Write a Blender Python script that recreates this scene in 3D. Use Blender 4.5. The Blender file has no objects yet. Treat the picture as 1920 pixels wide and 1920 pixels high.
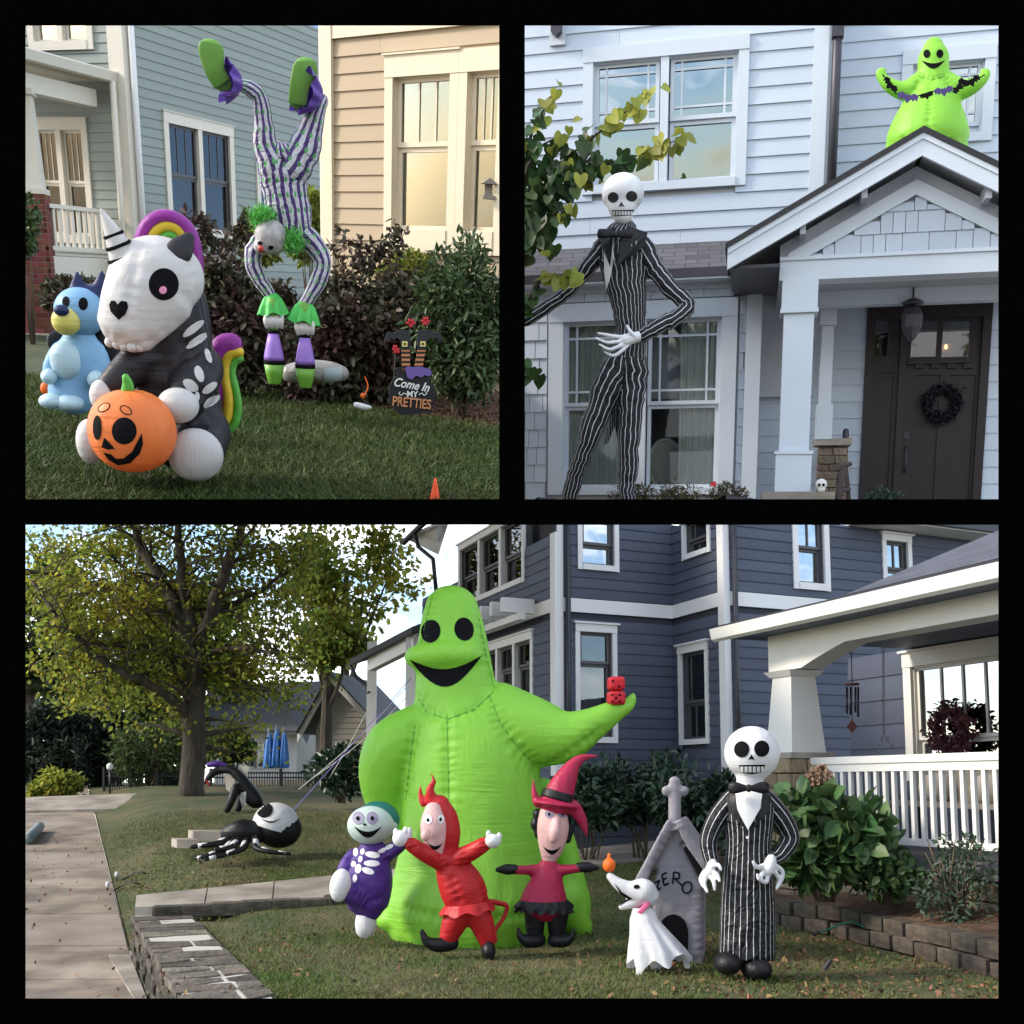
import bpy, bmesh, math, random
import numpy as np
from mathutils import Vector, Matrix
from mathutils.bvhtree import BVHTree
random.seed(7); RNG = np.random.default_rng(7)
SC = bpy.context.scene; COL = SC.collection
V = Vector; R = math.radians

# ------------------------------------------------------------------ camera
FPX, PPX, PPY = 2000.0, 960.0, 1250.0          # focal length and axis on a 1920-unit frame
CAM = V((0, 0, 1.6)); PITCH = math.atan(220 / FPX)
cd = bpy.data.cameras.new('camera'); cam = bpy.data.objects.new('camera', cd); COL.objects.link(cam)
cam.location = CAM; cam.rotation_euler = (math.pi/2 + PITCH, 0, 0)
cd.sensor_width = 36; cd.lens = 36 * FPX / 1920; cd.shift_y = (PPY - 960) / 1920
cd.clip_start = 0.05; cd.clip_end = 2000; SC.camera = cam

# ------------------------------------------------------------------ sky, sun, exposure
SUN_EL, SUN_AZ = 33.0, 258.0                   # azimuth clockwise from +Y
w = bpy.data.worlds.new('World'); SC.world = w; w.use_nodes = True
nt = w.node_tree; bg = nt.nodes['Background']
sky = nt.nodes.new('ShaderNodeTexSky'); sky.sky_type = 'NISHITA'; sky.sun_disc = False
sky.sun_elevation = R(SUN_EL); sky.sun_rotation = R(SUN_AZ); sky.air_density = 1.0; sky.dust_density = 0.5; sky.ozone_density = 2.5
tc = nt.nodes.new('ShaderNodeTexCoord'); mp = nt.nodes.new('ShaderNodeMapping'); mp.inputs['Scale'].default_value = (1, 1, 2.6)
nz = nt.nodes.new('ShaderNodeTexNoise'); nz.inputs['Scale'].default_value = 2.6; nz.inputs['Detail'].default_value = 9
nz.inputs['Roughness'].default_value = .58; nz.inputs['Distortion'].default_value = .35
rp = nt.nodes.new('ShaderNodeValToRGB'); rp.color_ramp.elements[0].position = .47; rp.color_ramp.elements[1].position = .64
mx = nt.nodes.new('ShaderNodeMixRGB'); mx.inputs[2].default_value = (11.0, 10.8, 10.6, 1)
nt.links.new(tc.outputs['Generated'], mp.inputs[0]); nt.links.new(mp.outputs[0], nz.inputs['Vector'])
nt.links.new(nz.outputs['Fac'], rp.inputs[0]); nt.links.new(rp.outputs[0], mx.inputs[0])
nt.links.new(sky.outputs[0], mx.inputs[1]); nt.links.new(mx.outputs[0], bg.inputs[0])
bg.inputs[1].default_value = 0.15
sl = bpy.data.lights.new('sun', 'SUN'); so = bpy.data.objects.new('sun', sl); COL.objects.link(so)
sl.energy = 2.0; sl.angle = R(11); sl.color = (1.0, .89, .74)
_sd = V((math.sin(R(SUN_AZ))*math.cos(R(SUN_EL)), math.cos(R(SUN_AZ))*math.cos(R(SUN_EL)), math.sin(R(SUN_EL))))
so.rotation_euler = _sd.to_track_quat('Z', 'Y').to_euler(); so.location = _sd * 60
vs = SC.view_settings; vs.view_transform = 'Standard'; vs.look = 'None'; vs.exposure = 1.2; vs.gamma = 1.0; vs.use_curve_mapping = False
SC.render.engine = 'CYCLES'; SC.cycles.use_denoising = True; SC.cycles.max_bounces = 6
SC.cycles.transparent_max_bounces = 12; SC.cycles.caustics_reflective = False; SC.cycles.caustics_refractive = False

# ------------------------------------------------------------------ stages: each of the three yards has its own level ground
def pxdir(px, py):
    x, y = (px - PPX) / FPX, (PPY - py) / FPX
    s, c = math.sin(PITCH), math.cos(PITCH)
    return V((x, -y*s + c, y*c + s))
class Stage:
    def __init__(self, cx, yh, h, roll=0, unit=1.0):     # unit: metres to one stage unit
        f = pxdir(cx, yh).normalized(); g = pxdir(cx+300, yh+300*math.tan(R(roll)))
        u = g.cross(f); u.normalize()
        if u.z < 0: u = -u
        r = f.cross(u).normalized(); self.h = h
        rot = Matrix((r, f, u)).transposed().to_4x4()
        self.M = Matrix.Translation(CAM) @ rot @ Matrix.Scale(unit, 4) @ Matrix.Translation((0, 0, -h)); self.Ri = rot.inverted()
    def d(self, px, py):
        v = self.Ri @ pxdir(px, py); return v / v.y
    def at(self, px, py, Y):
        v = self.d(px, py) * Y; v.z += self.h; return v
    def gz(self, px, py, z=0.0):                # where that sight line meets the level z
        v = self.d(px, py); t = (z - self.h) / v.z; v = v * t; v.z += self.h; return v
    def plane(self, px, py, p0, n):
        v = self.d(px, py); o = V((0, 0, self.h)); t = (p0 - o).dot(n) / v.dot(n); return o + v*t
    def k(self, Y): return Y / FPX
CUR = [None]

# ------------------------------------------------------------------ materials
MATS = {}
def node(nt, t, **kw):
    n = nt.nodes.new(t)
    for k, v in kw.items():
        if isinstance(k, str) and hasattr(n, k) and k not in n.inputs: setattr(n, k, v)
    return n
def mat(name, col, rough=.6, var=.12, vs=6.0, bump=0.0, bs=40.0, bdist=.01, spec=.4, metal=0, island=0.0, objrand=0.0, col2=None, stretch=None, trans=0.0, sheen=0.0, coat=0.0, bump2=0.0, bs2=4.0):
    """procedural material: base colour broken by noise, optional bump of two sizes, per-piece and per-leaf variation"""
    if name in MATS: return MATS[name]
    m = bpy.data.materials.new(name); m.use_nodes = True; MATS[name] = m
    nt = m.node_tree; L = nt.links; b = nt.nodes['Principled BSDF']
    b.inputs['Roughness'].default_value = rough; b.inputs['Metallic'].default_value = metal
    b.inputs['Specular IOR Level'].default_value = spec
    if sheen: b.inputs['Sheen Weight'].default_value = sheen
    if coat: b.inputs['Coat Weight'].default_value = coat
    tc = nt.nodes.new('ShaderNodeTexCoord'); src = tc.outputs['Object']
    if stretch:
        mp = nt.nodes.new('ShaderNodeMapping'); mp.inputs['Scale'].default_value = stretch; L.new(src, mp.inputs[0]); src = mp.outputs[0]
    n = nt.nodes.new('ShaderNodeTexNoise'); n.inputs['Scale'].default_value = vs; n.inputs['Detail'].default_value = 6; L.new(src, n.inputs['Vector'])
    c1 = (*col, 1); c2 = (*(col2 or [min(1, x*(1+2*var)) for x in col]), 1); c1 = c1 if col2 else (*[x*(1-var) for x in col], 1)
    mx = nt.nodes.new('ShaderNodeMixRGB'); mx.inputs[1].default_value = c1; mx.inputs[2].default_value = c2
    if col2:
        r = nt.nodes.new('ShaderNodeValToRGB'); r.color_ramp.elements[0].position = .35; r.color_ramp.elements[1].position = .65
        L.new(n.outputs['Fac'], r.inputs[0]); L.new(r.outputs[0], mx.inputs[0])
    else: L.new(n.outputs['Fac'], mx.inputs[0])
    out = mx.outputs[0]
    def vary(sock, amt):
        nonlocal out
        h = nt.nodes.new('ShaderNodeHueSaturation'); ma = nt.nodes.new('ShaderNodeMapRange')
        ma.inputs['To Min'].default_value = 1-amt; ma.inputs['To Max'].default_value = 1+amt
        L.new(sock, ma.inputs[0]); L.new(ma.outputs[0], h.inputs['Value']); L.new(out, h.inputs['Color']); out = h.outputs[0]
        m2 = nt.nodes.new('ShaderNodeMapRange'); m2.inputs['To Min'].default_value = .5-amt*.07; m2.inputs['To Max'].default_value = .5+amt*.07
        fr = nt.nodes.new('ShaderNodeMath'); fr.operation = 'FRACT'; mu = nt.nodes.new('ShaderNodeMath'); mu.operation = 'MULTIPLY'; mu.inputs[1].default_value = 7.31
        L.new(sock, mu.inputs[0]); L.new(mu.outputs[0], fr.inputs[0]); L.new(fr.outputs[0], m2.inputs[0]); L.new(m2.outputs[0], h.inputs['Hue'])
    if island:
        g = nt.nodes.new('ShaderNodeNewGeometry'); vary(g.outputs['Random Per Island'], island)
    if objrand:
        g = nt.nodes.new('ShaderNodeObjectInfo'); vary(g.outputs['Random'], objrand)
    L.new(out, b.inputs['Base Color'])
    last = None
    for amt, sc in ((bump, bs), (bump2, bs2)):
        if not amt: continue
        bn = nt.nodes.new('ShaderNodeTexNoise'); bn.inputs['Scale'].default_value = sc; bn.inputs['Detail'].default_value = 5; L.new(src, bn.inputs['Vector'])
        bp = nt.nodes.new('ShaderNodeBump'); bp.inputs['Strength'].default_value = amt; bp.inputs['Distance'].default_value = bdist if sc == bs else bdist*4
        L.new(bn.outputs['Fac'], bp.inputs['Height'])
        if last: L.new(last, bp.inputs['Normal'])
        last = bp.outputs[0]
    if last: L.new(last, b.inputs['Normal'])
    if trans:                                    # thin leaf or thin nylon: some light passes through
        t = nt.nodes.new('ShaderNodeBsdfTranslucent'); ms = nt.nodes.new('ShaderNodeMixShader'); ms.inputs[0].default_value = trans
        L.new(out, t.inputs[0]); L.new(b.outputs[0], ms.inputs[1]); L.new(t.outputs[0], ms.inputs[2])
        L.new(ms.outputs[0], nt.nodes['Material Output'].inputs[0])
    return m
def nylon(name, col, var=.05, s=1.0):
    """thin inflated nylon: soft dents, gathered puckers running two ways in patches, a fine weave, a little light through it"""
    if name in MATS: return MATS[name]
    m = mat(name, col, rough=.46, var=var, vs=2.2*s, spec=.34, trans=.24); nt = m.node_tree; L = nt.links; tc = [n for n in nt.nodes if n.type == 'TEX_COORD'][0]; b = nt.nodes['Principled BSDF']
    def nz(scale, mp=None, det=2, dist=0.0):
        n = nt.nodes.new('ShaderNodeTexNoise'); n.inputs['Scale'].default_value = scale*s; n.inputs['Detail'].default_value = det; n.inputs['Distortion'].default_value = dist; src = tc.outputs['Object']
        if mp: q = nt.nodes.new('ShaderNodeMapping'); q.inputs['Scale'].default_value = mp; L.new(src, q.inputs[0]); src = q.outputs[0]
        L.new(src, n.inputs['Vector']); return n.outputs['Fac']
    mk = nt.nodes.new('ShaderNodeValToRGB'); mk.color_ramp.elements[0].position = .42; mk.color_ramp.elements[1].position = .58; L.new(nz(1.6), mk.inputs[0])
    mx = nt.nodes.new('ShaderNodeMixRGB'); L.new(mk.outputs[0], mx.inputs[0]); L.new(nz(2.2, (1, 1, 9), 3, .6), mx.inputs[1]); L.new(nz(2.2, (8, 8, 1), 3, .6), mx.inputs[2])
    last = None
    for h, st, d in ((nz(2.6, None, 1, 1.0), .45, .05), (mx.outputs[0], .42, .028), (nz(70), .10, .005)):
        bp = nt.nodes.new('ShaderNodeBump'); bp.inputs['Strength'].default_value = st; bp.inputs['Distance'].default_value = d/s; L.new(h, bp.inputs['Height'])
        if last: L.new(last, bp.inputs['Normal'])
        last = bp.outputs[0]
    L.new(last, b.inputs['Normal']); return m
def striped(name, dark, light, n, width=.12, axis=0, rough=.6, wob=.02):
    """cloth with stripes that follow the cut of the garment (its UV layout)"""
    if name in MATS: return MATS[name]
    m = bpy.data.materials.new(name); m.use_nodes = True; MATS[name] = m
    nt = m.node_tree; L = nt.links; b = nt.nodes['Principled BSDF']; b.inputs['Roughness'].default_value = rough; b.inputs['Specular IOR Level'].default_value = .3
    uv = nt.nodes.new('ShaderNodeUVMap'); sp = nt.nodes.new('ShaderNodeSeparateXYZ'); L.new(uv.outputs[0], sp.inputs[0])
    tc = nt.nodes.new('ShaderNodeTexCoord'); nz = nt.nodes.new('ShaderNodeTexNoise'); nz.inputs['Scale'].default_value = 4; L.new(tc.outputs['Object'], nz.inputs['Vector'])
    a = nt.nodes.new('ShaderNodeMath'); a.operation = 'MULTIPLY_ADD'; a.inputs[1].default_value = wob; L.new(nz.outputs['Fac'], a.inputs[0]); L.new(sp.outputs[axis], a.inputs[2])
    mu = nt.nodes.new('ShaderNodeMath'); mu.operation = 'MULTIPLY'; mu.inputs[1].default_value = n; L.new(a.outputs[0], mu.inputs[0])
    fr = nt.nodes.new('ShaderNodeMath'); fr.operation = 'FRACT'; L.new(mu.outputs[0], fr.inputs[0])
    lt = nt.nodes.new('ShaderNodeMath'); lt.operation = 'LESS_THAN'; lt.inputs[1].default_value = width; L.new(fr.outputs[0], lt.inputs[0])
    mx = nt.nodes.new('ShaderNodeMixRGB'); mx.inputs[1].default_value = (*dark, 1); mx.inputs[2].default_value = (*light, 1); L.new(lt.outputs[0], mx.inputs[0])
    L.new(mx.outputs[0], b.inputs['Base Color'])
    bn = nt.nodes.new('ShaderNodeTexNoise'); bn.inputs['Scale'].default_value = 9; L.new(tc.outputs['Object'], bn.inputs['Vector'])
    bp = nt.nodes.new('ShaderNodeBump'); bp.inputs['Strength'].default_value = .8; bp.inputs['Distance'].default_value = .08; bn.inputs['Distortion'].default_value = 1.0; L.new(bn.outputs['Fac'], bp.inputs['Height']); L.new(bp.outputs[0], b.inputs['Normal'])
    return m
def glass(name='window_glass', tint=(.55, .6, .62), fac=.35, rough=.02, wavy=.0):
    if name in MATS: return MATS[name]
    m = bpy.data.materials.new(name); m.use_nodes = True; MATS[name] = m
    nt = m.node_tree; L = nt.links; nt.nodes.remove(nt.nodes['Principled BSDF'])
    t = nt.nodes.new('ShaderNodeBsdfTransparent'); t.inputs[0].default_value = (*tint, 1)
    g = nt.nodes.new('ShaderNodeBsdfGlossy'); g.inputs['Roughness'].default_value = rough
    fr = nt.nodes.new('ShaderNodeFresnel'); fr.inputs[0].default_value = 1.5
    ad = nt.nodes.new('ShaderNodeMath'); ad.operation = 'ADD'; ad.inputs[1].default_value = fac; ad.use_clamp = True
    ms = nt.nodes.new('ShaderNodeMixShader'); L.new(fr.outputs[0], ad.inputs[0]); L.new(ad.outputs[0], ms.inputs[0]); L.new(t.outputs[0], ms.inputs[1]); L.new(g.outputs[0], ms.inputs[2])
    if wavy:
        tc = nt.nodes.new('ShaderNodeTexCoord'); n = nt.nodes.new('ShaderNodeTexNoise'); n.inputs['Scale'].default_value = .9; n.inputs['Detail'].default_value = 1; L.new(tc.outputs['Object'], n.inputs['Vector'])
        bp = nt.nodes.new('ShaderNodeBump'); bp.inputs['Strength'].default_value = wavy; bp.inputs['Distance'].default_value = .1; L.new(n.outputs['Fac'], bp.inputs['Height']); L.new(bp.outputs[0], g.inputs['Normal'])
    L.new(ms.outputs[0], nt.nodes['Material Output'].inputs[0]); return m

# ------------------------------------------------------------------ mesh builder
class MB:
    def __init__(self): self.v = []; self.f = []; self.uv = []; self.has_uv = False
    def add(self, vs, fs, uvs=None):
        o = len(self.v); self.v += [V(p) for p in vs]; self.f += [tuple(i+o for i in f) for f in fs]
        if uvs is None: self.uv += [[(0, 0)]*len(f) for f in fs]
        else: self.uv += uvs; self.has_uv = True
        return self
    def box(self, c, s, rot=None, taper=1.0):
        c = V(c); sx, sy, sz = [x/2 for x in s]; vs = []
        for z in (-1, 1):
            t = taper if z > 0 else 1
            for x, y in ((-1,-1),(1,-1),(1,1),(-1,1)):
                p = V((x*sx*t, y*sy*t, z*sz)); vs.append(c + (rot @ p if rot else p))
        return self.add(vs, [(3,2,1,0),(4,5,6,7),(0,1,5,4),(1,2,6,5),(2,3,7,6),(3,0,4,7)])
    def hexa(self, b, t):                        # four bottom and four top corners
        return self.add(list(b)+list(t), [(3,2,1,0),(4,5,6,7),(0,1,5,4),(1,2,6,5),(2,3,7,6),(3,0,4,7)])
    def prism(self, poly, off):                  # polygon in space, pushed along a vector
        n = len(poly); off = V(off); poly = [V(p) for p in poly]
        return self.add(poly + [p+off for p in poly], [tuple(reversed(range(n))), tuple(range(n, 2*n))] + [(i, (i+1) % n, n+(i+1) % n, n+i) for i in range(n)])
    def tube(self, path, rad, seg=12, cap=True, side=None, uvrep=1.0, round_ends=False):
        path = [V(p) for p in path]; n = len(path)
        rad = [(r, r) if not isinstance(r, (tuple, list)) else r for r in (rad if isinstance(rad, (list, tuple)) else [rad]*n)]
        if round_ends and n > 1:
            def ext(p, q, r):
                d = (p-q).normalized(); res = []
                for a in (30, 60, 82): res.append((p + d*(math.sin(R(a))*min(r)), (r[0]*math.cos(R(a)), r[1]*math.cos(R(a)))))
                return res
            e0 = ext(path[0], path[1], rad[0]); e1 = ext(path[-1], path[-2], rad[-1])
            path = [p for p, _ in reversed(e0)] + path + [p for p, _ in e1]; rad = [r for _, r in reversed(e0)] + rad + [r for _, r in e1]; n = len(path)
        vs = []; up = V(side) if side else None; prev = None; L = 0; ls = []
        for i, p in enumerate(path):
            t = (path[min(i+1, n-1)] - path[max(i-1, 0)]).normalized()
            if i: L += (p - path[i-1]).length
            ls.append(L)
            a = up if up else (prev if prev else (V((0, 0, 1)) if abs(t.z) < .9 else V((1, 0, 0))))
            s = (a - t*a.dot(t)); s = s.normalized() if s.length > 1e-6 else t.orthogonal().normalized()
            b = t.cross(s); prev = s
            for k in range(seg):
                an = 2*math.pi*k/seg; vs.append(p + s*(math.cos(an)*rad[i][0]) + b*(math.sin(an)*rad[i][1]))
        fs = []; uv = []
        for i in range(n-1):
            for k in range(seg):
                k2 = (k+1) % seg; fs.append((i*seg+k, i*seg+k2, (i+1)*seg+k2, (i+1)*seg+k))
                uv.append([(k/seg*uvrep, ls[i]), ((k+1)/seg*uvrep, ls[i]), ((k+1)/seg*uvrep, ls[i+1]), (k/seg*uvrep, ls[i+1])])
        if cap:
            fs += [tuple(reversed(range(seg))), tuple(range((n-1)*seg, n*seg))]; uv += [[(0, 0)]*seg]*2
        return self.add(vs, fs, uv)
    def ell(self, c, r, rot=None, nu=20, nv=12):
        c = V(c); r = r if isinstance(r, (tuple, list)) else (r, r, r); vs = []; fs = []
        for j in range(1, nv):
            th = math.pi*j/nv
            for i in range(nu):
                ph = 2*math.pi*i/nu; p = V((math.sin(th)*math.cos(ph)*r[0], math.sin(th)*math.sin(ph)*r[1], math.cos(th)*r[2])); vs.append(c + (rot @ p if rot else p))
        tp = V((0, 0, r[2])); vs += [c + (rot @ tp if rot else tp), c - (rot @ tp if rot else tp)]; a, b = len(vs)-2, len(vs)-1
        for j in range(nv-2):
            for i in range(nu): i2 = (i+1) % nu; fs.append((j*nu+i, (j+1)*nu+i, (j+1)*nu+i2, j*nu+i2))
        for i in range(nu): i2 = (i+1) % nu; fs += [(a, i, i2), (b, (nv-2)*nu+i2, (nv-2)*nu+i)]
        return self.add(vs, fs)
    def lathe(self, prof, c=(0, 0, 0), seg=24, axis=None):   # prof: (radius, height)
        c = V(c); n = len(prof); vs = []; fs = []
        q = V((0, 0, 1)).rotation_difference(V(axis)) if axis else None
        for r, z in prof:
            for k in range(seg):
                a = 2*math.pi*k/seg; p = V((r*math.cos(a), r*math.sin(a), z)); vs.append(c + (q @ p if q else p))
        uv = []
        for i in range(n-1):
            for k in range(seg): k2 = (k+1) % seg; fs.append((i*seg+k, i*seg+k2, (i+1)*seg+k2, (i+1)*seg+k)); uv.append([(k/seg, prof[i][1]), ((k+1)/seg, prof[i][1]), ((k+1)/seg, prof[i+1][1]), (k/seg, prof[i+1][1])])
        fs += [tuple(reversed(range(seg))), tuple(range((n-1)*seg, n*seg))]; uv += [[(0, 0)]*seg]*2
        return self.add(vs, fs, uv)
    def torus(self, c, Rr, r, axis=(0, 0, 1), nu=28, nv=10):
        q = V((0, 0, 1)).rotation_difference(V(axis)); pts = [V(c) + q @ V((Rr*math.cos(2*math.pi*i/nu), Rr*math.sin(2*math.pi*i/nu), 0)) for i in range(nu)]
        vs = []; fs = []
        for i in range(nu):
            d = (pts[i]-V(c)).normalized(); ax = q @ V((0, 0, 1))
            for k in range(nv): a = 2*math.pi*k/nv; vs.append(pts[i] + d*(math.cos(a)*r) + ax*(math.sin(a)*r))
        for i in range(nu):
            for k in range(nv): fs.append((i*nv+k, ((i+1) % nu)*nv+k, ((i+1) % nu)*nv+(k+1) % nv, i*nv+(k+1) % nv))
        return self.add(vs, fs)
    def mesh(self, name, base=V((0, 0, 0)), smooth=False):
        me = bpy.data.meshes.new(name); me.from_pydata([tuple(p-base) for p in self.v], [], self.f)
        if self.has_uv:
            ul = me.uv_layers.new(name='UVMap'); ul.data.foreach_set('uv', [c for f in self.uv for p in f for c in p])
        bm = bmesh.new(); bm.from_mesh(me); bmesh.ops.recalc_face_normals(bm, faces=bm.faces); bm.to_mesh(me); bm.free()
        if smooth: me.shade_smooth()
        return me

# ------------------------------------------------------------------ scene objects
class T:
    """a thing: an Empty at its base, whose parts are children"""
    def __init__(self, name, label, cat, base=(0, 0, 0), group=None, kind=None, stage=None):
        self.S = stage or CUR[0]; self.base = V(base); o = bpy.data.objects.new(name, None); COL.objects.link(o); self.o = o
        o.empty_display_size = .1; o.matrix_world = self.S.M @ Matrix.Translation(self.base)
        if label: o['label'] = label
        if cat: o['category'] = cat
        if group: o['group'] = group
        if kind: o['kind'] = kind
    def part(self, name, mb, m, smooth=False, sub=None, label=None, kind=None):
        me = mb if isinstance(mb, bpy.types.Mesh) else mb.mesh(name, self.base, smooth)
        if not me.materials: me.materials.append(m)
        o = bpy.data.objects.new(name, me); COL.objects.link(o); o.parent = sub or self.o
        if label: o['label'] = label
        if kind: o['kind'] = kind
        return o
    def blob(self, name, mb, m, voxel=.05, smooth=8, sub=None, label=None, fac=.6):
        """overlapping closed pieces melted into one continuous inflated skin"""
        me = mb.mesh(name, self.base); o = bpy.data.objects.new('tmp', me); COL.objects.link(o)
        md = o.modifiers.new('r', 'REMESH'); md.mode = 'VOXEL'; md.voxel_size = voxel
        ms = o.modifiers.new('s', 'SMOOTH'); ms.factor = fac; ms.iterations = smooth
        dg = bpy.context.evaluated_depsgraph_get(); me2 = bpy.data.meshes.new_from_object(o.evaluated_get(dg))
        bpy.data.objects.remove(o); bpy.data.meshes.remove(me); me2.name = name; me2.shade_smooth(); me2.materials.clear(); me2.materials.append(m)
        return self.part(name, me2, m, sub=sub, label=label)
    def unit(self, name, me, m, mtx, sub=None):   # a shared mesh placed by a matrix in stage coordinates
        o = bpy.data.objects.new(name, me); COL.objects.link(o); o.parent = sub or self.o
        o.matrix_local = (Matrix.Translation(-self.base) @ mtx) ; return o
def solo(name, mb, m, label, cat, base=(0, 0, 0), group=None, kind=None, smooth=False, stage=None):
    S = stage or CUR[0]; base = V(base); me = mb if isinstance(mb, bpy.types.Mesh) else mb.mesh(name, base, smooth)
    me.materials.append(m); o = bpy.data.objects.new(name, me); COL.objects.link(o); o.matrix_world = S.M @ Matrix.Translation(base)
    if label: o['label'] = label
    if cat: o['category'] = cat
    if group: o['group'] = group
    if kind: o['kind'] = kind
    return o
def np_mesh(name, verts, faces_n, counts=None):
    """big meshes from numpy: verts (n,3), faces_n (m,k)"""
    me = bpy.data.meshes.new(name); nv = len(verts); m, k = faces_n.shape
    me.vertices.add(nv); me.vertices.foreach_set('co', np.asarray(verts, np.float32).ravel())
    me.loops.add(m*k); me.loops.foreach_set('vertex_index', faces_n.astype(np.int32).ravel())
    me.polygons.add(m); me.polygons.foreach_set('loop_start', np.arange(0, m*k, k, dtype=np.int32)); me.update(calc_edges=True); me.validate(); return me
_unit = {}
def unit_mesh(kind, m):
    """shared unit pieces: 'board' is a lapped board 1x1x1 thick at its lower edge, 'block' a slightly rounded block, 'shake' a shingle"""
    key = (kind, m.name)
    if key in _unit: return _unit[key]
    b = MB()
    if kind == 'board': b.hexa([(-.5, -1, -.5), (.5, -1, -.5), (.5, 0, -.5), (-.5, 0, -.5)], [(-.5, -.35, .5), (.5, -.35, .5), (.5, 0, .5), (-.5, 0, .5)])
    elif kind == 'box': b.box((0, 0, 0), (1, 1, 1))
    elif kind == 'block':
        b.box((0, 0, 0), (1, 1, 1))
    me = b.mesh(kind, V((0, 0, 0)))
    if kind == 'block':
        bm = bmesh.new(); bm.from_mesh(me); bmesh.ops.bevel(bm, geom=bm.edges[:], offset=.06, segments=1, affect='EDGES', profile=.5); bm.to_mesh(me); bm.free()
    me.materials.append(m); _unit[key] = me; return me

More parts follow.
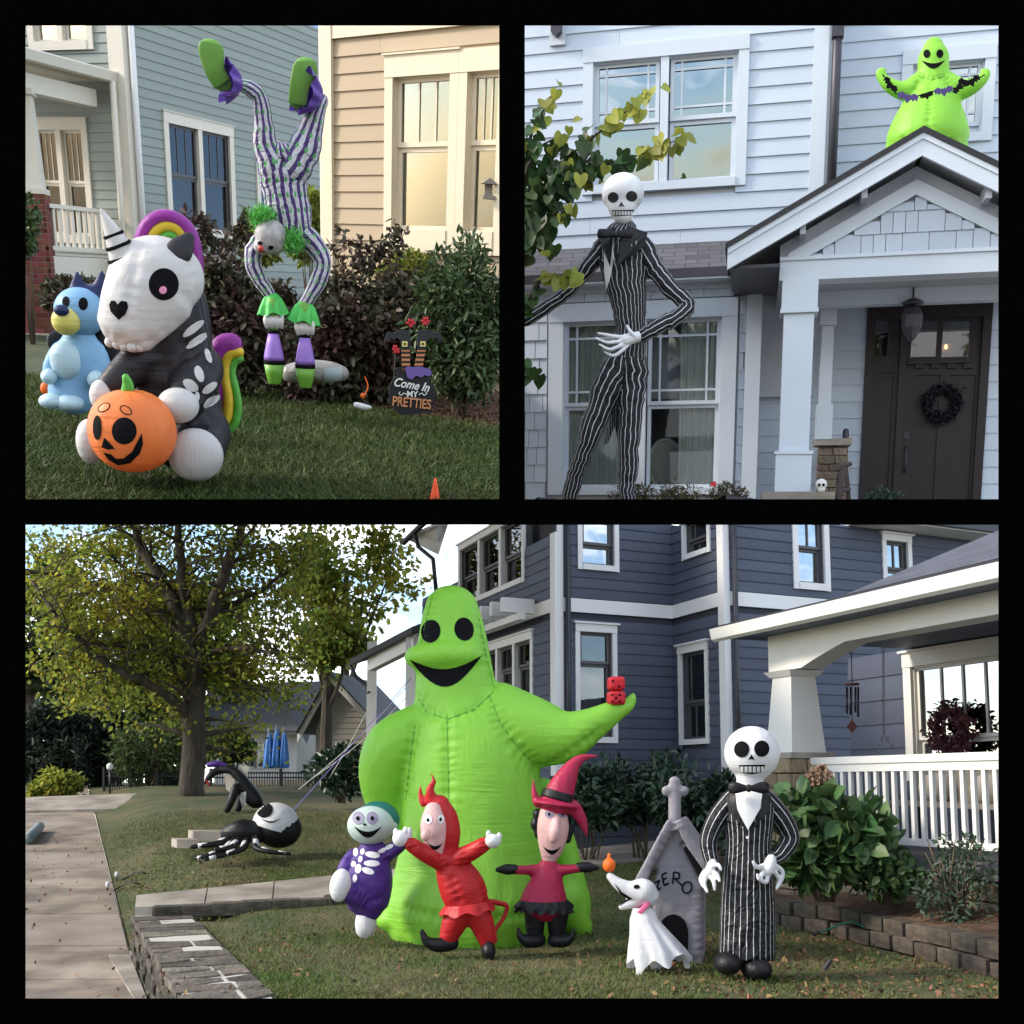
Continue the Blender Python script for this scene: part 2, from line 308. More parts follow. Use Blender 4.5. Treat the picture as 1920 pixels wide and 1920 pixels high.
# ------------------------------------------------------------------ walls: a frame (origin, along, up, outward) with siding, windows and trim
class Wall:
    def __init__(self, thing, p0, along, out=None, up=(0, 0, 1)):
        self.t = thing; self.p0 = V(p0); self.a = V(along).normalized(); self.u = V(up); self.n = V(out).normalized() if out else self.a.cross(self.u).normalized()
        self.rows = []; self.holes = []
    def P(self, a, z, n=0.0): return self.p0 + self.a*a + self.u*(z - self.p0.z) + self.n*n
    def uv(self, px, py):                         # wall coordinates under a sight line
        q = self.t.S.plane(px, py, self.p0, self.n); return (q - self.p0).dot(self.a), q.z
    def rect(self, px0, py0, px1, py1):
        m = (py0+py1)/2; c = (px0+px1)/2
        a0 = self.uv(px0, m)[0]; a1 = self.uv(px1, m)[0]; z1 = self.uv(c, py0)[1]; z0 = self.uv(c, py1)[1]; return a0, a1, z0, z1
    def mtx(self, a0, a1, z0, z1, n0, n1):        # unit cube centred -> that slab of the wall
        c = self.P((a0+a1)/2, (z0+z1)/2, (n0+n1)/2)
        m = Matrix((self.a*(a1-a0), -self.n*abs(n1-n0), self.u*(z1-z0))).transposed().to_4x4(); m.translation = c; return m
    def slab(self, name, a0, a1, z0, z1, n0, n1, m, sub=None):
        mb = MB(); mb.prism([self.P(a0, z0, n0), self.P(a1, z0, n0), self.P(a1, z1, n0), self.P(a0, z1, n0)], self.n*(n1-n0)); return self.t.part(name, mb, m, sub=sub)
    def boards(self, a0, a1, z0, z1, exp, m, name='siding_board', thick=.03, joints=0, top=None, amin=.05):
        """lapped boards, row by row, cut round the openings; top(a) limits a gable"""
        me = unit_mesh('board', m); z = z0; i = 0
        while z < z1 - 1e-4:
            ze = min(z+exp, z1); segs = [(a0, a1)]
            for h in self.holes:
                if h[2] < ze - .02*exp and h[3] > z + .02*exp:
                    ns = []
                    for s in segs:
                        if h[1] <= s[0] or h[0] >= s[1]: ns.append(s); continue
                        if h[0] > s[0]: ns.append((s[0], h[0]))
                        if h[1] < s[1]: ns.append((h[1], s[1]))
                    segs = ns
            for s in segs:
                cuts = [s[0], s[1]]
                if joints and s[1]-s[0] > joints: cuts.insert(1, s[0] + (s[1]-s[0])*random.uniform(.25, .75))
                for c0, c1 in zip(cuts, cuts[1:]):
                    if c1-c0 < amin: continue
                    mt = self.mtx(c0+.002, c1-.002, z, ze+.012*exp, 0, thick); c = self.P((c0+c1)/2, (z+ze)/2, .0); mt.translation = c
                    self.t.unit(name, me, m, mt)
            z += exp; i += 1
    def backing(self, a0, a1, z0, z1, m, name='wall', n=-.02, depth=.12):
        """the sheathing behind the boards, cut round the openings"""
        xs = sorted({a0, a1, *[min(max(v, a0), a1) for h in self.holes for v in h[:2]]}); zs = sorted({z0, z1, *[min(max(v, z0), z1) for h in self.holes for v in h[2:]]}); mb = MB()
        for x0, x1 in zip(xs, xs[1:]):
            for y0, y1 in zip(zs, zs[1:]):
                cx, cz = (x0+x1)/2, (y0+y1)/2
                if any(h[0] < cx < h[1] and h[2] < cz < h[3] for h in self.holes) or x1-x0 < 1e-4 or y1-y0 < 1e-4: continue
                mb.prism([self.P(x0, y0, n), self.P(x1, y0, n), self.P(x1, y1, n), self.P(x0, y1, n)], -self.n*depth)
        return self.t.part(name, mb, m)
    def window(self, a0, a1, z0, z1, mt, mg, mroom, trim=.12, head=.16, sill=.14, cols=1, split=.5, up_grid=None, low_grid=None, blind=None, mull=.1, sash=.05, proud=.05, depth=.9, ear=.04, mullmat=None, curtain=None, roomx=.3, sashmat=None, cdist=-.3):
        """double-hung window in an opening: casing, sill, sashes, muntins, panes, and the dim room behind"""
        t = self.t; sm = sashmat or mt
        wo = self.slab('window', a0-trim, a1+trim, z1, z1+head, 0, proud+.012, mt)      # head casing carries the rest
        self.slab('casing', a0-trim, a0, z0-sill, z1, 0, proud, mt, sub=wo); self.slab('casing', a1, a1+trim, z0-sill, z1, 0, proud, mt, sub=wo)
        if ear: self.slab('cap', a0-trim-ear, a1+trim+ear, z1+head, z1+head+.03, 0, proud+.05, mt, sub=wo)
        self.slab('sill', a0, a1, z0-sill, z0, 0, proud+.02, mt, sub=wo)
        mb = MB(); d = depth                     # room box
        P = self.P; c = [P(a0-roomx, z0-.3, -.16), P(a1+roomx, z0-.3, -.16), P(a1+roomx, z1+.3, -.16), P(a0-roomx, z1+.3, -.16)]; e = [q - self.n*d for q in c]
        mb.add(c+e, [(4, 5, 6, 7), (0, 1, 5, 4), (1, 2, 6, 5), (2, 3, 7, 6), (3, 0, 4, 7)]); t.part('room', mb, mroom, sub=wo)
        mb = MB()                                # reveals
        for x0, x1, y0, y1 in ((a0-.001, a0+.02, z0, z1), (a1-.02, a1+.001, z0, z1), (a0, a1, z0, z0+.02), (a0, a1, z1-.02, z1)):
            mb.prism([P(x0, y0, .0), P(x1, y0, .0), P(x1, y1, .0), P(x0, y1, .0)], -self.n*.18)
        t.part('reveal', mb, sm, sub=wo)
        wd = (a1-a0-mull*(cols-1))/cols
        for ci in range(cols):
            x0 = a0 + ci*(wd+mull); x1 = x0+wd
            if ci < cols-1: self.slab('mullion', x1, x1+mull, z0, z1, -.1, proud-.01, mullmat or mt, sub=wo)
            zm = z0 + (z1-z0)*split
            for k, (y0, y1, n, gr) in enumerate(((zm, z1, -.04, up_grid), (z0, zm, -.085, low_grid))):
                mb = MB(); s = sash
                for q in ((x0+.02, x1-.02, y0, y0+s), (x0+.02, x1-.02, y1-s, y1), (x0+.02, x0+.02+s, y0+s, y1-s), (x1-.02-s, x1-.02, y0+s, y1-s)):
                    mb.prism([P(q[0], q[2], n), P(q[1], q[2], n), P(q[1], q[3], n), P(q[0], q[3], n)], -self.n*.04)
                so_ = t.part('sash', mb, sm, sub=wo)
                g0, g1, h0, h1 = x0+.02+s, x1-.02-s, y0+s, y1-s
                if gr:
                    for kind, fr in gr:
                        if kind == 'v': q = (g0+(g1-g0)*fr-.016, g0+(g1-g0)*fr+.016, h0, h1)
                        else: q = (g0, g1, h0+(h1-h0)*fr-.016, h0+(h1-h0)*fr+.016)
                        e = .002 if kind == 'v' else 0
                        self.slab('muntin', *q, n-.012-e, n-.030-e, sm, sub=wo)
                self.slab('pane', g0, g1, h0, h1, n-.034, n-.038, mg, sub=wo)
            if blind:
                mbl, frac = blind; self.slab('blind', x0+.03, x1-.03, z1-(z1-z0)*frac, z1, -.17, -.18, mbl, sub=wo)
        if curtain:
            for mc, f0, f1 in curtain:
                mb = MB(); n = 60; x0 = a0+(a1-a0)*f0; x1 = a0+(a1-a0)*f1; vs = []
                for i in range(n+1):
                    x = x0+(x1-x0)*i/n; dn = cdist + .05*math.sin(i*1.15) + .02*math.sin(i*2.9+1)
                    vs += [P(x, z0-.1, dn), P(x, z1+.1, dn)]
                mb.add(vs, [(2*i, 2*i+2, 2*i+3, 2*i+1) for i in range(n)]); t.part('curtain', mb, mc, smooth=True, sub=wo)
        return wo

# ------------------------------------------------------------------ figure helpers in the depth plane of a thing
class Fig(T):
    def __init__(self, name, label, cat, px, py, Y, group=None, z=None):
        S = CUR[0]; b = S.at(px, py, Y); self.Y = Y
        super().__init__(name, label, cat, b, group); self.k = Y/FPX
    def p(self, px, py, dy=0.0): return self.S.at(px, py, self.Y+dy)
    def tb(self, mb, pts, seg=16, flat=1.0, round_ends=True, cap=True, uvrep=1.0, side=None, sub=4, rag=0.0):
        """limb through image points (px, py, dy, r) with round section; radii in photo units at this depth"""
        pts = [(q + (0,)*(4-len(q))) if len(q) < 4 else q for q in pts]; P = [np.array(q, float) for q in pts]; out = []
        for i in range(len(P)-1):                # Catmull-Rom through the joints
            p0 = P[max(i-1, 0)]; p1, p2 = P[i], P[i+1]; p3 = P[min(i+2, len(P)-1)]
            for s in range(sub): t = s/sub; out.append(.5*((2*p1)+(-p0+p2)*t+(2*p0-5*p1+4*p2-p3)*t*t+(-p0+3*p1-3*p2+p3)*t**3))
        out.append(P[-1])
        path = [self.p(q[0], q[1], q[2]) for q in out]; rad = [(max(q[3], .5)*self.k*flat, max(q[3], .5)*self.k) for q in out]
        if rag: rad = [(a*(1+random.uniform(-rag, rag)), b*(1+random.uniform(-rag, rag))) for a, b in rad]; path = [p+V((random.gauss(0, rag), random.gauss(0, rag), random.gauss(0, rag)))*r[1]*.5 for p, r in zip(path, rad)]
        return mb.tube(path, rad, seg=seg, round_ends=round_ends, cap=cap, uvrep=uvrep, side=side or (0, 1, 0))
    def el(self, mb, px, py, rx, ry, dy=0, rd=None, rot=None, nu=24, nv=14):
        k = self.k; return mb.ell(self.p(px, py, dy), (rx*k, (rd if rd is not None else rx)*k, ry*k), rot, nu, nv)
    def bvh(self, *objs):
        vs = []; fs = []
        for o in objs:
            n = len(vs); vs += [self.base + v.co for v in o.data.vertices]; fs += [tuple(i+n for i in p.vertices) for p in o.data.polygons]
        return BVHTree.FromPolygons(vs, fs)
    def proj(self, tree, px, py, off=.004):
        o = V((0, 0, self.S.h)); d = self.S.d(px, py).normalized(); h, n, i, dist = tree.ray_cast(o, d)
        if h is None:
            q = self.p(px, py); h, n, i, dist = tree.find_nearest(q)
        if n.dot(d) > 0: n = -n
        return h + n*off
    def decal(self, name, tree, poly, m, off=.006, cuts=None, sub=None, smooth=True, grid=None):
        """a printed patch lying on the skin below it"""
        xs = [q[0] for q in poly]; ys = [q[1] for q in poly]; x0, x1, y0, y1 = min(xs), max(xs), min(ys), max(ys)
        bm = bmesh.new(); vs = [bm.verts.new((q[0], q[1], 0)) for q in poly]; f = bm.faces.new(vs)
        g = grid or max(4.0, max(x1-x0, y1-y0)/12)
        for ax, lo, hi in ((0, x0, x1), (1, y0, y1)):
            c = lo + g
            while c < hi - .1:
                co = [0, 0, 0]; no = [0, 0, 0]; co[ax] = c; no[ax] = 1
                bmesh.ops.bisect_plane(bm, geom=bm.verts[:]+bm.edges[:]+bm.faces[:], dist=1e-4, plane_co=co, plane_no=no); c += g
        bmesh.ops.triangulate(bm, faces=[f for f in bm.faces if len(f.verts) > 4])
        for v in bm.verts: v.co = self.proj(tree, v.co.x, v.co.y, off) - self.base
        me = bpy.data.meshes.new(name); bm.to_mesh(me); bm.free()
        if smooth: me.shade_smooth()
        return self.part(name, me, m, sub=sub)
    def seam(self, name, tree, pts, m, r=.008, step=6, sub=None, off=.0):
        path = []
        for a, b in zip(pts, pts[1:]):
            n = max(1, int(math.hypot(b[0]-a[0], b[1]-a[1])/step))
            path += [self.proj(tree, a[0]+(b[0]-a[0])*i/n, a[1]+(b[1]-a[1])*i/n, off) for i in range(n)]
        path.append(self.proj(tree, *pts[-1], off)); mb = MB(); mb.tube(path, r, seg=5); return self.part(name, mb, m, sub=sub, smooth=True)
def gather(f, obj, lines, w=.05, depth=.022, freq=70.0, ripple=.8):
    """draw the skin in along sewn seams, with puckers fanning off them"""
    tree = f.bvh(obj); pts = []; s = 0.0
    for ln in lines:
        prev = None
        for a, b in zip(ln, ln[1:]):
            n = max(1, int(math.hypot(b[0]-a[0], b[1]-a[1])/2.5))
            for i in range(n):
                q = f.proj(tree, a[0]+(b[0]-a[0])*i/n, a[1]+(b[1]-a[1])*i/n, 0); s += (q-prev).length if prev else 0; prev = q; pts.append((q, s))
    from mathutils.kdtree import KDTree
    kd = KDTree(len(pts)); [kd.insert(q, i) for i, (q, _) in enumerate(pts)]; kd.balance(); me = obj.data; new = []
    for v in me.vertices:
        q, i, d = kd.find(f.base+v.co)
        if d < w*5: new.append((v.index, v.co - v.normal*(depth*math.exp(-(d/w)**2) + depth*.55*ripple*math.exp(-(d/(2.2*w))**2)*math.sin(pts[i][1]*freq+2*math.sin(pts[i][1]*11)))))
    for i, c in new: me.vertices[i].co = c
    me.update()
def ring(cx, cy, rx, ry, n=20, rot=0, a0=0, a1=360):
    full = a1-a0 >= 360; c, s = math.cos(R(rot)), math.sin(R(rot)); res = []
    for i in range(n if full else n+1):
        a = R(a0+(a1-a0)*i/n); x, y = rx*math.cos(a), ry*math.sin(a); res.append((cx+x*c-y*s, cy+x*s+y*c))
    return res
def crescent(x0, x1, y, depth, thick, n=14, tilt=0):
    top = [(x0+(x1-x0)*i/n, y+tilt*i/n+depth*math.sin(math.pi*i/n)) for i in range(n+1)]
    bot = [(x0+(x1-x0)*i/n, y+tilt*i/n+(depth+thick)*math.sin(math.pi*i/n)) for i in range(n, -1, -1)]
    return top + bot[1:-1]

# ------------------------------------------------------------------ vegetation
def leaf_mesh(name, pts, size, aspect=.5, up_bias=.3, fold=.25, outward=None, rng=RNG, jitter=.4):
    """many small folded leaves at given points"""
    n = len(pts); d = rng.normal(size=(n, 3)); d /= np.linalg.norm(d, axis=1, keepdims=True)
    if outward is not None: d = d*.9 + outward*.8
    d[:, 2] += up_bias*rng.normal(size=n)*.3; d /= np.linalg.norm(d, axis=1, keepdims=True)
    nrm = rng.normal(size=(n, 3)); nrm[:, 2] += 1.0; s = np.cross(d, nrm); s /= np.linalg.norm(s, axis=1, keepdims=True)+1e-9; up = np.cross(s, d)
    L = (size*(1-jitter/2+jitter*rng.random(n)))[:, None]; W = L*aspect
    lift = up*L*fold*.3; a = pts; c = pts + d*L - up*L*.08
    b1 = pts + d*L*.28 + s*W*.46 + lift; b2 = pts + d*L*.66 + s*W*.40 + lift*.7; e1 = pts + d*L*.28 - s*W*.46 + lift; e2 = pts + d*L*.66 - s*W*.40 + lift*.7
    verts = np.stack([a, b1, b2, c, e2, e1], 1).reshape(-1, 3); i = np.arange(n)*6
    faces = np.concatenate([np.stack([i, i+1, i+2, i+3], 1), np.stack([i, i+3, i+4, i+5], 1)])
    return np_mesh(name, verts, faces)
def blade_mesh(name, pts, h, w, lean=.5, rng=RNG):
    n = len(pts); a = rng.random(n)*2*np.pi; s = np.stack([np.cos(a), np.sin(a), np.zeros(n)], 1)
    H = h*(.45+.8*rng.random(n)); l = rng.normal(size=(n, 2))*lean
    mid = pts + np.stack([l[:, 0]*H*.35, l[:, 1]*H*.35, H*.6], 1); tip = pts + np.stack([l[:, 0]*H, l[:, 1]*H, H*(.98-.2*np.minimum(1, (l**2).sum(1)))], 1)
    W = (w*(.6+.8*rng.random(n)))[:, None]*.5
    verts = np.stack([pts-s*W, pts+s*W, mid+s*W*.8, mid-s*W*.8, tip], 1).reshape(-1, 3); i = np.arange(n)*5
    faces = np.concatenate([np.stack([i, i+1, i+2], 1), np.stack([i, i+2, i+3], 1), np.stack([i+3, i+2, i+4], 1)])
    return np_mesh(name, verts, faces)
def clump_pts(n, c, r, rng=RNG, shell=.45, lumps=14, low=-.6):
    """points in an uneven crown: lumps on an ellipsoid"""
    c = np.array(c); r = np.array(r); u = rng.normal(size=(lumps, 3)); u /= np.linalg.norm(u, axis=1, keepdims=True); u[:, 2] = np.maximum(u[:, 2], low)
    cen = u*(.45+.3*rng.random((lumps, 1))); k = rng.integers(0, lumps, n); q = rng.normal(size=(n, 3)); q /= np.linalg.norm(q, axis=1, keepdims=True)
    rad = (shell + (1-shell)*rng.random((n, 1)))*(.28+.22*rng.random((lumps, 1))[k]); p = cen[k] + q*rad
    return c + p*r, q
def shrub(name, label, cat, base, c, r, n, size, m, mst, group=None, lumps=16, stems=9, aspect=.5, flowers=None):
    t = T(name, label, cat, base, group); b = np.array(base)
    pts, q = clump_pts(n, np.array(c)-b, r, lumps=lumps); me = leaf_mesh('foliage', pts, size, aspect, outward=q); t.part('foliage', me, m)
    mb = MB()
    for i in range(stems):
        e = V(base)+V((random.uniform(-.12, .12)*r[0], random.uniform(-.12, .12)*r[1], 0)); tip = V(c)+V((random.uniform(-.6, .6)*r[0], random.uniform(-.5, .5)*r[1], random.uniform(-.1, .8)*r[2])); md = (e+tip)/2+V((random.uniform(-.1, .1), random.uniform(-.1, .1), .05))*r[0]
        mb.tube([e, md, tip], [.018*r[2]+.006, .012*r[2]+.004, .004], seg=5)
    t.part('stems', mb, mst, smooth=True)
    if flowers:
        for fp in flowers[0]:
            f = MB(); P = V(fp); s = flowers[2]
            for i in range(5): a = i*1.257; f.ell(P+V((math.cos(a)*s*.6, -.02, math.sin(a)*s*.6)), (s*.55, s*.25, s*.55), nu=7, nv=5)
            t.part('flower', f, flowers[1], smooth=True)
    return t
def limb(mb, a, b, r0, r1, bend=.1, n=5, seg=8):
    a, b = V(a), V(b); L = (b-a).length; o = V((random.uniform(-1, 1), random.uniform(-1, 1), random.uniform(-.3, .6)))*bend*L
    path = [a.lerp(b, i/n) + o*math.sin(math.pi*i/n) for i in range(n+1)]; mb.tube(path, [r0+(r1-r0)*i/n for i in range(n+1)], seg=seg); return path
# ================================================================== the black display wall with three openings
def display_wall():
    mb = MB()
    xs = [-420, 48, 936, 984, 1872, 2340]; ys = [-160, 48, 936, 984, 1872, 2080]
    A = lambda x, y, d: CAM + pxdir(x, y)*d
    D0, D1 = 5.0, 5.12
    cells = []
    for i in range(5):
        for j in range(5):
            if j == 1 and i in (1, 3): continue
            if j == 3 and i in (1, 2, 3): continue
            cells.append((xs[i], xs[i+1], ys[j], ys[j+1]))
    for x0, x1, y0, y1 in cells:
        q = [A(x0, y1, D0), A(x1, y1, D0), A(x1, y0, D0), A(x0, y0, D0)]; e = [A(x0, y1, D1), A(x1, y1, D1), A(x1, y0, D1), A(x0, y0, D1)]
        mb.hexa(q, e)
    bm = bmesh.new(); me = mb.mesh('wall'); bm.from_mesh(me); bmesh.ops.remove_doubles(bm, verts=bm.verts, dist=1e-4)
    seen = {}
    for f in list(bm.faces):
        k = tuple(sorted(v.index for v in f.verts)); seen.setdefault(k, []).append(f)
    bmesh.ops.delete(bm, geom=[f for k, l in seen.items() if len(l) > 1 for f in l], context='FACES'); bm.to_mesh(me); bm.free()
    m = mat('black_paint', (.0008, .0008, .0008), rough=1, spec=0, var=.05)
    me.materials.append(m); o = bpy.data.objects.new('wall', me); COL.objects.link(o); o['kind'] = 'structure'
    o['label'] = 'black display wall with three openings onto the yards'
display_wall()

# ================================================================== lower yard: the big lawn
SB = Stage(960, 1470, 1.6); CUR[0] = SB
def zB(y): return .085*min(max(y-12, 0), 18) + .005*max(y-30, 0)
def zD(y): return -.5 + .1*min(max(y-12.5, 0), 20) + .005*max(y-32.5, 0)
def xw(y): return -4.54 - .425*(y-13)
def sm(t): t = min(max(t, 0), 1); return t*t*(3-2*t)
def zlawn(x, y):
    z = zB(y) + .02*math.sin(x*1.7+y)*math.sin(y*1.3)
    if y > 12.6: z = zD(y) + (z-zD(y))*sm((x-xw(y)-.02)/1.6 + .05)
    return z
def sheet(name, m, y0, y1, xl, xr, zf, ny, nx, kind='structure', label=None, cat=None, pw=1.6):
    vs = []; fs = []
    for j in range(ny+1):
        y = y0 + (y1-y0)*(j/ny)**pw; a, b = xl(y), xr(y)
        for i in range(nx+1): x = a+(b-a)*i/nx; vs.append((x, y, zf(x, y)))
    for j in range(ny):
        for i in range(nx): fs.append((j*(nx+1)+i, j*(nx+1)+i+1, (j+1)*(nx+1)+i+1, (j+1)*(nx+1)+i))
    mb = MB(); mb.add(vs, fs); return solo(name, mb, m, label, cat, kind=kind, smooth=True)
soil = mat('lawn_soil', (.045, .065, .02), rough=.95, vs=1.3, col2=(.11, .095, .045), bump=.7, bs=30, bdist=.03)
concrete = mat('old_concrete', (.19, .165, .135), rough=.9, vs=1.8, col2=(.36, .32, .275), bump=.35, bs=45, bdist=.006)
mulch = mat('mulch', (.07, .04, .025), rough=.95, vs=9, col2=(.15, .09, .055), bump=1.0, bs=45, bdist=.04)
sheet('lawn', soil, 6.4, 60, lambda y: xw(y)+(.3 if y < 12.9 else 0), lambda y: 8+y*.55, zlawn, 90, 70, label='green and brown lawn rising to the back')
sheet('ground', soil, 60, 700, lambda y: -y*1.6, lambda y: y*1.4, lambda x, y: zB(60)-.05, 8, 8, label='far ground')
sheet('ground', soil, 6.4, 60, lambda y: xw(y)-30, lambda y: xw(y)-5.2, lambda x, y: zD(y)+.02+.1*sm((xw(y)-5.2-x)/3), 30, 12, label='ground left of the driveway')
mb = MB(); mb.add([(-90, -90, -.75), (90, -90, -.75), (90, 6.4, -.75), (-90, 6.4, -.75)], [(0, 1, 2, 3)]); solo('road', mb, mat('bounce_street', (.26, .255, .245), rough=.9, vs=3, bump=.4, bs=60), 'unseen street in front of the yards, pale to bounce light', None, kind='structure')  # unseen street; its pale concrete is chosen to bounce light onto the fronts
# driveway slabs
drv = T('driveway', 'worn concrete driveway climbing past the stone wall', 'driveway', (0, 0, 0), kind='structure')
ye = [6.4]; 
while ye[-1] < 33: ye.append(ye[-1]*1.0 + 1.75)
for k, (a, b) in enumerate(zip(ye, ye[1:])):
    n = 8; vs = []; a2, b2 = a+.02, b-.02
    for t in (a2, b2):
        for i in range(n+1): x = xw(t)-.02-5.3*i/n; vs.append((x, t, zD(t)+.035+.004*math.sin(k*3.1)))
    mb = MB(); mb.add(vs, [(i+1, i, n+1+i, n+2+i) for i in range(n)]); mb2 = MB(); 
    mb2.prism([(xw(a2)-.02, a2, zD(a2)+.035), (xw(a2)-5.32, a2, zD(a2)+.035), (xw(b2)-5.32, b2, zD(b2)+.035), (xw(b2)-.02, b2, zD(b2)+.035)], (0, 0, -.1))
    drv.part('slab', mb2, mat('drive_concrete_%d' % (k % 3), [(.14, .11, .082), (.19, .155, .12), (.12, .10, .08)][k % 3], rough=.9, vs=1.3, col2=[(.33, .28, .225), (.29, .25, .21), (.31, .25, .19)][k % 3], bump=.5, bs=38, bdist=.01))
mb = MB(); mb.prism([(xw(6.4)-5.4, 6.4, zD(6.4)+.0), (xw(6.4), 6.4, zD(6.4)+.0), (xw(12.5), 12.5, zD(12.5)), (xw(12.5)-5.4, 12.5, zD(12.5))], (0, 0, -.05))
mb.prism([(xw(12.5)-5.4, 12.5, zD(12.5)), (xw(12.5), 12.5, zD(12.5)), (xw(33), 33, zD(33)), (xw(33)-5.4, 33, zD(33))], (0, 0, -.05)); drv.part('bed', mb, soil)
# side walk across the back of the drive
mb = MB(); mb.prism([(-17, 25.5, zD(25.5)+.06), (-9.0, 26.6, zD(26.6)+.1), (-7.2, 28.2, 1.36), (-9.4, 28.6, 1.38), (-18, 27.6, zD(27.6)+.06)], (0, 0, -.1)); solo('sidewalk', mb, concrete, 'pale concrete walk crossing behind the driveway', None, kind='structure')
# path from the drive to the house, in slabs
pt = T('path', 'concrete garden path from driveway to house', 'path', (0, 0, 0), kind='structure')
near = [(-4.5, 12.95), (-2.18, 13.6), (2.28, 16.9), (4.4, 18.4)]; far = [(-4.75, 13.7), (-2.46, 15.2), (2.5, 18.7), (4.4, 20)]
def along(pl, t): s = t*(len(pl)-1); i = min(int(s), len(pl)-2); f = s-i; return (pl[i][0]+(pl[i+1][0]-pl[i][0])*f, pl[i][1]+(pl[i+1][1]-pl[i][1])*f)
N = 9
for i in range(N):
    q = [along(near, i/N+.001), along(near, (i+1)/N-.001), along(far, (i+1)/N-.001), along(far, i/N+.001)]
    mb = MB(); mb.prism([(x, y, zB(y)+.06) for x, y in q], (0, 0, -.12)); pt.part('slab', mb, concrete)
# stone edging under the path
stone = mat('wall_stone', (.07, .06, .045), rough=.9, vs=3, col2=(.16, .135, .105), bump=1.0, bs=16, bdist=.05, objrand=.4)
mortar = mat('mortar', (.42, .40, .36), rough=.9, vs=8, bump=.4, bs=40)
eg = T('edging_stones', 'low stone edging under the concrete path', 'edging', (0, 13, 0)); me = unit_mesh('block', stone)
for i in range(9):
    p = along(near[:3], (i+.5)/9*.62+.06); q = along(near[:3], (i+.55)/9*.62+.06); d = V((q[0]-p[0], q[1]-p[1], 0)).normalized()
    mt = Matrix((d*random.uniform(.38, .5), V((-d.y, d.x, 0))*.2, V((0, 0, 1))*random.uniform(.13, .2))).transposed().to_4x4(); mt.translation = V((p[0], p[1]-.12, zB(p[1])+.0)); eg.unit('stone', me, stone, mt)
# retaining wall of stacked stone with flagstone capping and pale mortar
rw = T('retaining_wall', 'stacked stone retaining wall with mortared flagstone top beside driveway', 'stone wall', (xw(10), 10, -.5))
dirw = V((-.425, 1, 0)).normalized(); nrm = V((-dirw.y, dirw.x, 0))       # nrm points to the drive
def rwp(y, n, z): return V((xw(y), y, 0)) - nrm*n + V((0, 0, z))
mb = MB(); mb.hexa([rwp(6.4, .06, -.7), rwp(6.4, .62, -.7), rwp(13.0, .62, -.7), rwp(13.0, .06, -.7)], [rwp(6.4, .06, .0), rwp(6.4, .62, .0), rwp(13.0, .62, .0), rwp(13.0, .06, .0)]); rw.part('core', mb, mat('dark_core', (.05, .042, .034), rough=1, bump=.5))
y = 6.4; rnd = random.Random(3); mj = MB()
while y < 12.95:                                # capping flags: wedge-shaped pieces, uneven, mortar between
    L = rnd.uniform(.2, .48); ye_ = min(y+L, 13.0); cut = rnd.uniform(.25, .45) if rnd.random() < .55 else None; sk = rnd.uniform(-.06, .06)
    def flag(n0, n1, ya, yb, s0, s1):
        g = .017; z = .045+rnd.uniform(-.008, .012)
        J = lambda: rnd.uniform(-.03, .03)
        mb = MB(); ym = (ya+yb)/2; nm = (n0+n1)/2
        Q = [rwp(ya+g+s0+J()*.6, n0+g, z), rwp(ya+g+J(), nm+J(), z), rwp(ya+g-s0+J()*.6, n1-g, z), rwp(ym+J(), n1-g+J()*.4, z), rwp(yb-g-s1+J()*.6, n1-g, z), rwp(yb-g+J(), nm+J(), z), rwp(yb-g+s1+J()*.6, n0+g, z), rwp(ym+J(), n0+g+J()*.4, z)]
        mb.prism(Q, (0, 0, -.07)); rw.part('flagstone', mb, stone)
    if cut: flag(-.03, cut, y, ye_, sk, -sk); flag(cut, .66, y, ye_, -sk, sk)
    else: flag(-.03, .66, y, ye_, sk, -sk)
    y = ye_
mj.hexa([rwp(6.4, .03, -.03), rwp(6.4, .62, -.03), rwp(13.0, .62, -.03), rwp(13.0, .03, -.03)], [rwp(6.4, .03, .040), rwp(6.4, .62, .040), rwp(13.0, .62, .040), rwp(13.0, .03, .040)]); rw.part('mortar_bed', mj, mortar)
for row in range(6):                            # face stones: thin stacked courses
    y = 6.4+rnd.uniform(-.3, 0); z = -.62+row*.105
    while y < 12.9:
        L = rnd.uniform(.18, .5); ya, yb = max(y, 6.4), min(y+L, 13.0); d = rnd.uniform(-.05, .03)
        if yb-ya > .05:
            mt = Matrix((dirw*(yb-ya-.015), nrm*.16, V((0, 0, 1))*(.105-.012-rnd.uniform(0, .015)))).transposed().to_4x4(); mt.translation = rwp((ya+yb)/2, .07-d*.6, z+.05); rw.unit('stone', me, stone, mt)
        y += L
mb = MB(); mb.prism([rwp(10.4, -.02, -.46), rwp(13.4, -.02, -.42), rwp(13.5, -.28, -.42), rwp(10.4, -.12, -.46)], (0, 0, .025)); solo('kerb', mb, concrete, 'pale concrete kerb strip at foot of stone wall', None, kind='structure')
# garden steps in the far lawn
gs = T('garden_steps', 'two short concrete steps set into the grass', 'steps', SB.at(380, 1585, 17))
for a, b, c, d in (((318, 1592, 17.2)), 0, 0, 0),: pass
for (x0, x1, yb, Y, hgt, wd) in ((332, 372, 1590, 17.0, .13, .5), (362, 432, 1578, 17.9, .17, .55)):
    p = SB.at(x0, yb, Y); q = SB.at(x1, yb, Y); mb = MB(); mb.prism([p, q, q+V((-.25, wd, 0)), p+V((-.25, wd, 0))], (0, 0, hgt)); gs.part('step', mb, concrete)

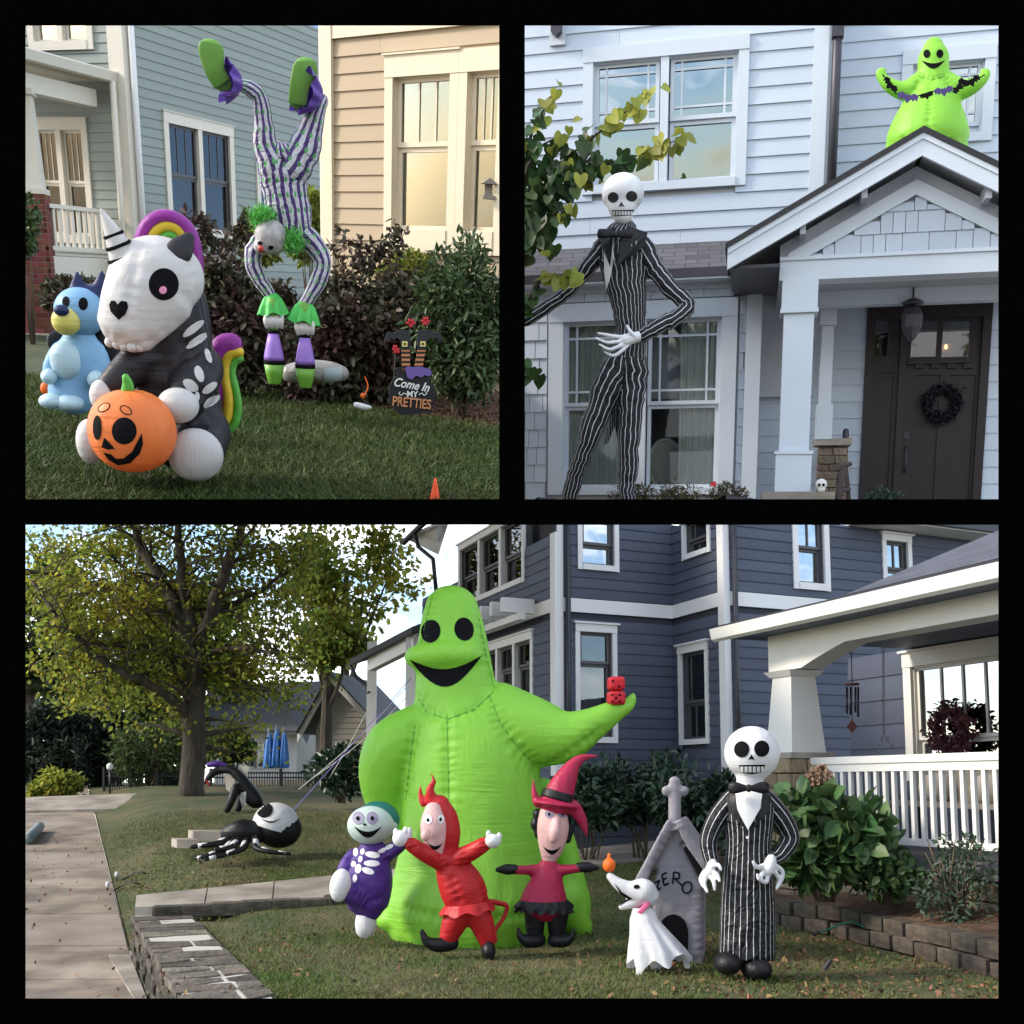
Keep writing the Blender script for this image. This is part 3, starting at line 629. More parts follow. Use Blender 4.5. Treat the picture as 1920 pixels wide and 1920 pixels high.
# ---------------------------------------------------------------- navy house
navy = mat('navy_siding', (.052, .062, .092), rough=.62, var=.2, vs=1.2, objrand=.12, spec=.35, bump=.1, bs=60)
navyb = mat('navy_sheathing', (.03, .035, .05), rough=.8)
white = mat('white_trim', (.62, .62, .62), rough=.55, var=.05, vs=2, bump=.05, bs=30)
greyw = mat('porch_white', (.66, .645, .61), rough=.55, var=.06, vs=2.5)
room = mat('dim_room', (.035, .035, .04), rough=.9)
gl = glass('window_glass', (.5, .55, .58), .10); gls = glass('sky_glass', (.4, .45, .5), .5, wavy=.25)
dark = mat('dark_bronze', (.03, .032, .038), rough=.4, metal=.2)
curt = mat('pale_curtain', (.45, .47, .45), rough=.9, var=.1, vs=3)
dL = V((-.395, .919, 0)).normalized(); dR = V((.919, .395, 0)).normalized()
C0 = V((.765, 18, .6)); C1 = C0+dR*2.306; C2 = C1-dL*1.626
H = T('navy_house', 'two-storey navy house with white trim and a white porch', 'house', C0)
WL = Wall(H, C0, -dL); WR = Wall(H, C0, dR); WJ = Wall(H, C1, -dL); W2 = Wall(H, C2, dR)
zt = WR.uv(1100, 966)[1]; ztJ = WJ.uv(1320, 966)[1]; zt2 = W2.uv(1420, 966)[1]; zb = .35
ztL = 5.9
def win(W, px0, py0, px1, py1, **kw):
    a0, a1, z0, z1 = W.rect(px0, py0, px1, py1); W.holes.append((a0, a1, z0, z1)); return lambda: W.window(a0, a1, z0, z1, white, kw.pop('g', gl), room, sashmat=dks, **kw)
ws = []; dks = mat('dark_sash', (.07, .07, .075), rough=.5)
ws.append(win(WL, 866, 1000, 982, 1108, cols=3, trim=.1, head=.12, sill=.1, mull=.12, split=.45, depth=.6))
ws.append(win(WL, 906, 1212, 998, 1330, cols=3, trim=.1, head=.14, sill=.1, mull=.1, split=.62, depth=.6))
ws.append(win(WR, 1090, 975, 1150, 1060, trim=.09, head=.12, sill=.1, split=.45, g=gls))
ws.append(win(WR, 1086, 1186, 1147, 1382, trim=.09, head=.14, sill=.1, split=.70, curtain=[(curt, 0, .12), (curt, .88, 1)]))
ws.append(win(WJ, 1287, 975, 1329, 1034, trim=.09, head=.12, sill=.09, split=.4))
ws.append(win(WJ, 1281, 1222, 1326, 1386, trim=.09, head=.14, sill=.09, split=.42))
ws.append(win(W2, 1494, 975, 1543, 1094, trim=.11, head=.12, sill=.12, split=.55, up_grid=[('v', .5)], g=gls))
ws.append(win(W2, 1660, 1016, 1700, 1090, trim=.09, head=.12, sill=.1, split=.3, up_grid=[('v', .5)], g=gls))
zband0, zband1 = WR.uv(1150, 1153)[1], WR.uv(1150, 1128)[1]
for W, a0, a1, z1 in ((WL, -7.2, 0, ztL), (WR, 0, 2.306, zt), (WJ, 0, 1.626, ztJ), (W2, 0, 8.6, zt2)):
    W.backing(a0-(.15 if W is WJ else 0), a1+(.15 if W is WR else 0), zb, z1, navyb)
    W.holes.append((a0, a1, zband0, zband1))
    W.boards(a0, a1, zb, z1, .185, navy, thick=.03, joints=2.9)
    W.slab('band_board', a0, a1, zband0, zband1, 0, .045, white)
for f in ws: f()
W2.slab('eave', 2.6, 9.5, zt2, zt2+.1, -.1, .55, white); W2.slab('gutter', 2.6, 9.5, zt2+.02, zt2+.16, .551, .65, dark)
def cornerboard(W, a0, a1, z0, z1, m=white, n=.06): return W.slab('corner_board', a0, a1, z0, z1, 0, n, m)
cornerboard(WL, -.14, .055, zb, ztL); cornerboard(WR, 0, .10, zb, zt, n=.055); cornerboard(WJ, 1.5, 1.68, zb, ztJ); cornerboard(W2, 0, .06, zb, zt2, n=.05)
def pipe(t, name, pts, r, m, seg=8): mb = MB(); mb.tube(pts, r, seg=seg); return t.part(name, mb, m, smooth=True)
pipe(H, 'downspout', [WR.P(.16, zb, .12), WR.P(.16, zt, .12)], .045, dark); pipe(H, 'downspout', [W2.P(.12, zb, .12), W2.P(.12, zt2, .12)], .045, dark)
# upper-left eave with soffit, and its bent spout
a_e = WL.uv(820, 1010)[0]; mb = MB(); mb.prism([WL.P(-7.2, 5.55, 0), WL.P(-6.0, 5.55, 0), WL.P(-6.0, 5.55, .75), WL.P(-7.9, 5.55, .75), WL.P(-7.9, 5.55, 0)], (0, 0, .12)); 
# brackets under the band: white pergola beams over the side window
zc = WL.uv(960, 1155)[1]; mb = MB()
pg0, pg1 = WL.uv(905, 1170)[0], WL.uv(1003, 1150)[0]
for i in range(6):
    a = pg0 + (pg1-pg0)*i/5; z = zc+.02; m2 = MB(); m2.prism([WL.P(a-.05, z-.14, .03), WL.P(a+.05, z-.14, .03), WL.P(a+.05, z+.12, .03), WL.P(a-.05, z+.12, .03)], WL.n*.62); H.part('pergola_beam', m2, white)
WL.slab('pergola_rail', pg0-.25, pg1+.25, zc-.27, zc-.15, .3, .42, white)
# far side porch: shed roof, beam, post
Lp = WL.uv(820, 1250)[0]
FP = T('side_porch', 'small grey shed-roofed porch at the far end of the navy house', 'porch', WL.P(-7, zB(24), 1.2))
za = SB.at(655, 1248, 24.6); zb_ = SB.at(772, 1188, 21.4); e1 = dR*1.0
mb = MB(); mb.prism([za, zb_, zb_+V((1.2, .5, .55)), za+V((1.6, .6, .55))], (0, 0, .14)); FP.part('roof', mb, mat('dark_roof', (.045, .045, .05), rough=.85, bump=.6, bs=30))
gz = mat('grey_paint', (.28, .27, .26), rough=.6)
mb = MB(); q0, q1 = SB.at(690, 1258, 24.0), SB.at(775, 1215, 21.7); mb.prism([q0, q1, q1+V((.15, .1, 0)), q0+V((.15, .1, 0))], (0, 0, .32)); FP.part('beam', mb, white)
for px in (697, 770):
    p = SB.at(px, 1300, 24.2 if px < 720 else 21.9); mb = MB(); mb.box((p.x, p.y, (p.z+1.0)/2+.9), (.2, .2, 3.2)); FP.part('post', mb, white)
pipe(FP, 'gutter_spout', [za+V((0, 0, .05)), za+V((.15, 0, -.25)), za+V((.4, .1, -.45)), SB.at(692, 1300, 24.1)], .05, dark)
mb = MB(); mb.prism([SB.at(760, 1010, 25.0), SB.at(818, 985, 24.0), SB.at(840, 985, 24.4), SB.at(822, 1040, 24.6)], (0, .15, .1)); FP.o['label'] = FP.o['label']
H.part('eave', mb, white); mb = MB(); mb.tube([SB.at(756, 1018, 25.0), SB.at(790, 985, 24.4), SB.at(830, 952, 23.8)], .07, seg=8); H.part('gutter', mb, dark); pipe(H, 'downspout', [SB.at(778, 1002, 24.5), SB.at(784, 1025, 24.5), SB.at(812, 1048, 24.3), SB.at(818, 1110, 24.2)], .05, dark)

# front porch on the right
PP = V((3.45, 13, 0)); WP = Wall(H, PP, -dL); aR = 6.2
WG = Wall(H, PP + WP.n*.62, -dL)
zg = (WG.uv(1400, 1172)[1]*.5 + WG.uv(1800, 1070)[1]*.5); ag0 = WG.uv(1342, 1185)[0]
mb = MB(); prof = [(0, 0), (.05, -.13), (.12, -.16), (.17, -.13), (.2, 0), (.17, .01), (.03, .01)]
mb.prism([WG.P(ag0, zg+z, n-.1) for n, z in prof], WG.a*(aR+2)); H.part('gutter', mb, greyw)
ztr = WP.uv(1700, 1424)[1]; zbr = WP.uv(1750, 1584)[1]; zfl = zbr-.14
zbeam0 = WP.uv(1490, 1258)[1]
mb = MB(); mb.prism([WP.P(ag0+.1, zg-.12, .55), WP.P(aR+1, zg-.12, .55), WP.P(aR+1, zg-.10, -2.6), WP.P(ag0+.1, zg-.10, -2.6)], (0, 0, .03)); H.part('porch_ceiling', mb, mat('porch_ceiling_blue', (.09, .11, .16), rough=.6, var=.1))
shingle = bpy.data.materials.new('asphalt_shingle'); shingle.use_nodes = True; MATS['asphalt_shingle'] = shingle
def _shingle(m, c1, c2, sx, sy):
    nt = m.node_tree; b = nt.nodes['Principled BSDF']; b.inputs['Roughness'].default_value = .9
    uv = nt.nodes.new('ShaderNodeUVMap'); br = nt.nodes.new('ShaderNodeTexBrick'); br.inputs['Color1'].default_value = (*c1, 1); br.inputs['Color2'].default_value = (*c2, 1); br.inputs['Mortar'].default_value = (c1[0]*.4, c1[1]*.4, c1[2]*.4, 1)
    br.inputs['Scale'].default_value = 1; br.inputs['Brick Width'].default_value = sx; br.inputs['Row Height'].default_value = sy; br.inputs['Mortar Size'].default_value = .006; nt.links.new(uv.outputs[0], br.inputs['Vector'])
    nt.links.new(br.outputs['Color'], b.inputs['Base Color']); bp = nt.nodes.new('ShaderNodeBump'); bp.inputs['Strength'].default_value = .8; bp.inputs['Distance'].default_value = .02; bp.invert = True
    nt.links.new(br.outputs['Fac'], bp.inputs['Height']); nt.links.new(bp.outputs[0], b.inputs['Normal'])
_shingle(shingle, (.06, .065, .085), (.09, .095, .12), .3, .13)
def roofsheet(t, name, c, m=None, thick=.06, off=None):   # c: four corners eave-left, eave-right, ridge-right, ridge-left
    c = [V(p) for p in c]; n = (c[1]-c[0]).cross(c[3]-c[0]).normalized(); lo = -n*thick; W_ = (c[1]-c[0]).length; L_ = (c[3]-c[0]).length; W2_ = (c[2]-c[3]).length
    mb = MB(); vs = c + [p+lo for p in c]; o = (W_-W2_)/2
    mb.add(vs, [(0, 1, 2, 3), (7, 6, 5, 4), (0, 4, 5, 1), (1, 5, 6, 2), (2, 6, 7, 3), (3, 7, 4, 0)], [[(0, 0), (W_, 0), (W_-o, L_), (o, L_)]] + [[(0, 0)]*4]*5); return t.part(name, mb, m or shingle)
ah = WG.uv(1585, 1120)[0]; roofsheet(H, 'porch_roof', [WG.P(ah, zg+.06, .0), WG.P(aR+2, zg+.06, .0), WG.P(aR+2, zg+1.7, -3.4), WG.P(ah+2.2, zg+1.7, -3.4)]); mb = MB(); mb.prism([WG.P(ag0, zg+.0, 0), WG.P(aR+2, zg+.0, 0), WG.P(aR+2, zg+.0, -3.2), WG.P(ag0+.4, zg+.0, -3.2)], (0, 0, .05)); H.part('roof_deck', mb, shingle)
# arched beam
n = 48; vs = []; arc0, arc1 = -.28, aR+1
top = [WP.P(arc0+(arc1-arc0)*i/n, zg-.12, .16) for i in range(n+1)]
def zarch(a): t = (a-.35)/(arc1+1.2-.35)*1.0; return zbeam0 + (0 if t < 0 else .66*math.sin(min(t, .5)*math.pi)**.9)
bot = [WP.P(arc0+(arc1-arc0)*i/n, min(zarch(arc0+(arc1-arc0)*i/n), zg-.35), .16) for i in range(n+1)]
mb = MB(); mb.prism(bot + top[::-1], -WP.n*.32); H.part('arched_beam', mb, greyw)
# tapered column on stone pier
zp = WP.uv(1495, 1412)[1]; w1, w0 = .36, .5
def sq(c, s, z): return [c+(-WP.a-WP.n)*(s/2)+V((0, 0, z)), c+(WP.a-WP.n)*(s/2)+V((0, 0, z)), c+(WP.a+WP.n)*(s/2)+V((0, 0, z)), c+(-WP.a+WP.n)*(s/2)+V((0, 0, z))]
Pc = V((PP.x, PP.y, 0)); mb = MB(); mb.hexa(sq(Pc, w0, zp), sq(Pc, w1, zbeam0-.08)); H.part('column', mb, greyw)
mb = MB(); mb.hexa(sq(Pc, .40, zbeam0-.08), sq(Pc, .52, zbeam0-.01)); H.part('capital', mb, greyw)
mb = MB(); mb.hexa(sq(Pc, .66, zp-.07), sq(Pc, .66, zp-.001)); H.part('pier_cap', mb, concrete)
tan = mat('tan_stone', (.22, .16, .10), rough=.9, vs=4, col2=(.34, .27, .18), bump=.8, bs=14, bdist=.03, objrand=.3); mt_ = unit_mesh('block', tan)
rnd = random.Random(5); z = -.1
while z < zp-.08:
    hh = min(rnd.uniform(.16, .26), zp-.07-z)
    for s_, ax, ot in ((0, WP.a, WP.n), (1, -WP.n, WP.a), (2, WP.n, -WP.a)):
        cut = rnd.uniform(-.1, .1)
        for b0, b1 in ((-.3, cut), (cut, .3)):
            mt = Matrix((ax*(b1-b0-.012), ot*.16, V((0, 0, 1))*(hh-.012))).transposed().to_4x4(); mt.translation = Pc+ax*((b0+b1)/2)+ot*(.24+rnd.uniform(-.01, .02))+V((0, 0, z+hh/2)); H.unit('pier_stone', mt_, tan, mt)
    z += hh
mb = MB(); mb.hexa(sq(Pc, .36, -.1), sq(Pc, .36, zp-.06)); H.part('pier_core', mb, mat('dark_core', (.05, .042, .034)))
# railing
a0 = .3
for nm, z0, z1, d in (('top_rail', ztr-.03, ztr+.05, .1), ('bottom_rail', zbr-.02, zbr+.05, .07)): WP.slab(nm, a0, aR, z0, z1, d/2, -d/2, greyw)
WP.slab('top_rail', a0, aR, ztr-.12, ztr-.031, .03, -.03, greyw)
a = a0+.1; bme = unit_mesh('box', greyw)
while a < aR:
    H.unit('baluster', bme, greyw, WP.mtx(a, a+.045, zbr+.05, ztr-.12, -.022, .022)); a += .135
WP.slab('porch_floor', -.2, aR+.5, zfl-.16, zfl, .05, -2.6, mat('porch_floor_grey', (.12, .12, .13), rough=.7)); WP.slab('rail_foot', 1.2, 1.26, zfl, zbr-.02, .03, -.03, greyw)
# stone base below the porch
rnd = random.Random(8); z = zfl-.17-.2
while z > -.3:
    a = -.2
    while a < aR:
        L = rnd.uniform(.25, .6); H.unit('base_stone', mt_, tan, WP.mtx(a, a+L-.015, z, z+.185, -.2, rnd.uniform(-.02, .03))); a += L
    z -= .2
# porch inner wall
WI = Wall(H, PP - WP.n*2.5, -dL); zi1 = zg-.1
a0d, a1d, z0d, z1d = WI.rect(1716, 1238, 1900, 1500); z0d = zfl+.02
WI.holes.append((a0d, a1d, z0d, z1d)); WI.backing(-1.9, aR+1, zfl-.1, zi1, navyb); WI.boards(-1.9, aR+1, zfl-.1, zi1, .34, navy, thick=.03)
WI.window(a0d, a1d, z0d+.9, z1d, greyw, gls, room, trim=.14, head=.2, sill=.12, split=.3, up_grid=[('v', .25), ('v', .5), ('v', .75)])
WI.slab('door_panel', a0d+.03, a1d-.03, z0d, z0d+.76, -.02, -.06, navy)

# neighbours: things on the porch
wx = T('wreath', 'dark maroon wreath on the porch door', 'wreath', WI.P(*[WI.uv(1793, 1370)[0], WI.uv(1793, 1370)[1]], .1))
maroon = mat('maroon_leaf', (.09, .03, .04), rough=.7, island=.5)
c = wx.base; q = []
for i in range(900):
    an = random.uniform(0, 2*math.pi); rr = .26+random.gauss(0, .06); q.append(WI.a*(math.cos(an)*rr)+V((0, 0, math.sin(an)*rr))+WI.n*random.uniform(-.03, .07))
wx.part('leaves', leaf_mesh('leaves', np.array([tuple(v) for v in q]), .09, .5), maroon); mb = MB(); mb.torus(c, .26, .04, axis=WI.n); wx.part('hoop', mb, maroon, smooth=True)
metal = mat('steel', (.35, .36, .38), rough=.35, metal=.9)
tp = SB.at(1598, 1283, 13.6); ch = T('wind_chime', 'wind chime with four metal tubes and red wooden diamond hanging in porch', 'wind chime', tp)
pipe(ch, 'cord', [V((tp.x, tp.y, zg-.12)), tp], .006, dark)
mb = MB(); mb.lathe([(.01, -.015), (.09, -.012), (.09, .012), (.01, .02)], tp, 12); ch.part('disc', mb, mat('red_wood', (.16, .05, .05), rough=.6))
for i, (px, l) in enumerate(((1588, 50), (1595, 52), (1604, 48), (1609, 56))):
    a = SB.at(px, 1288, 13.6+.05*(i % 2)); b_ = SB.at(px, 1288+l, 13.6+.05*(i % 2)); pipe(ch, 'tube', [a, b_], .014, mat('chime_tube', (.05, .05, .07), rough=.35, metal=.6))
c = SB.at(1598, 1362, 13.6); mb = MB(); mb.prism([c+V((-.065, 0, 0)), c+V((0, 0, -.085)), c+V((.065, 0, 0)), c+V((0, 0, .085))], (0, .02, 0)); ch.part('sail', mb, mat('red_wood', (.16, .05, .05)))
pipe(ch, 'cord', [tp, c+V((0, .01, 0))], .004, dark)
sw = T('porch_swing', 'hanging porch swing with pale cushions behind white railing', 'porch swing', SB.at(1800, 1540, 12.4))
def chain(t, a, b, m, s=.05):
    a, b = V(a), V(b); n = max(2, int((b-a).length/s)); mb = MB()
    for i in range(n):
        c = a.lerp(b, (i+.5)/n); d = (b-a).normalized(); mb.torus(c, .02, .006, axis=(d.orthogonal() if i % 2 else d.cross(d.orthogonal())), nu=8, nv=4)
    return t.part('chain', mb, m)
top = SB.at(1657, 1215, 13.2); mid = SB.at(1657, 1375, 13.2); chain(sw, V((top.x, top.y, zg-.1)), mid, metal); chain(sw, mid, SB.at(1647, 1412, 13.3), metal); chain(sw, mid, SB.at(1680, 1412, 13.1), metal)
sa, sb = SB.at(1655, 1500, 13.1), SB.at(1900, 1510, 11.6); ax = (sb-sa).normalized(); oy = V((-ax.y, ax.x, 0)); 
if oy.y < 0: oy = -oy
wood = mat('grey_wood', (.22, .19, .16), rough=.7, vs=8, stretch=(1, 8, 8))
mb = MB(); mb.prism([sa, sb, sb+oy*.5, sa+oy*.5], (0, 0, -.06)); sw.part('seat', mb, wood)
mb = MB(); mb.prism([sa+oy*.5, sb+oy*.5, sb+oy*.55, sa+oy*.55], (0, 0, .45)); sw.part('backrest', mb, wood)
cream = mat('cream_cushion', (.40, .36, .31), rough=.9, bump=.3, bs=8)
for i in range(2):
    c = sa.lerp(sb, .3+.4*i)+oy*.36+V((0, 0, .16)); mb = MB(); mb.ell(c, (.24, .12, .18), nu=16, nv=10); sw.part('cushion', mb, cream, smooth=True)
# ---------------------------------------------------------------- planting bed with block edging at the right
block = mat('edging_block', (.075, .06, .045), rough=.9, vs=3, col2=(.14, .115, .09), bump=1.0, bs=25, bdist=.02, objrand=.25); bm_ = unit_mesh('block', block)
bp_ = [(1380, 1722), (1455, 1738), (1560, 1755), (1700, 1790), (1800, 1818), (1900, 1845), (1990, 1870)]
bw = [SB.gz(x, y, 0) for x, y in bp_]
bed = T('block_edging', 'two-course concrete block edging round the mulch bed', 'edging', bw[2])
def walkline(pts, step):
    out = [pts[0].copy()]; 
    for a, b in zip(pts, pts[1:]):
        L = (b-a).length; n = max(1, round(L/.06))
        for i in range(1, n+1): out.append(a.lerp(b, i/n))
    res = []; acc = 0
    for a, b in zip(out, out[1:]):
        acc += (b-a).length
        if acc >= step: res.append((b, (b-a).normalized())); acc = 0
    return res
for row in range(2):
    for i, (p, d) in enumerate(walkline(bw, .33)):
        q = p + d*(.165*row) + V((-d.y, d.x, 0))*(.04*row); nn = V((-d.y, d.x, 0)); rz = random.uniform(-.14, .14)
        mt = Matrix((d*.318, (nn+d*rz).normalized()*.22, V((0, 0, 1))*.145)).transposed().to_4x4(); mt.translation = q+nn*.1+V((0, 0, .07+row*.15+random.uniform(-.014, .008))); bed.unit('block', bm_, block, mt)
mb = MB(); inner = [p+V((.1, .12, 0)) for p in bw]; outer = [V((3.0, 17.3, 0)), V((4.2, 15.5, 0)), V((4.4, 13.5, 0)), V((5.2, 12, 0)), V((6, 10.5, 0)), V((6.4, 9.5, 0)), V((6.5, 8.5, 0))]
vs = []; K = 8
for a, b in zip(inner, outer):
    for j in range(K+1): t = j/K; p = a.lerp(b, t); vs.append((p.x, p.y, .27+.25*math.sin(t*1.5)+random.uniform(-.02, .02)+zB(p.y)*.6*t))
mb.add(vs, [(i*(K+1)+j, i*(K+1)+j+1, (i+1)*(K+1)+j+1, (i+1)*(K+1)+j) for i in range(len(inner)-1) for j in range(K)]); solo('mulch_bed', mb, mulch, 'brown mulch bed behind the block edging', None, kind='structure', smooth=True)
leafm = mat('hydrangea_leaf', (.055, .11, .035), rough=.5, island=.4, spec=.4, trans=.2); twig = mat('twig', (.10, .075, .05), rough=.9)
darkleaf = mat('laurel_leaf', (.025, .055, .028), rough=.4, island=.4, spec=.5, trans=.1); scrub = mat('thin_leaf', (.05, .085, .05), rough=.6, island=.4, trans=.2)
g_ = 'shrubs along the navy house'
P = SB.at
shrub('hydrangea_bush', 'large-leaved hydrangea bush with one dried flower head by the pier', 'shrub', P(1545, 1690, 11.2), P(1545, 1570, 11.2), (.68, .5, .62), 900, .21, leafm, twig, lumps=18, stems=16, aspect=.72)
fl = T('dried_flower_head', 'round brown dried hydrangea head above its bush', 'flower', P(1536, 1457, 11.2)); mb = MB(); c = fl.base
q = [tuple(V((random.gauss(0, 1), random.gauss(0, 1), random.gauss(0, 1))).normalized()*.105) for i in range(350)]; fl.part('petals', leaf_mesh('petals', np.array(q), .05, .8), mat('dry_petal', (.26, .17, .11), rough=.9, island=.4)); mb.tube([c, P(1540, 1530, 11.2)], .007, seg=5); fl.part('stalk', mb, twig)
shrub('low_bush', 'low leafy bush between hydrangea and thin shrub', 'shrub', P(1660, 1695, 10.9), P(1660, 1640, 10.9), (.42, .35, .30), 420, .12, leafm, twig, aspect=.6, stems=14)
shrub('thin_shrub', 'thin airy grey-green shrub in front of porch stone', 'shrub', P(1790, 1735, 10.2), P(1790, 1650, 10.2), (.46, .4, .50), 900, .075, scrub, twig, aspect=.4, stems=22)
for i, (px, py, Y, rx, rz, lab) in enumerate(((1105, 1500, 16.6, .75, .55, 'dark glossy laurel shrub just behind the green ghost'), (1200, 1480, 16.8, .85, .75, 'tall dark laurel shrub left of the grey cross'), (1300, 1500, 16.0, .7, .6, 'dark laurel shrub behind the grey doghouse'), (1395, 1560, 14.6, .5, .5, 'small laurel shrub behind the pinstripe inflatable'))):
    c = P(px, py, Y); shrub('laurel_shrub', lab, 'shrub', V((c.x, c.y, zB(Y)-.05)), c, (rx, .6, rz), 2300, .15, darkleaf, twig, g_, lumps=20, aspect=.42)
# stone foundation strip seen behind the shrubs
# ---------------------------------------------------------------- background at the left
bark = mat('bark', (.045, .037, .03), rough=.95, vs=6, stretch=(1, 1, .25), bump=1.0, bs=14, bdist=.05, col2=(.085, .07, .055))
def tree(name, label, base, r0, limbs, m, leafn, leafs, spots=None, aspect=.6, group=None, Y=None):
    t = T(name, label, 'tree', base, group); mb = MB(); tips = []
    for path, ra, rb in limbs:
        n = len(path); pts = []; rad = []
        for i in range(n-1):
            for s in range(4):
                f = s/4; a, b = V(path[i]), V(path[i+1]); pts.append(a.lerp(b, f)+V((random.gauss(0, 1), random.gauss(0, 1), random.gauss(0, 1)))*.03*(i+s > 0)); rad.append(ra+(rb-ra)*(i+f)/(n-1))
        pts.append(V(path[-1])); rad.append(rb); mb.tube(pts, rad, seg=9)
        for i in range(len(pts)//3, len(pts)): tips.append((pts[i], rad[i]))
    for p, r in list(tips):                      # side twigs
        for k in range(2):
            d = V((random.gauss(0, 1), random.gauss(0, 1), random.gauss(.25, .6))).normalized()*random.uniform(.7, 1.9); e = p+d; limb(mb, p, e, max(.02, r*.35), .012, .12, n=4, seg=5); tips.append((p.lerp(e, .6), .01)); tips.append((e, .01))
    t.part('trunk', mb, bark, smooth=True)
    b = np.array(base); cen = np.array([tuple(p) for p, r in tips if r < .13])
    if spots is not None: cen = np.concatenate([cen, spots])
    k = RNG.integers(0, len(cen), leafn); pts = cen[k] + RNG.normal(size=(leafn, 3))*np.array([.33, .4, .2]) + np.array([0, .9, 0]); pts = pts[pts[:, 2] < t.S.h + 10.0]
    t.part('crown', leaf_mesh('crown', pts-b, leafs, aspect, up_bias=.2), m); return t
maple = mat('autumn_leaf', (.20, .26, .045), rough=.5, island=.55, spec=.3, trans=.65, vs=.35, col2=(.30, .28, .04)); backleaf = mat('back_leaf', (.055, .085, .025), rough=.6, island=.5, trans=.5)
Y = 27.6
def TP(*pts): return [P(a, b, Y+(c if c else 0)) for a, b, c in [(q+(0,))[:3] for q in pts]]
limbs = [(TP((362, 1500), (364, 1400), (366, 1300), (366, 1215)), .33, .25), (TP((366, 1225), (345, 1170), (315, 1110), (265, 1030), (240, 960)), .24, .08), (TP((366, 1215), (352, 1150), (340, 1060), (332, 960)), .2, .08), (TP((368, 1220), (392, 1165), (420, 1080, -.5), (450, 1000), (470, 930)), .22, .08),
    (TP((355, 1345), (310, 1300, -.8), (245, 1268, -1.5), (170, 1225, -2), (110, 1165, -2.2), (60, 1090, -2)), .15, .04), (TP((352, 1250), (300, 1215, -.6), (240, 1213, -1), (160, 1204, -1.5), (90, 1175, -2)), .11, .03), (TP((352, 1200), (300, 1150, .5), (220, 1105, .5), (120, 1080, .4), (48, 1068)), .12, .03),
    (TP((380, 1228), (430, 1212, -.6), (500, 1222, -1), (560, 1236, -1.2)), .09, .025), (TP((382, 1250), (415, 1262), (450, 1275), (500, 1310)), .06, .02), (TP((370, 1180), (420, 1140, .6), (490, 1105, .9), (560, 1060, 1)), .1, .03), (TP((345, 1160), (300, 1100, 1), (250, 1080, 1.4), (190, 1020, 1.5)), .09, .03), (TP((352, 1300), (330, 1270), (320, 1220, .4), (318, 1170, .6)), .07, .03)]
spots = []
for (px, py, dy, n) in ((120, 1290, -2, 10), (200, 1310, -2, 12), (280, 1330, -1.0, 5), (90, 1240, -2, 10), (450, 1262, -1, 6), (530, 1258, -1, 6), (180, 1150, 0, 16), (270, 1190, 1.5, 6), (80, 1130, 0, 14), (440, 1180, 1.5, 6), (120, 1030, 1, 14), (230, 1010, 1, 14), (340, 1010, 2, 8), (440, 1020, 1, 14), (540, 1030, 1, 12), (560, 1110, .5, 10), (560, 1160, 0, 6), (300, 1270, 2.5, 5), (70, 1010, 1, 12), (600, 1000, 1, 10)):
    for i in range(n): p = P(px+random.gauss(0, 32), py+random.gauss(0, 18), Y+dy+random.gauss(0, .7)); spots.append(tuple(p))
tree('maple_tree', 'large spreading tree with yellow-green autumn leaves and dark forked trunk', P(362, 1500, Y), .4, limbs, maple, 20000, .15, np.array(spots))
def backtree(label, px, py, Y, rx, ry, n, m, size, group='trees behind the big maple', trunk=True, lumps=26):
    c = P(px, py, Y); b = V((c.x, c.y, zB(Y))); t = T('background_tree', label, 'tree', b, group); k = Y/FPX
    pts, q = clump_pts(n, np.array(c)-np.array(b), (rx*k, rx*k*.7, ry*k), lumps=lumps, shell=.2, low=-.9); t.part('crown', leaf_mesh('crown', pts, size, .6), m)
    mb = MB(); mb.tube([b, V((c.x, c.y, c.z))], [.25, .08], seg=8)
    for i in range(6): limb(mb, V((c.x, c.y, b.z+(c.z-b.z)*random.uniform(.4, .9))), c+V((random.uniform(-.6, .6)*rx*k, 0, random.uniform(-.3, .6)*ry*k)), .08, .02)
    t.part('trunk', mb, bark)
backtree('loose pale green tree between the big maple and the navy house', 650, 1080, 38, 165, 140, 2600, maple, .30)
backtree('tree crown low beside the grey porch roof', 615, 1195, 34, 90, 70, 1500, maple, .28)
backtree('dense green tree filling the gap behind the maple trunk', 300, 1230, 44, 240, 190, 3400, backleaf, .5)
backtree('dark tree at the far left edge behind the maple', 60, 1180, 40, 160, 170, 2600, backleaf, .45)
for i, (px, py, rx, ry, lab) in enumerate(((70, 1385, 150, 90, 'far dark tree low behind the left evergreen'), (250, 1395, 140, 80, 'far dark tree low behind the iron fence'), (420, 1380, 90, 60, 'far tree low behind the pool house'))): backtree(lab, px, py, 58, rx, ry, 2600, backleaf, .6, group='far trees beyond the fence')
ever = mat('evergreen', (.018, .03, .018), rough=.7, island=.4, trans=.15)
for i, (px, py, rx, ry, Y, lab) in enumerate(((90, 1410, 90, 95, 33, 'dark evergreen tree at the far left'), (185, 1400, 60, 85, 34, 'dark evergreen tree beside the iron fence'))):
    c = P(px, py, Y); b = V((c.x, c.y, zB(Y)-.3)); t = T('evergreen_tree', lab, 'tree', b, 'evergreens beyond the driveway'); k = Y/FPX
    pts, q = clump_pts(3800, np.array(c)-np.array(b), (rx*k*1.2, rx*k, ry*k*1.15), lumps=30, shell=.2, low=-1); t.part('crown', leaf_mesh('crown', pts, .3, .3), ever); mb = MB(); mb.tube([b, c], [.2, .06], seg=7); t.part('trunk', mb, bark)
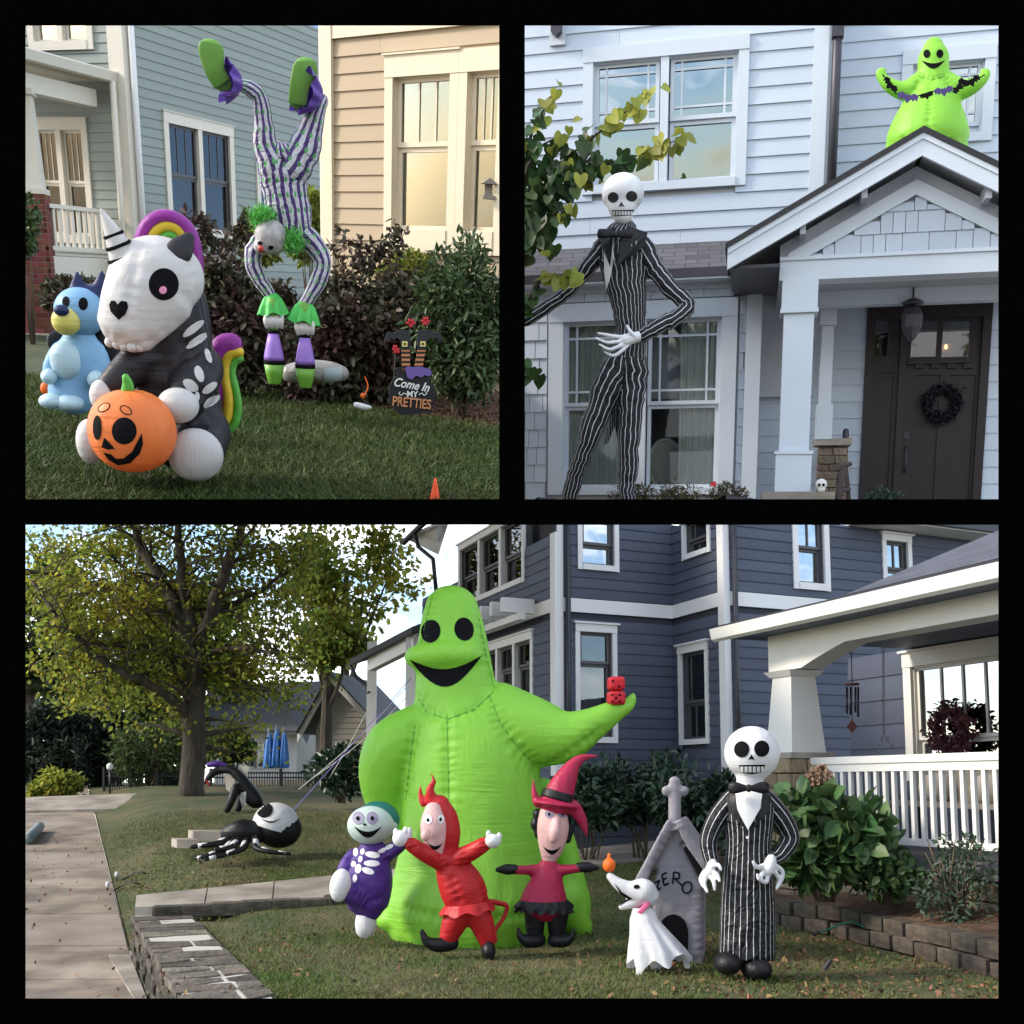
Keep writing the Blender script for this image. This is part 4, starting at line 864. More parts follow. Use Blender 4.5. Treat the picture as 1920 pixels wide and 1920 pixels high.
for (px, py, rx, ry, Y, lab, m) in ((100, 1478, 42, 32, 29, 'yellow-green bush at the left edge of the walk', maple), (280, 1410, 70, 55, 31, 'round green bush left of the maple trunk', backleaf), (430, 1400, 40, 40, 33, 'green bush right of the maple trunk', backleaf), (640, 1450, 55, 50, 24, 'dark bush covered in white web by the grey porch', darkleaf), (320, 1465, 50, 26, 33, 'low bush behind the iron fence', backleaf)):
    k = Y/FPX; c = P(px, py, Y); shrub('bush', lab, 'shrub', V((c.x, c.y, c.z-ry*k*1.1)), c, (rx*k*1.25, rx*k, ry*k*1.25), 1500, .17, m, twig, aspect=.5)
q_ = []
for i in range(11): h, r_ = random.uniform(5, 9), random.uniform(4.5, 6.5); q_.append(clump_pts(1100, (-78+i*15.5+random.uniform(-3, 3), -60+random.uniform(-5, 5), h*.5-.7), (r_, r_, h*.6), lumps=16, shell=.2, low=-.9)[0])
solo('treeline', leaf_mesh('treeline', np.concatenate(q_), .8, .6), backleaf, 'line of green trees across the road, mirrored in the windows', 'trees', kind='stuff')
# iron fence
iron = mat('black_iron', (.012, .012, .014), rough=.5)
def fence(label, p0, p1, Y0, Y1, ztop, zbot, n, posts):
    a, b = P(p0, ztop, Y0), P(p1, ztop, Y1); a2, b2 = P(p0, zbot, Y0), P(p1, zbot, Y1); t = T('iron_fence', label, 'fence', a2)
    for f in (.06, .22, .9):
        mb = MB(); mb.tube([a.lerp(a2, f), b.lerp(b2, f)], .022, seg=6); t.part('rail', mb, iron)
    for i in range(posts): f = i/(posts-1); mb = MB(); p = a.lerp(b, f); q = a2.lerp(b2, f); mb.tube([q, p+V((0, 0, .08))], .045, seg=6); t.part('post', mb, iron)
    mb = MB()
    for i in range(n): f = (i+.5)/n; mb.tube([a2.lerp(b2, f), a.lerp(b, f)], .012, seg=4)
    t.part('pickets', mb, iron, kind='stuff')
fence('black iron picket fence left of the maple trunk', 195, 345, 31, 31, 1444, 1496, 34, 4); fence('black iron picket fence below the blue umbrellas', 395, 592, 30.5, 30.5, 1446, 1500, 40, 4)
# pool house behind the fence
roofg = mat('grey_roof', (.07, .075, .085), rough=.9, vs=3, var=.25, bump=.5, bs=20); beige = mat('beige_siding', (.20, .19, .165), rough=.7, var=.1, vs=2, objrand=.1)
ph = T('pool_house', 'low house with grey shingle roof beyond the fence', 'house', P(490, 1480, 42))
Yp = 42
def quad(t, name, pts, m, off=(0, .15, 0), sub=None): mb = MB(); mb.prism([P(*q) for q in pts], off); return t.part(name, mb, m, sub=sub)
quad(ph, 'roof', [(396, 1372, 40), (560, 1376, 40), (606, 1282, 46), (388, 1290, 46)], roofg, (0, 0, .12)); quad(ph, 'wall', [(402, 1480, 41), (556, 1480, 41), (556, 1376, 41), (402, 1372, 41)], white)
quad(ph, 'side_wall', [(556, 1480, 41), (606, 1480, 44), (606, 1300, 45), (600, 1290, 45), (556, 1376, 41)], beige); quad(ph, 'gable_roof', [(540, 1330, 40.5), (575, 1395, 40.5), (608, 1300, 43), (570, 1278, 43)], roofg, (0, .1, .1))
for px in (462, 482, 503): 
    w_ = quad(ph, 'window', [(px, 1440, 40.9), (px+15, 1440, 40.9), (px+15, 1392, 40.9), (px, 1392, 40.9)], white, (0, .05, 0))
    for dx in (2, 8):
        for y0 in (1395, 1410, 1425): quad(ph, 'pane', [(px+dx, y0+12, 40.85), (px+dx+5, y0+12, 40.85), (px+dx+5, y0, 40.85), (px+dx, y0, 40.85)], gl, (0, .04, 0), sub=w_)
quad(ph, 'patio_wall', [(470, 1495, 38), (590, 1495, 38), (590, 1462, 38), (470, 1462, 38)], mat('tan_patio', (.36, .32, .26), rough=.9))
gh = T('garage', 'beige sided gable garage right of the pool house', 'house', P(640, 1470, 33))
WGa = Wall(gh, P(585, 1460, 35), V((1, -.25, 0))); 
g0, g1 = WGa.uv(592, 1420)[0], WGa.uv(700, 1420)[0]; zl, zh_, ga = WGa.uv(600, 1470)[1], WGa.uv(600, 1372)[1], WGa.uv(628, 1300)[0]; zap = WGa.uv(628, 1288)[1]
z = zl
while z < zap-.1:
    if z < zh_: b0, b1 = g0, g1
    else: f = (z-zh_)/(zap-zh_); b0, b1 = g0+(ga-g0)*f, g1+(ga-g1)*f*.9
    if b1-b0 > .1: gh.unit('siding_board', unit_mesh('board', beige), beige, WGa.mtx(b0, b1, z, z+.19, 0, .03))
    z += .18
WGa.slab('wall', g0, g1, zl, zh_, -.03, -.2, beige)
for a_, b_ in (((g0-.5, zh_-.35), (ga, zap+.12)), ((ga, zap+.12), (g1+.4, zh_-.2))):
    mb = MB(); p, q = WGa.P(a_[0], a_[1], .35), WGa.P(b_[0], b_[1], .35); mb.prism([p, q, q+V((0, 0, .28)), p+V((0, 0, .28))], -WGa.n*.08); gh.part('rake_board', mb, white)
    mb = MB(); p, q = WGa.P(a_[0], a_[1]+.29, .5), WGa.P(b_[0], b_[1]+.29, .5); mb.prism([p, q, q+V((0, 0, .07)), p+V((0, 0, .07))], -WGa.n*4); gh.part('roof', mb, roofg)
# closed blue umbrellas
blue = mat('umbrella_blue', (.04, .16, .48), rough=.6, var=.15, vs=5, bump=.6, bs=6, bdist=.06)
for i, (px, py, w_) in enumerate(((428, 1370, 9), (503, 1372, 9), (517, 1366, 10), (531, 1371, 9))):
    lab = ['closed blue patio umbrella standing apart beside the maple trunk', 'closed blue patio umbrella nearest the maple of the three together', 'middle and tallest closed blue patio umbrella of the three', 'closed blue patio umbrella nearest the garage of the three'][i]
    b = P(px, 1470, 37.5); t = T('patio_umbrella', lab, 'umbrella', b, 'closed blue umbrellas by the pool'); tp_ = P(px, py, 37.5); kk = 37.5/FPX; mb = MB(); prof = []; H_ = tp_.z-b.z
    seg = 20; vs = []; fs = []; lv = [(0.02, 1.0), (.45, .9), (.72, .7), (.9, .5), (1.0, .32), (.75, .30)]
    for r, z in lv:
        for s in range(seg): a = 2*math.pi*s/seg; rr = w_*kk*r*(1+.22*math.cos(a*6)*(z < .95)); vs.append((b.x+rr*math.cos(a), b.y+rr*math.sin(a), b.z+H_*z))
    for i2 in range(len(lv)-1):
        for s in range(seg): fs.append((i2*seg+s, i2*seg+(s+1) % seg, (i2+1)*seg+(s+1) % seg, (i2+1)*seg+s))
    mb.add(vs, fs); t.part('canopy', mb, blue, smooth=True); mb = MB(); mb.tube([b, tp_+V((0, 0, .12))], .03, seg=6); t.part('pole', mb, metal)
# web strands and lights from the porch
web = mat('web_white', (.6, .6, .62), rough=.8)
wb = T('light_strings', 'purple and white light strings and web stretched from the grey porch to the lawn', 'light strings', P(540, 1520, 21))
for (a, b_, sag) in (((772, 1270, 21), (545, 1525, 19), .0), ((760, 1290, 21), (560, 1480, 19.5), .1), ((768, 1300, 21.2), (585, 1460, 22), .12), ((690, 1330, 22), (610, 1470, 23.5), .05)):
    p, q = P(*a), P(*b_); mb = MB(); mb.tube([p.lerp(q, i/12)-V((0, 0, sag*math.sin(math.pi*i/12))) for i in range(13)], .008, seg=5); wb.part('strand', mb, web if a[0] != 772 else mat('purple_light', (.25, .18, .5), rough=.4))
# small path lamp and plastic spotlights
lm = T('garden_lamp', 'small white lantern on a post beside the iron fence', 'lamp', P(206, 1480, 30)); pipe(lm, 'post', [P(206, 1492, 30), P(206, 1442, 30)], .03, dark); mb = MB(); mb.lathe([(.05, 0), (.09, .05), (.1, .14), (.03, .2)], P(206, 1444, 30), 10); lm.part('lantern', mb, white, smooth=True)
for i, (px, py) in enumerate(((222, 1562), (205, 1580))):
    b = P(px, py, 17.6 if i == 0 else 16.8); b.z = zlawn(b.x, b.y); lab = ['white-headed wire stake light farther up the drive edge', 'white-headed wire stake light nearer on the drive edge'][i]
    t = T('stake_light', lab, 'light', b, 'stake lights at the drive edge'); mb = MB(); mb.ell(b+V((0, 0, .12)), (.035, .035, .05), nu=10, nv=8); t.part('head', mb, white, smooth=True)
    mb = MB(); mb.tube([b+V((.1+.55*j/8, .1*math.sin(j), .03+.14*math.sin(math.pi*j/8))) for j in range(9)], .012, seg=5); t.part('cable', mb, iron); mb = MB(); mb.tube([b-V((0, 0, .05)), b+V((0, 0, .1))], .014, seg=5); t.part('stake', mb, iron)
mb = MB(); a_, b_ = P(75, 1545, 23), P(52, 1572, 21.2); a_.z = zD(23)+.15; b_.z = zD(21.2)+.15; mb.tube([a_, b_], .1, seg=8); solo('drain_pipe', mb, mat('green_grey_plastic', (.14, .18, .18), rough=.5), 'grey green pipe lying beside the driveway', 'pipe', a_, smooth=True)
# ---------------------------------------------------------------- grass and fallen leaves
def scatter(n, xf, y0, y1, pw=1.0):
    y = y0 + (y1-y0)*RNG.random(n)**pw; u = RNG.random(n); x = np.array([xf(a, b) for a, b in zip(y, u)]); return x, y
def inpath(x, y): return (y > 12.9) and (y < 20) and (along_y(near, x) < y < along_y(far, x))
def along_y(pl, x):
    for a, b in zip(pl, pl[1:]):
        if a[0] <= x <= b[0]: return a[1]+(b[1]-a[1])*(x-a[0])/(b[0]-a[0])
    return 99 if x > pl[-1][0] else pl[0][1]
def bedline(x, y):
    for a, b in zip(bw, bw[1:]):
        if min(a.x, b.x) <= x <= max(a.x, b.x): return y < a.y+(b.y-a.y)*(x-a.x)/(b.x-a.x) - .03
    return x < bw[0].x or y < 7
grass = mat('grass_blade', (.08, .135, .026), rough=.6, island=.5, spec=.25, trans=.3, vs=.8, col2=(.165, .15, .06))
pts = []
def patch(x, y): return math.sin(x*1.3+2)*math.sin(y*1.1)+.6*math.sin(x*3.1+y*2.3)
x, y = scatter(140000, lambda a, u: xw(a)+.7+(a*.47+.6-xw(a)-.7)*u if a < 13 else xw(a)+.05+(3.4-xw(a))*u, 7.2, 24, 1.9)
x2, y2 = scatter(45000, lambda a, u: xw(a)+.05+(3.0-xw(a))*u, 13.4, 23, 1.0); x = np.concatenate([x, x2]); y = np.concatenate([y, y2])
for a, b in zip(x, y):
    if b > 12.9 and inpath(a, b): continue
    if not bedline(a, b): continue
    pr = .75 + .35*patch(a, b) - (.45 if a > 1.6 and b < 11 else 0)
    if random.random() > pr: continue
    pts.append((a, b, zlawn(a, b)-.005))
pts = np.array(pts); solo('grass', blade_mesh('grass', pts, .052, .009, .9), grass, 'short patchy green and straw grass of the front lawn', 'grass', kind='stuff')
litter = mat('dead_leaf', (.16, .09, .045), rough=.9, island=.6)
lp = []
for i in range(2600):
    if i < 1500: a, b = random.uniform(1.2, 4.6), random.uniform(7.6, 11.5)
    elif i < 2000: a, b = random.uniform(-3, 3), random.uniform(7.6, 12)
    elif i < 2300: b = random.uniform(13.5, 17.5); a = xw(b)+abs(random.gauss(0, 1.2))
    else: b = random.uniform(8, 22); a = xw(b)-random.uniform(0, 4)
    if a > xw(b)+.6 and not bedline(a, b): continue
    lp.append((a, b, (zlawn(a, b)+.015 if a > xw(b) else zD(b)+.05)))
solo('fallen_leaves', leaf_mesh('fallen_leaves', np.array(lp), .055, .55, up_bias=.0), litter, 'scattered brown fallen leaves', 'leaves', kind='stuff')
# ================================================================== inflatables on the lower lawn
CUR[0] = SB
lime = nylon('lime_nylon', (.27, .62, .06)); limed = mat('lime_seam', (.10, .34, .03), rough=.6); ink = mat('black_print', (.004, .004, .005), rough=.85, var=.02, spec=.12)
wny = nylon('white_nylon', (.72, .72, .73)); bny = nylon('black_nylon', (.012, .012, .014)); rny = nylon('red_nylon', (.50, .018, .022)); pny = nylon('purple_nylon', (.085, .035, .25)); pink = nylon('pale_pink_nylon', (.70, .45, .43))
teal = nylon('teal_nylon', (.02, .17, .14)); mint = nylon('mint_nylon', (.55, .66, .60)); mag = nylon('magenta_nylon', (.42, .02, .07)); grey = nylon('grey_nylon', (.30, .285, .31)); orange = nylon('orange_nylon', (.85, .17, .02)); hotpink = nylon('pink_band', (.75, .15, .3))
dkgrey = mat('grey_print', (.22, .2, .28), rough=.6); yel = mat('yellow_print', (.75, .45, .03), rough=.6); whp = mat('white_print', (.7, .7, .7), rough=.6)
GR = 'inflatable figures on the front lawn'
def ghost_face(f, tr, e1, e2, mouth): 
    for e in (e1, e2): f.decal('eye', tr, ring(*e), ink)
    f.decal('mouth', tr, mouth, ink)
# --- giant lime ghost
g = Fig('ghost_inflatable', 'giant lime green ghost inflatable with one arm held out', 'inflatable', 890, 1752, 11.5, GR)
mb = MB()
g.tb(mb, [(847, 1140, 0, 52), (847, 1160, 0, 58), (848, 1185, 0, 63), (850, 1225, 0, 69), (853, 1275, 0, 75), (857, 1320, 0, 82), (868, 1365, 0, 108), (882, 1420, 0, 124), (887, 1500, 0, 130), (890, 1570, 0, 136), (890, 1640, 0, 150), (890, 1695, 0, 166), (890, 1735, 0, 160)], seg=28, flat=.85)
g.tb(mb, [(790, 1365, 0, 48), (738, 1400, 0, 54), (722, 1455, .1, 50), (735, 1515, .25, 42), (770, 1555, .3, 30)], seg=18)
g.tb(mb, [(930, 1355, 0, 78), (995, 1372, -.1, 68), (1060, 1380, -.2, 50), (1110, 1358, -.25, 32), (1150, 1335, -.25, 22), (1178, 1322, -.25, 14), (1186, 1306, -.25, 9)], seg=18)
g.el(mb, 745, 1722, 42, 26, -.1); g.el(mb, 1088, 1738, 24, 26, .2); g.tb(mb, [(1020, 1480, .35, 24), (1055, 1580, .35, 26), (1085, 1700, .3, 26)]); g.tb(mb, [(1060, 1690, .2, 40), (1085, 1735, .2, 26)])
g.el(mb, 835, 1232, 78, 34, -.12, 62)                                          # muzzle bulge
body = g.blob('body', mb, lime, .028, 12)
SEAMS = [[(838, 1340), (840, 1450), (842, 1600), (846, 1712)], [(785, 1310), (800, 1336), (840, 1348), (890, 1330), (926, 1296)], [(918, 1304), (935, 1350), (965, 1395), (1000, 1432)], [(778, 1360), (768, 1430), (760, 1500)], [(812, 1112), (800, 1160), (790, 1205)], [(898, 1160), (912, 1230), (926, 1290)]]
gather(g, body, SEAMS + [[(760, 1702), (830, 1722), (910, 1724), (1000, 1712), (1060, 1700)], [(1000, 1440), (1040, 1428), (1080, 1402), (1130, 1366)], [(735, 1530), (745, 1548), (760, 1560)]]); tr = g.bvh(body)
g.decal('eye', tr, ring(808, 1184, 18, 22, rot=10), ink); g.decal('eye', tr, ring(870, 1180, 18, 22, rot=-10), ink)
g.decal('mouth', tr, crescent(768, 904, 1236, 22, 34, tilt=-8), ink)
for pts in SEAMS: g.seam('seam', tr, pts, limed, .006)
for i, (py, sp) in enumerate(((1282, [(-6, -5), (6, 5)]), (1309, [(-7, -6), (7, -6), (0, 0), (-7, 6), (7, 6)]))):
    d = Fig('inflatable_die', ['upper red die with two pips stacked on the green hand', 'lower red die with five pips on the green hand'][i], 'die', 1155, py+14, 11.18, 'red dice on the green hand'); mb = MB(); s = .16*1.05; rot = Matrix.Rotation(R(18 if i else 8), 3, 'Z')
    me = MB(); me.box(d.p(1155, py), (s, s, s*.86), rot); m2 = me.mesh('body', d.base); bm = bmesh.new(); bm.from_mesh(m2); bmesh.ops.bevel(bm, geom=bm.edges[:], offset=.045, segments=4, affect='EDGES', profile=.6); bm.to_mesh(m2); bm.free(); m2.shade_smooth(); b_ = d.part('body', m2, nylon('die_red', (.62, .02, .035))); t2 = d.bvh(b_)
    for dx, dy in sp: d.decal('pip', t2, ring(1155+dx, py+dy, 2.4, 2.4, n=8), ink, off=.003)
# --- purple skeleton-suit child
f = Fig('skeleton_suit_inflatable', 'small inflatable child in purple bone-print suit on one leg', 'inflatable', 686, 1747, 10.7, GR)
mb = MB(); f.el(mb, 708, 1538, 42, 36, .08, 40); hood = f.blob('hood', mb, teal, .022, 4)
mb = MB(); f.el(mb, 695, 1547, 44, 36, -.04, 40); f.el(mb, 737, 1549, 9, 13, 0, 8); hd = f.blob('head', mb, mint, .02, 5); tr = f.bvh(hd)
for ex in (672, 698): f.decal('eye', tr, ring(ex, 1534, 11, 12, n=14), dkgrey); f.decal('pupil', tr, ring(ex, 1535, 3.5, 4, n=10), ink, off=.012)
f.decal('mouth', tr, crescent(664, 716, 1549, 10, 11), ink); f.decal('nose', tr, ring(684, 1546, 3, 2.5, n=8), ink)
mb = MB(); f.tb(mb, [(700, 1592, 0, 26), (694, 1620, 0, 40), (690, 1655, 0, 46), (690, 1685, 0, 42)], flat=.8); f.tb(mb, [(664, 1606, 0, 16), (648, 1625, -.05, 14), (642, 1642, -.08, 12)]); f.tb(mb, [(725, 1602, 0, 16), (745, 1588, -.05, 14), (757, 1578, -.08, 12)]); f.tb(mb, [(700, 1690, 0, 24), (694, 1705, 0, 23), (688, 1718, 0, 18)]); f.tb(mb, [(675, 1685, -.1, 22), (658, 1678, -.2, 18), (648, 1672, -.25, 15)]); su = f.blob('suit', mb, pny, .016, 6); gather(f, su, [[(668, 1676), (690, 1692), (715, 1684)], [(655, 1608), (664, 1622)], [(722, 1600), (728, 1616)]], .03, .014, 110); tr = f.bvh(su)
mb = MB(); f.el(mb, 638, 1660, 19, 30, -.28, 20, Matrix.Rotation(R(8), 3, 'Y')); f.part('raised_boot', mb, wny, True); mb = MB(); f.tb(mb, [(687, 1712, 0, 18), (686, 1730, 0, 20), (685, 1740, 0, 19)]); f.part('boot', mb, wny, True); mb = MB(); f.el(mb, 762, 1572, 12, 14, -.1, 12); f.el(mb, 768, 1560, 5, 9, -.1, 5); f.part('glove', mb, wny, True)
for i, (cx, cy, rx, ry, ro) in enumerate(((667, 1598, 5, 8, 0), (680, 1597, 4, 6, 10), (698, 1603, 14, 6, 10), (697, 1619, 15, 6, 2), (690, 1633, 12, 6, 20), (676, 1611, 4, 6, 10), (663, 1620, 5, 6, 30), (672, 1629, 6, 9, 10), (666, 1647, 4, 8, 5), (716, 1595, 9, 4, -25), (730, 1588, 9, 4, -25))): f.decal('bone_print', tr, ring(cx, cy, rx, ry, n=12, rot=ro), whp)
# --- red devil
f = Fig('devil_inflatable', 'red horned devil inflatable with arms spread and black boots', 'inflatable', 870, 1790, 10.1, GR)
mb = MB(); f.tb(mb, [(824, 1508, .04, 20), (827, 1530, .06, 31), (830, 1565, .06, 34), (836, 1600, .05, 24)], flat=.9); f.tb(mb, [(812, 1505, .02, 11), (806, 1480, 0, 8), (814, 1466, 0, 5), (808, 1450, 0, 2)], seg=10); f.tb(mb, [(794, 1506, .05, 8), (788, 1488, .05, 5), (790, 1470, .05, 2)], seg=10); f.blob('hood', mb, rny, .018, 4)
mb = MB(); f.tb(mb, [(812, 1518, -.07, 16), (812, 1545, -.10, 24), (815, 1580, -.1, 20), (820, 1612, -.08, 9)], flat=.9); f.el(mb, 798, 1566, 10, 12, -.3, 12); fc = f.blob('face', mb, pink, .017, 4); tr = f.bvh(fc)
f.decal('eye', tr, ring(804, 1537, 6, 8, n=12), whp); f.decal('pupil', tr, ring(803, 1538, 2.6, 3.6, n=8), ink, off=.012); f.decal('eye', tr, ring(826, 1536, 6, 8, n=12), whp); f.decal('pupil', tr, ring(825, 1537, 2.6, 3.6, n=8), ink, off=.012); f.decal('mouth', tr, crescent(802, 830, 1580, 6, 7), ink)
mb = MB(); f.tb(mb, [(838, 1606, 0, 24), (852, 1635, 0, 36), (868, 1668, 0, 43), (880, 1698, 0, 38)], flat=.8); f.tb(mb, [(832, 1618, -.05, 18), (800, 1602, -.15, 16), (772, 1584, -.2, 14)]); f.tb(mb, [(856, 1612, -.05, 19), (888, 1595, -.15, 16), (908, 1583, -.2, 14)]); f.tb(mb, [(862, 1708, 0, 27), (850, 1735, 0, 23), (840, 1760, 0, 17)]); f.tb(mb, [(892, 1706, 0, 27), (906, 1738, 0, 22), (915, 1772, 0, 14)]); su = f.blob('suit', mb, rny, .016, 5); gather(f, su, [[(828, 1604), (838, 1628)], [(866, 1604), (872, 1626)], [(846, 1650), (862, 1690)], [(908, 1668), (914, 1692)], [(770, 1574), (776, 1594)], [(905, 1574), (910, 1592)]], .03, .014, 110)
mb = MB(); c = f.p(876, 1704); vs = []; n = 40
for i in range(n):
    a = 2*math.pi*i/n; rr = .225*(1+.06*math.sin(a*9)); vs.append(c+V((rr*.9*math.cos(a), rr*.75*math.sin(a), .05+.05*math.cos(a)*.5))); vs.append(c+V((rr*1.13*math.cos(a), rr*.95*math.sin(a), -.035+.02*math.sin(a*7)+.05*math.cos(a)*.5)))
mb.add(vs, [(2*i, 2*i+1, 2*((i+1) % n)+1, 2*((i+1) % n)) for i in range(n)]); f.part('skirt_frill', mb, rny, True)
for lab, parts in (('glove', [(750, 1572, 14, 15), (760, 1558, 5, 8), (742, 1560, 5, 7)]), ('glove', [(924, 1577, 15, 13), (916, 1564, 5, 7), (936, 1568, 5, 7)])):
    mb = MB(); [f.el(mb, x, y, a, b, -.22, a) for x, y, a, b in parts]; f.part(lab, mb, wny, True)
mb = MB(); f.tb(mb, [(846, 1768, 0, 14), (820, 1772, -.05, 13), (800, 1764, -.08, 9), (791, 1746, -.1, 4)]); f.part('boot', mb, bny, True); mb = MB(); f.el(mb, 916, 1783, 13, 18, -.05, 20); f.part('boot', mb, bny, True)
mb = MB(); f.tb(mb, [(918, 1690, .15, 5), (938, 1694, .2, 5), (951, 1700, .2, 4), (942, 1725, .2, 4), (928, 1745, .15, 4), (930, 1765, .1, 3)], seg=8); f.part('tail', mb, rny, True)
# --- witch
f = Fig('witch_inflatable', 'small inflatable witch in magenta dress and tall pointed hat', 'inflatable', 1022, 1772, 10.4, GR)
mb = MB(); f.tb(mb, [(1036, 1518, 0, 24), (1037, 1548, 0, 30), (1034, 1585, 0, 25), (1029, 1612, 0, 14)], flat=.85); f.tb(mb, [(1044, 1540, -.13, 7), (1040, 1560, -.17, 10), (1038, 1572, -.17, 8)], seg=10); hd = f.blob('head', mb, pink, .016, 4); tr = f.bvh(hd)
for ex in (1030, 1054): f.decal('eye', tr, ring(ex, 1526, 8, 8, n=12), dkgrey); f.decal('pupil', tr, ring(ex, 1527, 2.4, 3, n=8), ink, off=.012)
f.decal('mouth', tr, crescent(1018, 1052, 1586, 8, 8), ink)
for hs in (((1008, 1527, 10, 12), (1003, 1545, 9, 12), (1010, 1562, 9, 12)), ((1068, 1555, 9, 14), (1064, 1572, 8, 10), (1062, 1535, 9, 12))):
    mb = MB(); [f.el(mb, x, y, a, b, .08, 14) for x, y, a, b in hs]; f.blob('hair', mb, bny, .018, 2)
mb = MB(); f.tb(mb, [(1042, 1508, 0, 31), (1050, 1485, 0, 27), (1062, 1458, 0, 21), (1076, 1434, 0, 13), (1095, 1420, 0, 7), (1122, 1418, 0, 2)], flat=.9); f.el(mb, 1042, 1508, 46, 8, 0, 40, Matrix.Rotation(R(8), 3, 'Y')); f.tb(mb, [(1008, 1506, -.02, 9), (1002, 1488, -.05, 6), (999, 1460, -.05, 2)], seg=10); f.tb(mb, [(1076, 1514, 0, 14), (1092, 1540, 0, 10), (1100, 1570, 0, 2)], seg=10); f.blob('hat', mb, mag, .016, 3)
mb = MB(); f.tb(mb, [(1044, 1499, 0, 31.5), (1048, 1484, 0, 29.5)], round_ends=False, flat=.93, seg=24); f.part('hat_band', mb, bny, True)
mb = MB(); f.tb(mb, [(1028, 1622, 0, 18), (1027, 1645, 0, 28), (1022, 1675, 0, 40), (1020, 1692, 0, 45)], flat=.8); f.tb(mb, [(1015, 1632, 0, 12), (985, 1631, -.02, 9), (963, 1631, -.03, 9)]); f.tb(mb, [(1040, 1632, 0, 12), (1068, 1630, -.02, 9), (1088, 1627, -.03, 9)]); f.blob('dress', mb, mag, .018, 4)
for cx, cy, dx in ((950, 1630, -1), (1102, 1626, 1)): mb = MB(); f.tb(mb, [(cx-dx*16, cy, -.03, 9), (cx, cy, -.03, 10), (cx+dx*16, cy+1, -.03, 5)], seg=10); f.part('glove', mb, bny, True)
mb = MB(); c = f.p(1020, 1698); n = 60; vs = []
for i in range(n):
    a = 2*math.pi*i/n; rr = .235; w_ = .03*math.sin(a*16); vs += [c+V((rr*math.cos(a), rr*.8*math.sin(a), .05)), c+V(((rr*1.12+w_)*math.cos(a), (rr*.92+w_)*math.sin(a), .0)), c+V(((rr*1.16-w_)*math.cos(a), (rr*.96-w_)*math.sin(a), -.055+.015*math.sin(a*16+1)))]
mb.add(vs, [(3*i+j, 3*i+j+1, 3*((i+1) % n)+j+1, 3*((i+1) % n)+j) for i in range(n) for j in (0, 1)]); f.part('ruffle', mb, bny, True)
for x in (1003, 1045): mb = MB(); f.tb(mb, [(x+2, 1700, 0, 22), (x, 1725, 0, 19), (x, 1756, 0, 15)]); f.part('leg', mb, bny, True)
for pts in ([(1010, 1762, -.05, 13), (990, 1764, -.1, 12), (976, 1756, -.12, 7), (972, 1742, -.12, 3)], [(1040, 1763, -.05, 13), (1060, 1764, -.1, 11), (1072, 1756, -.12, 6), (1075, 1744, -.12, 3)]): mb = MB(); f.tb(mb, pts); f.part('boot', mb, bny, True)
# --- doghouse
f = Fig('doghouse_inflatable', 'grey inflatable doghouse with a cross on its roof, lettered on the front', 'inflatable', 1285, 1810, 9.8, GR)
fr = [(1226, 1806), (1318, 1812), (1322, 1700), (1330, 1655), (1264, 1540), (1204, 1655), (1212, 1665), (1222, 1740)]
mb = MB(); off = V((.16, .72, 0)); P4 = [f.p(x, y, -.1) for x, y in ((1226, 1806), (1318, 1811), (1318, 1660), (1264, 1560), (1222, 1660))]; mb.prism(P4, off)
for a, b in (((1264, 1542), (1200, 1662)), ((1264, 1542), (1338, 1650))):
    p, q = f.p(*a, -.18), f.p(*b, -.18); d = (q-p).normalized(); nn = V((d.z, 0, -d.x)); nn = nn if nn.z > 0 else -nn; mb.prism([p-nn*.03, q-nn*.03, q+nn*.07, p+nn*.07], off*1.25)
bd = f.blob('body', mb, grey, .018, 7); gather(f, bd, [[(1264, 1552), (1232, 1612), (1212, 1660)], [(1264, 1552), (1296, 1602), (1322, 1648)], [(1318, 1660), (1318, 1800)], [(1232, 1795), (1310, 1802)]], .035, .016, 100); tr = f.bvh(bd)
f.decal('doorway', tr, [(1234, 1802)] + ring(1262, 1748, 28, 34, n=12, a0=180, a1=360) + [(1290, 1806)], ink, off=.012)
mb = MB(); f.tb(mb, [(1265, 1550, .1, 12), (1265, 1500, .1, 12), (1265, 1464, .1, 11)], flat=.8); f.tb(mb, [(1248, 1483, .1, 10), (1284, 1483, .1, 10)], flat=.8); f.blob('cross', mb, grey, .014, 3)
for L in ([[(1228, 1656), (1236, 1650)], [(1236, 1650), (1230, 1671)], [(1230, 1671), (1239, 1664)]], [[(1241, 1640), (1245, 1660)], [(1241, 1640), (1250, 1636)], [(1243, 1650), (1250, 1646)], [(1245, 1660), (1254, 1656)]], [[(1263, 1635), (1261, 1657)], [(1263, 1635), (1274, 1638)], [(1274, 1638), (1273, 1647)], [(1273, 1647), (1262, 1648)], [(1266, 1648), (1279, 1661)]], [ring(1288, 1664, 9, 11, n=14, rot=20) + [ring(1288, 1664, 9, 11, n=14, rot=20)[0]]]):
    for s in L: f.seam('lettering', tr, s, ink, .008, off=.004)
f.seam('seam', tr, [(1318, 1640), (1318, 1800)], mat('grey_seam', (.18, .17, .19)), .006)
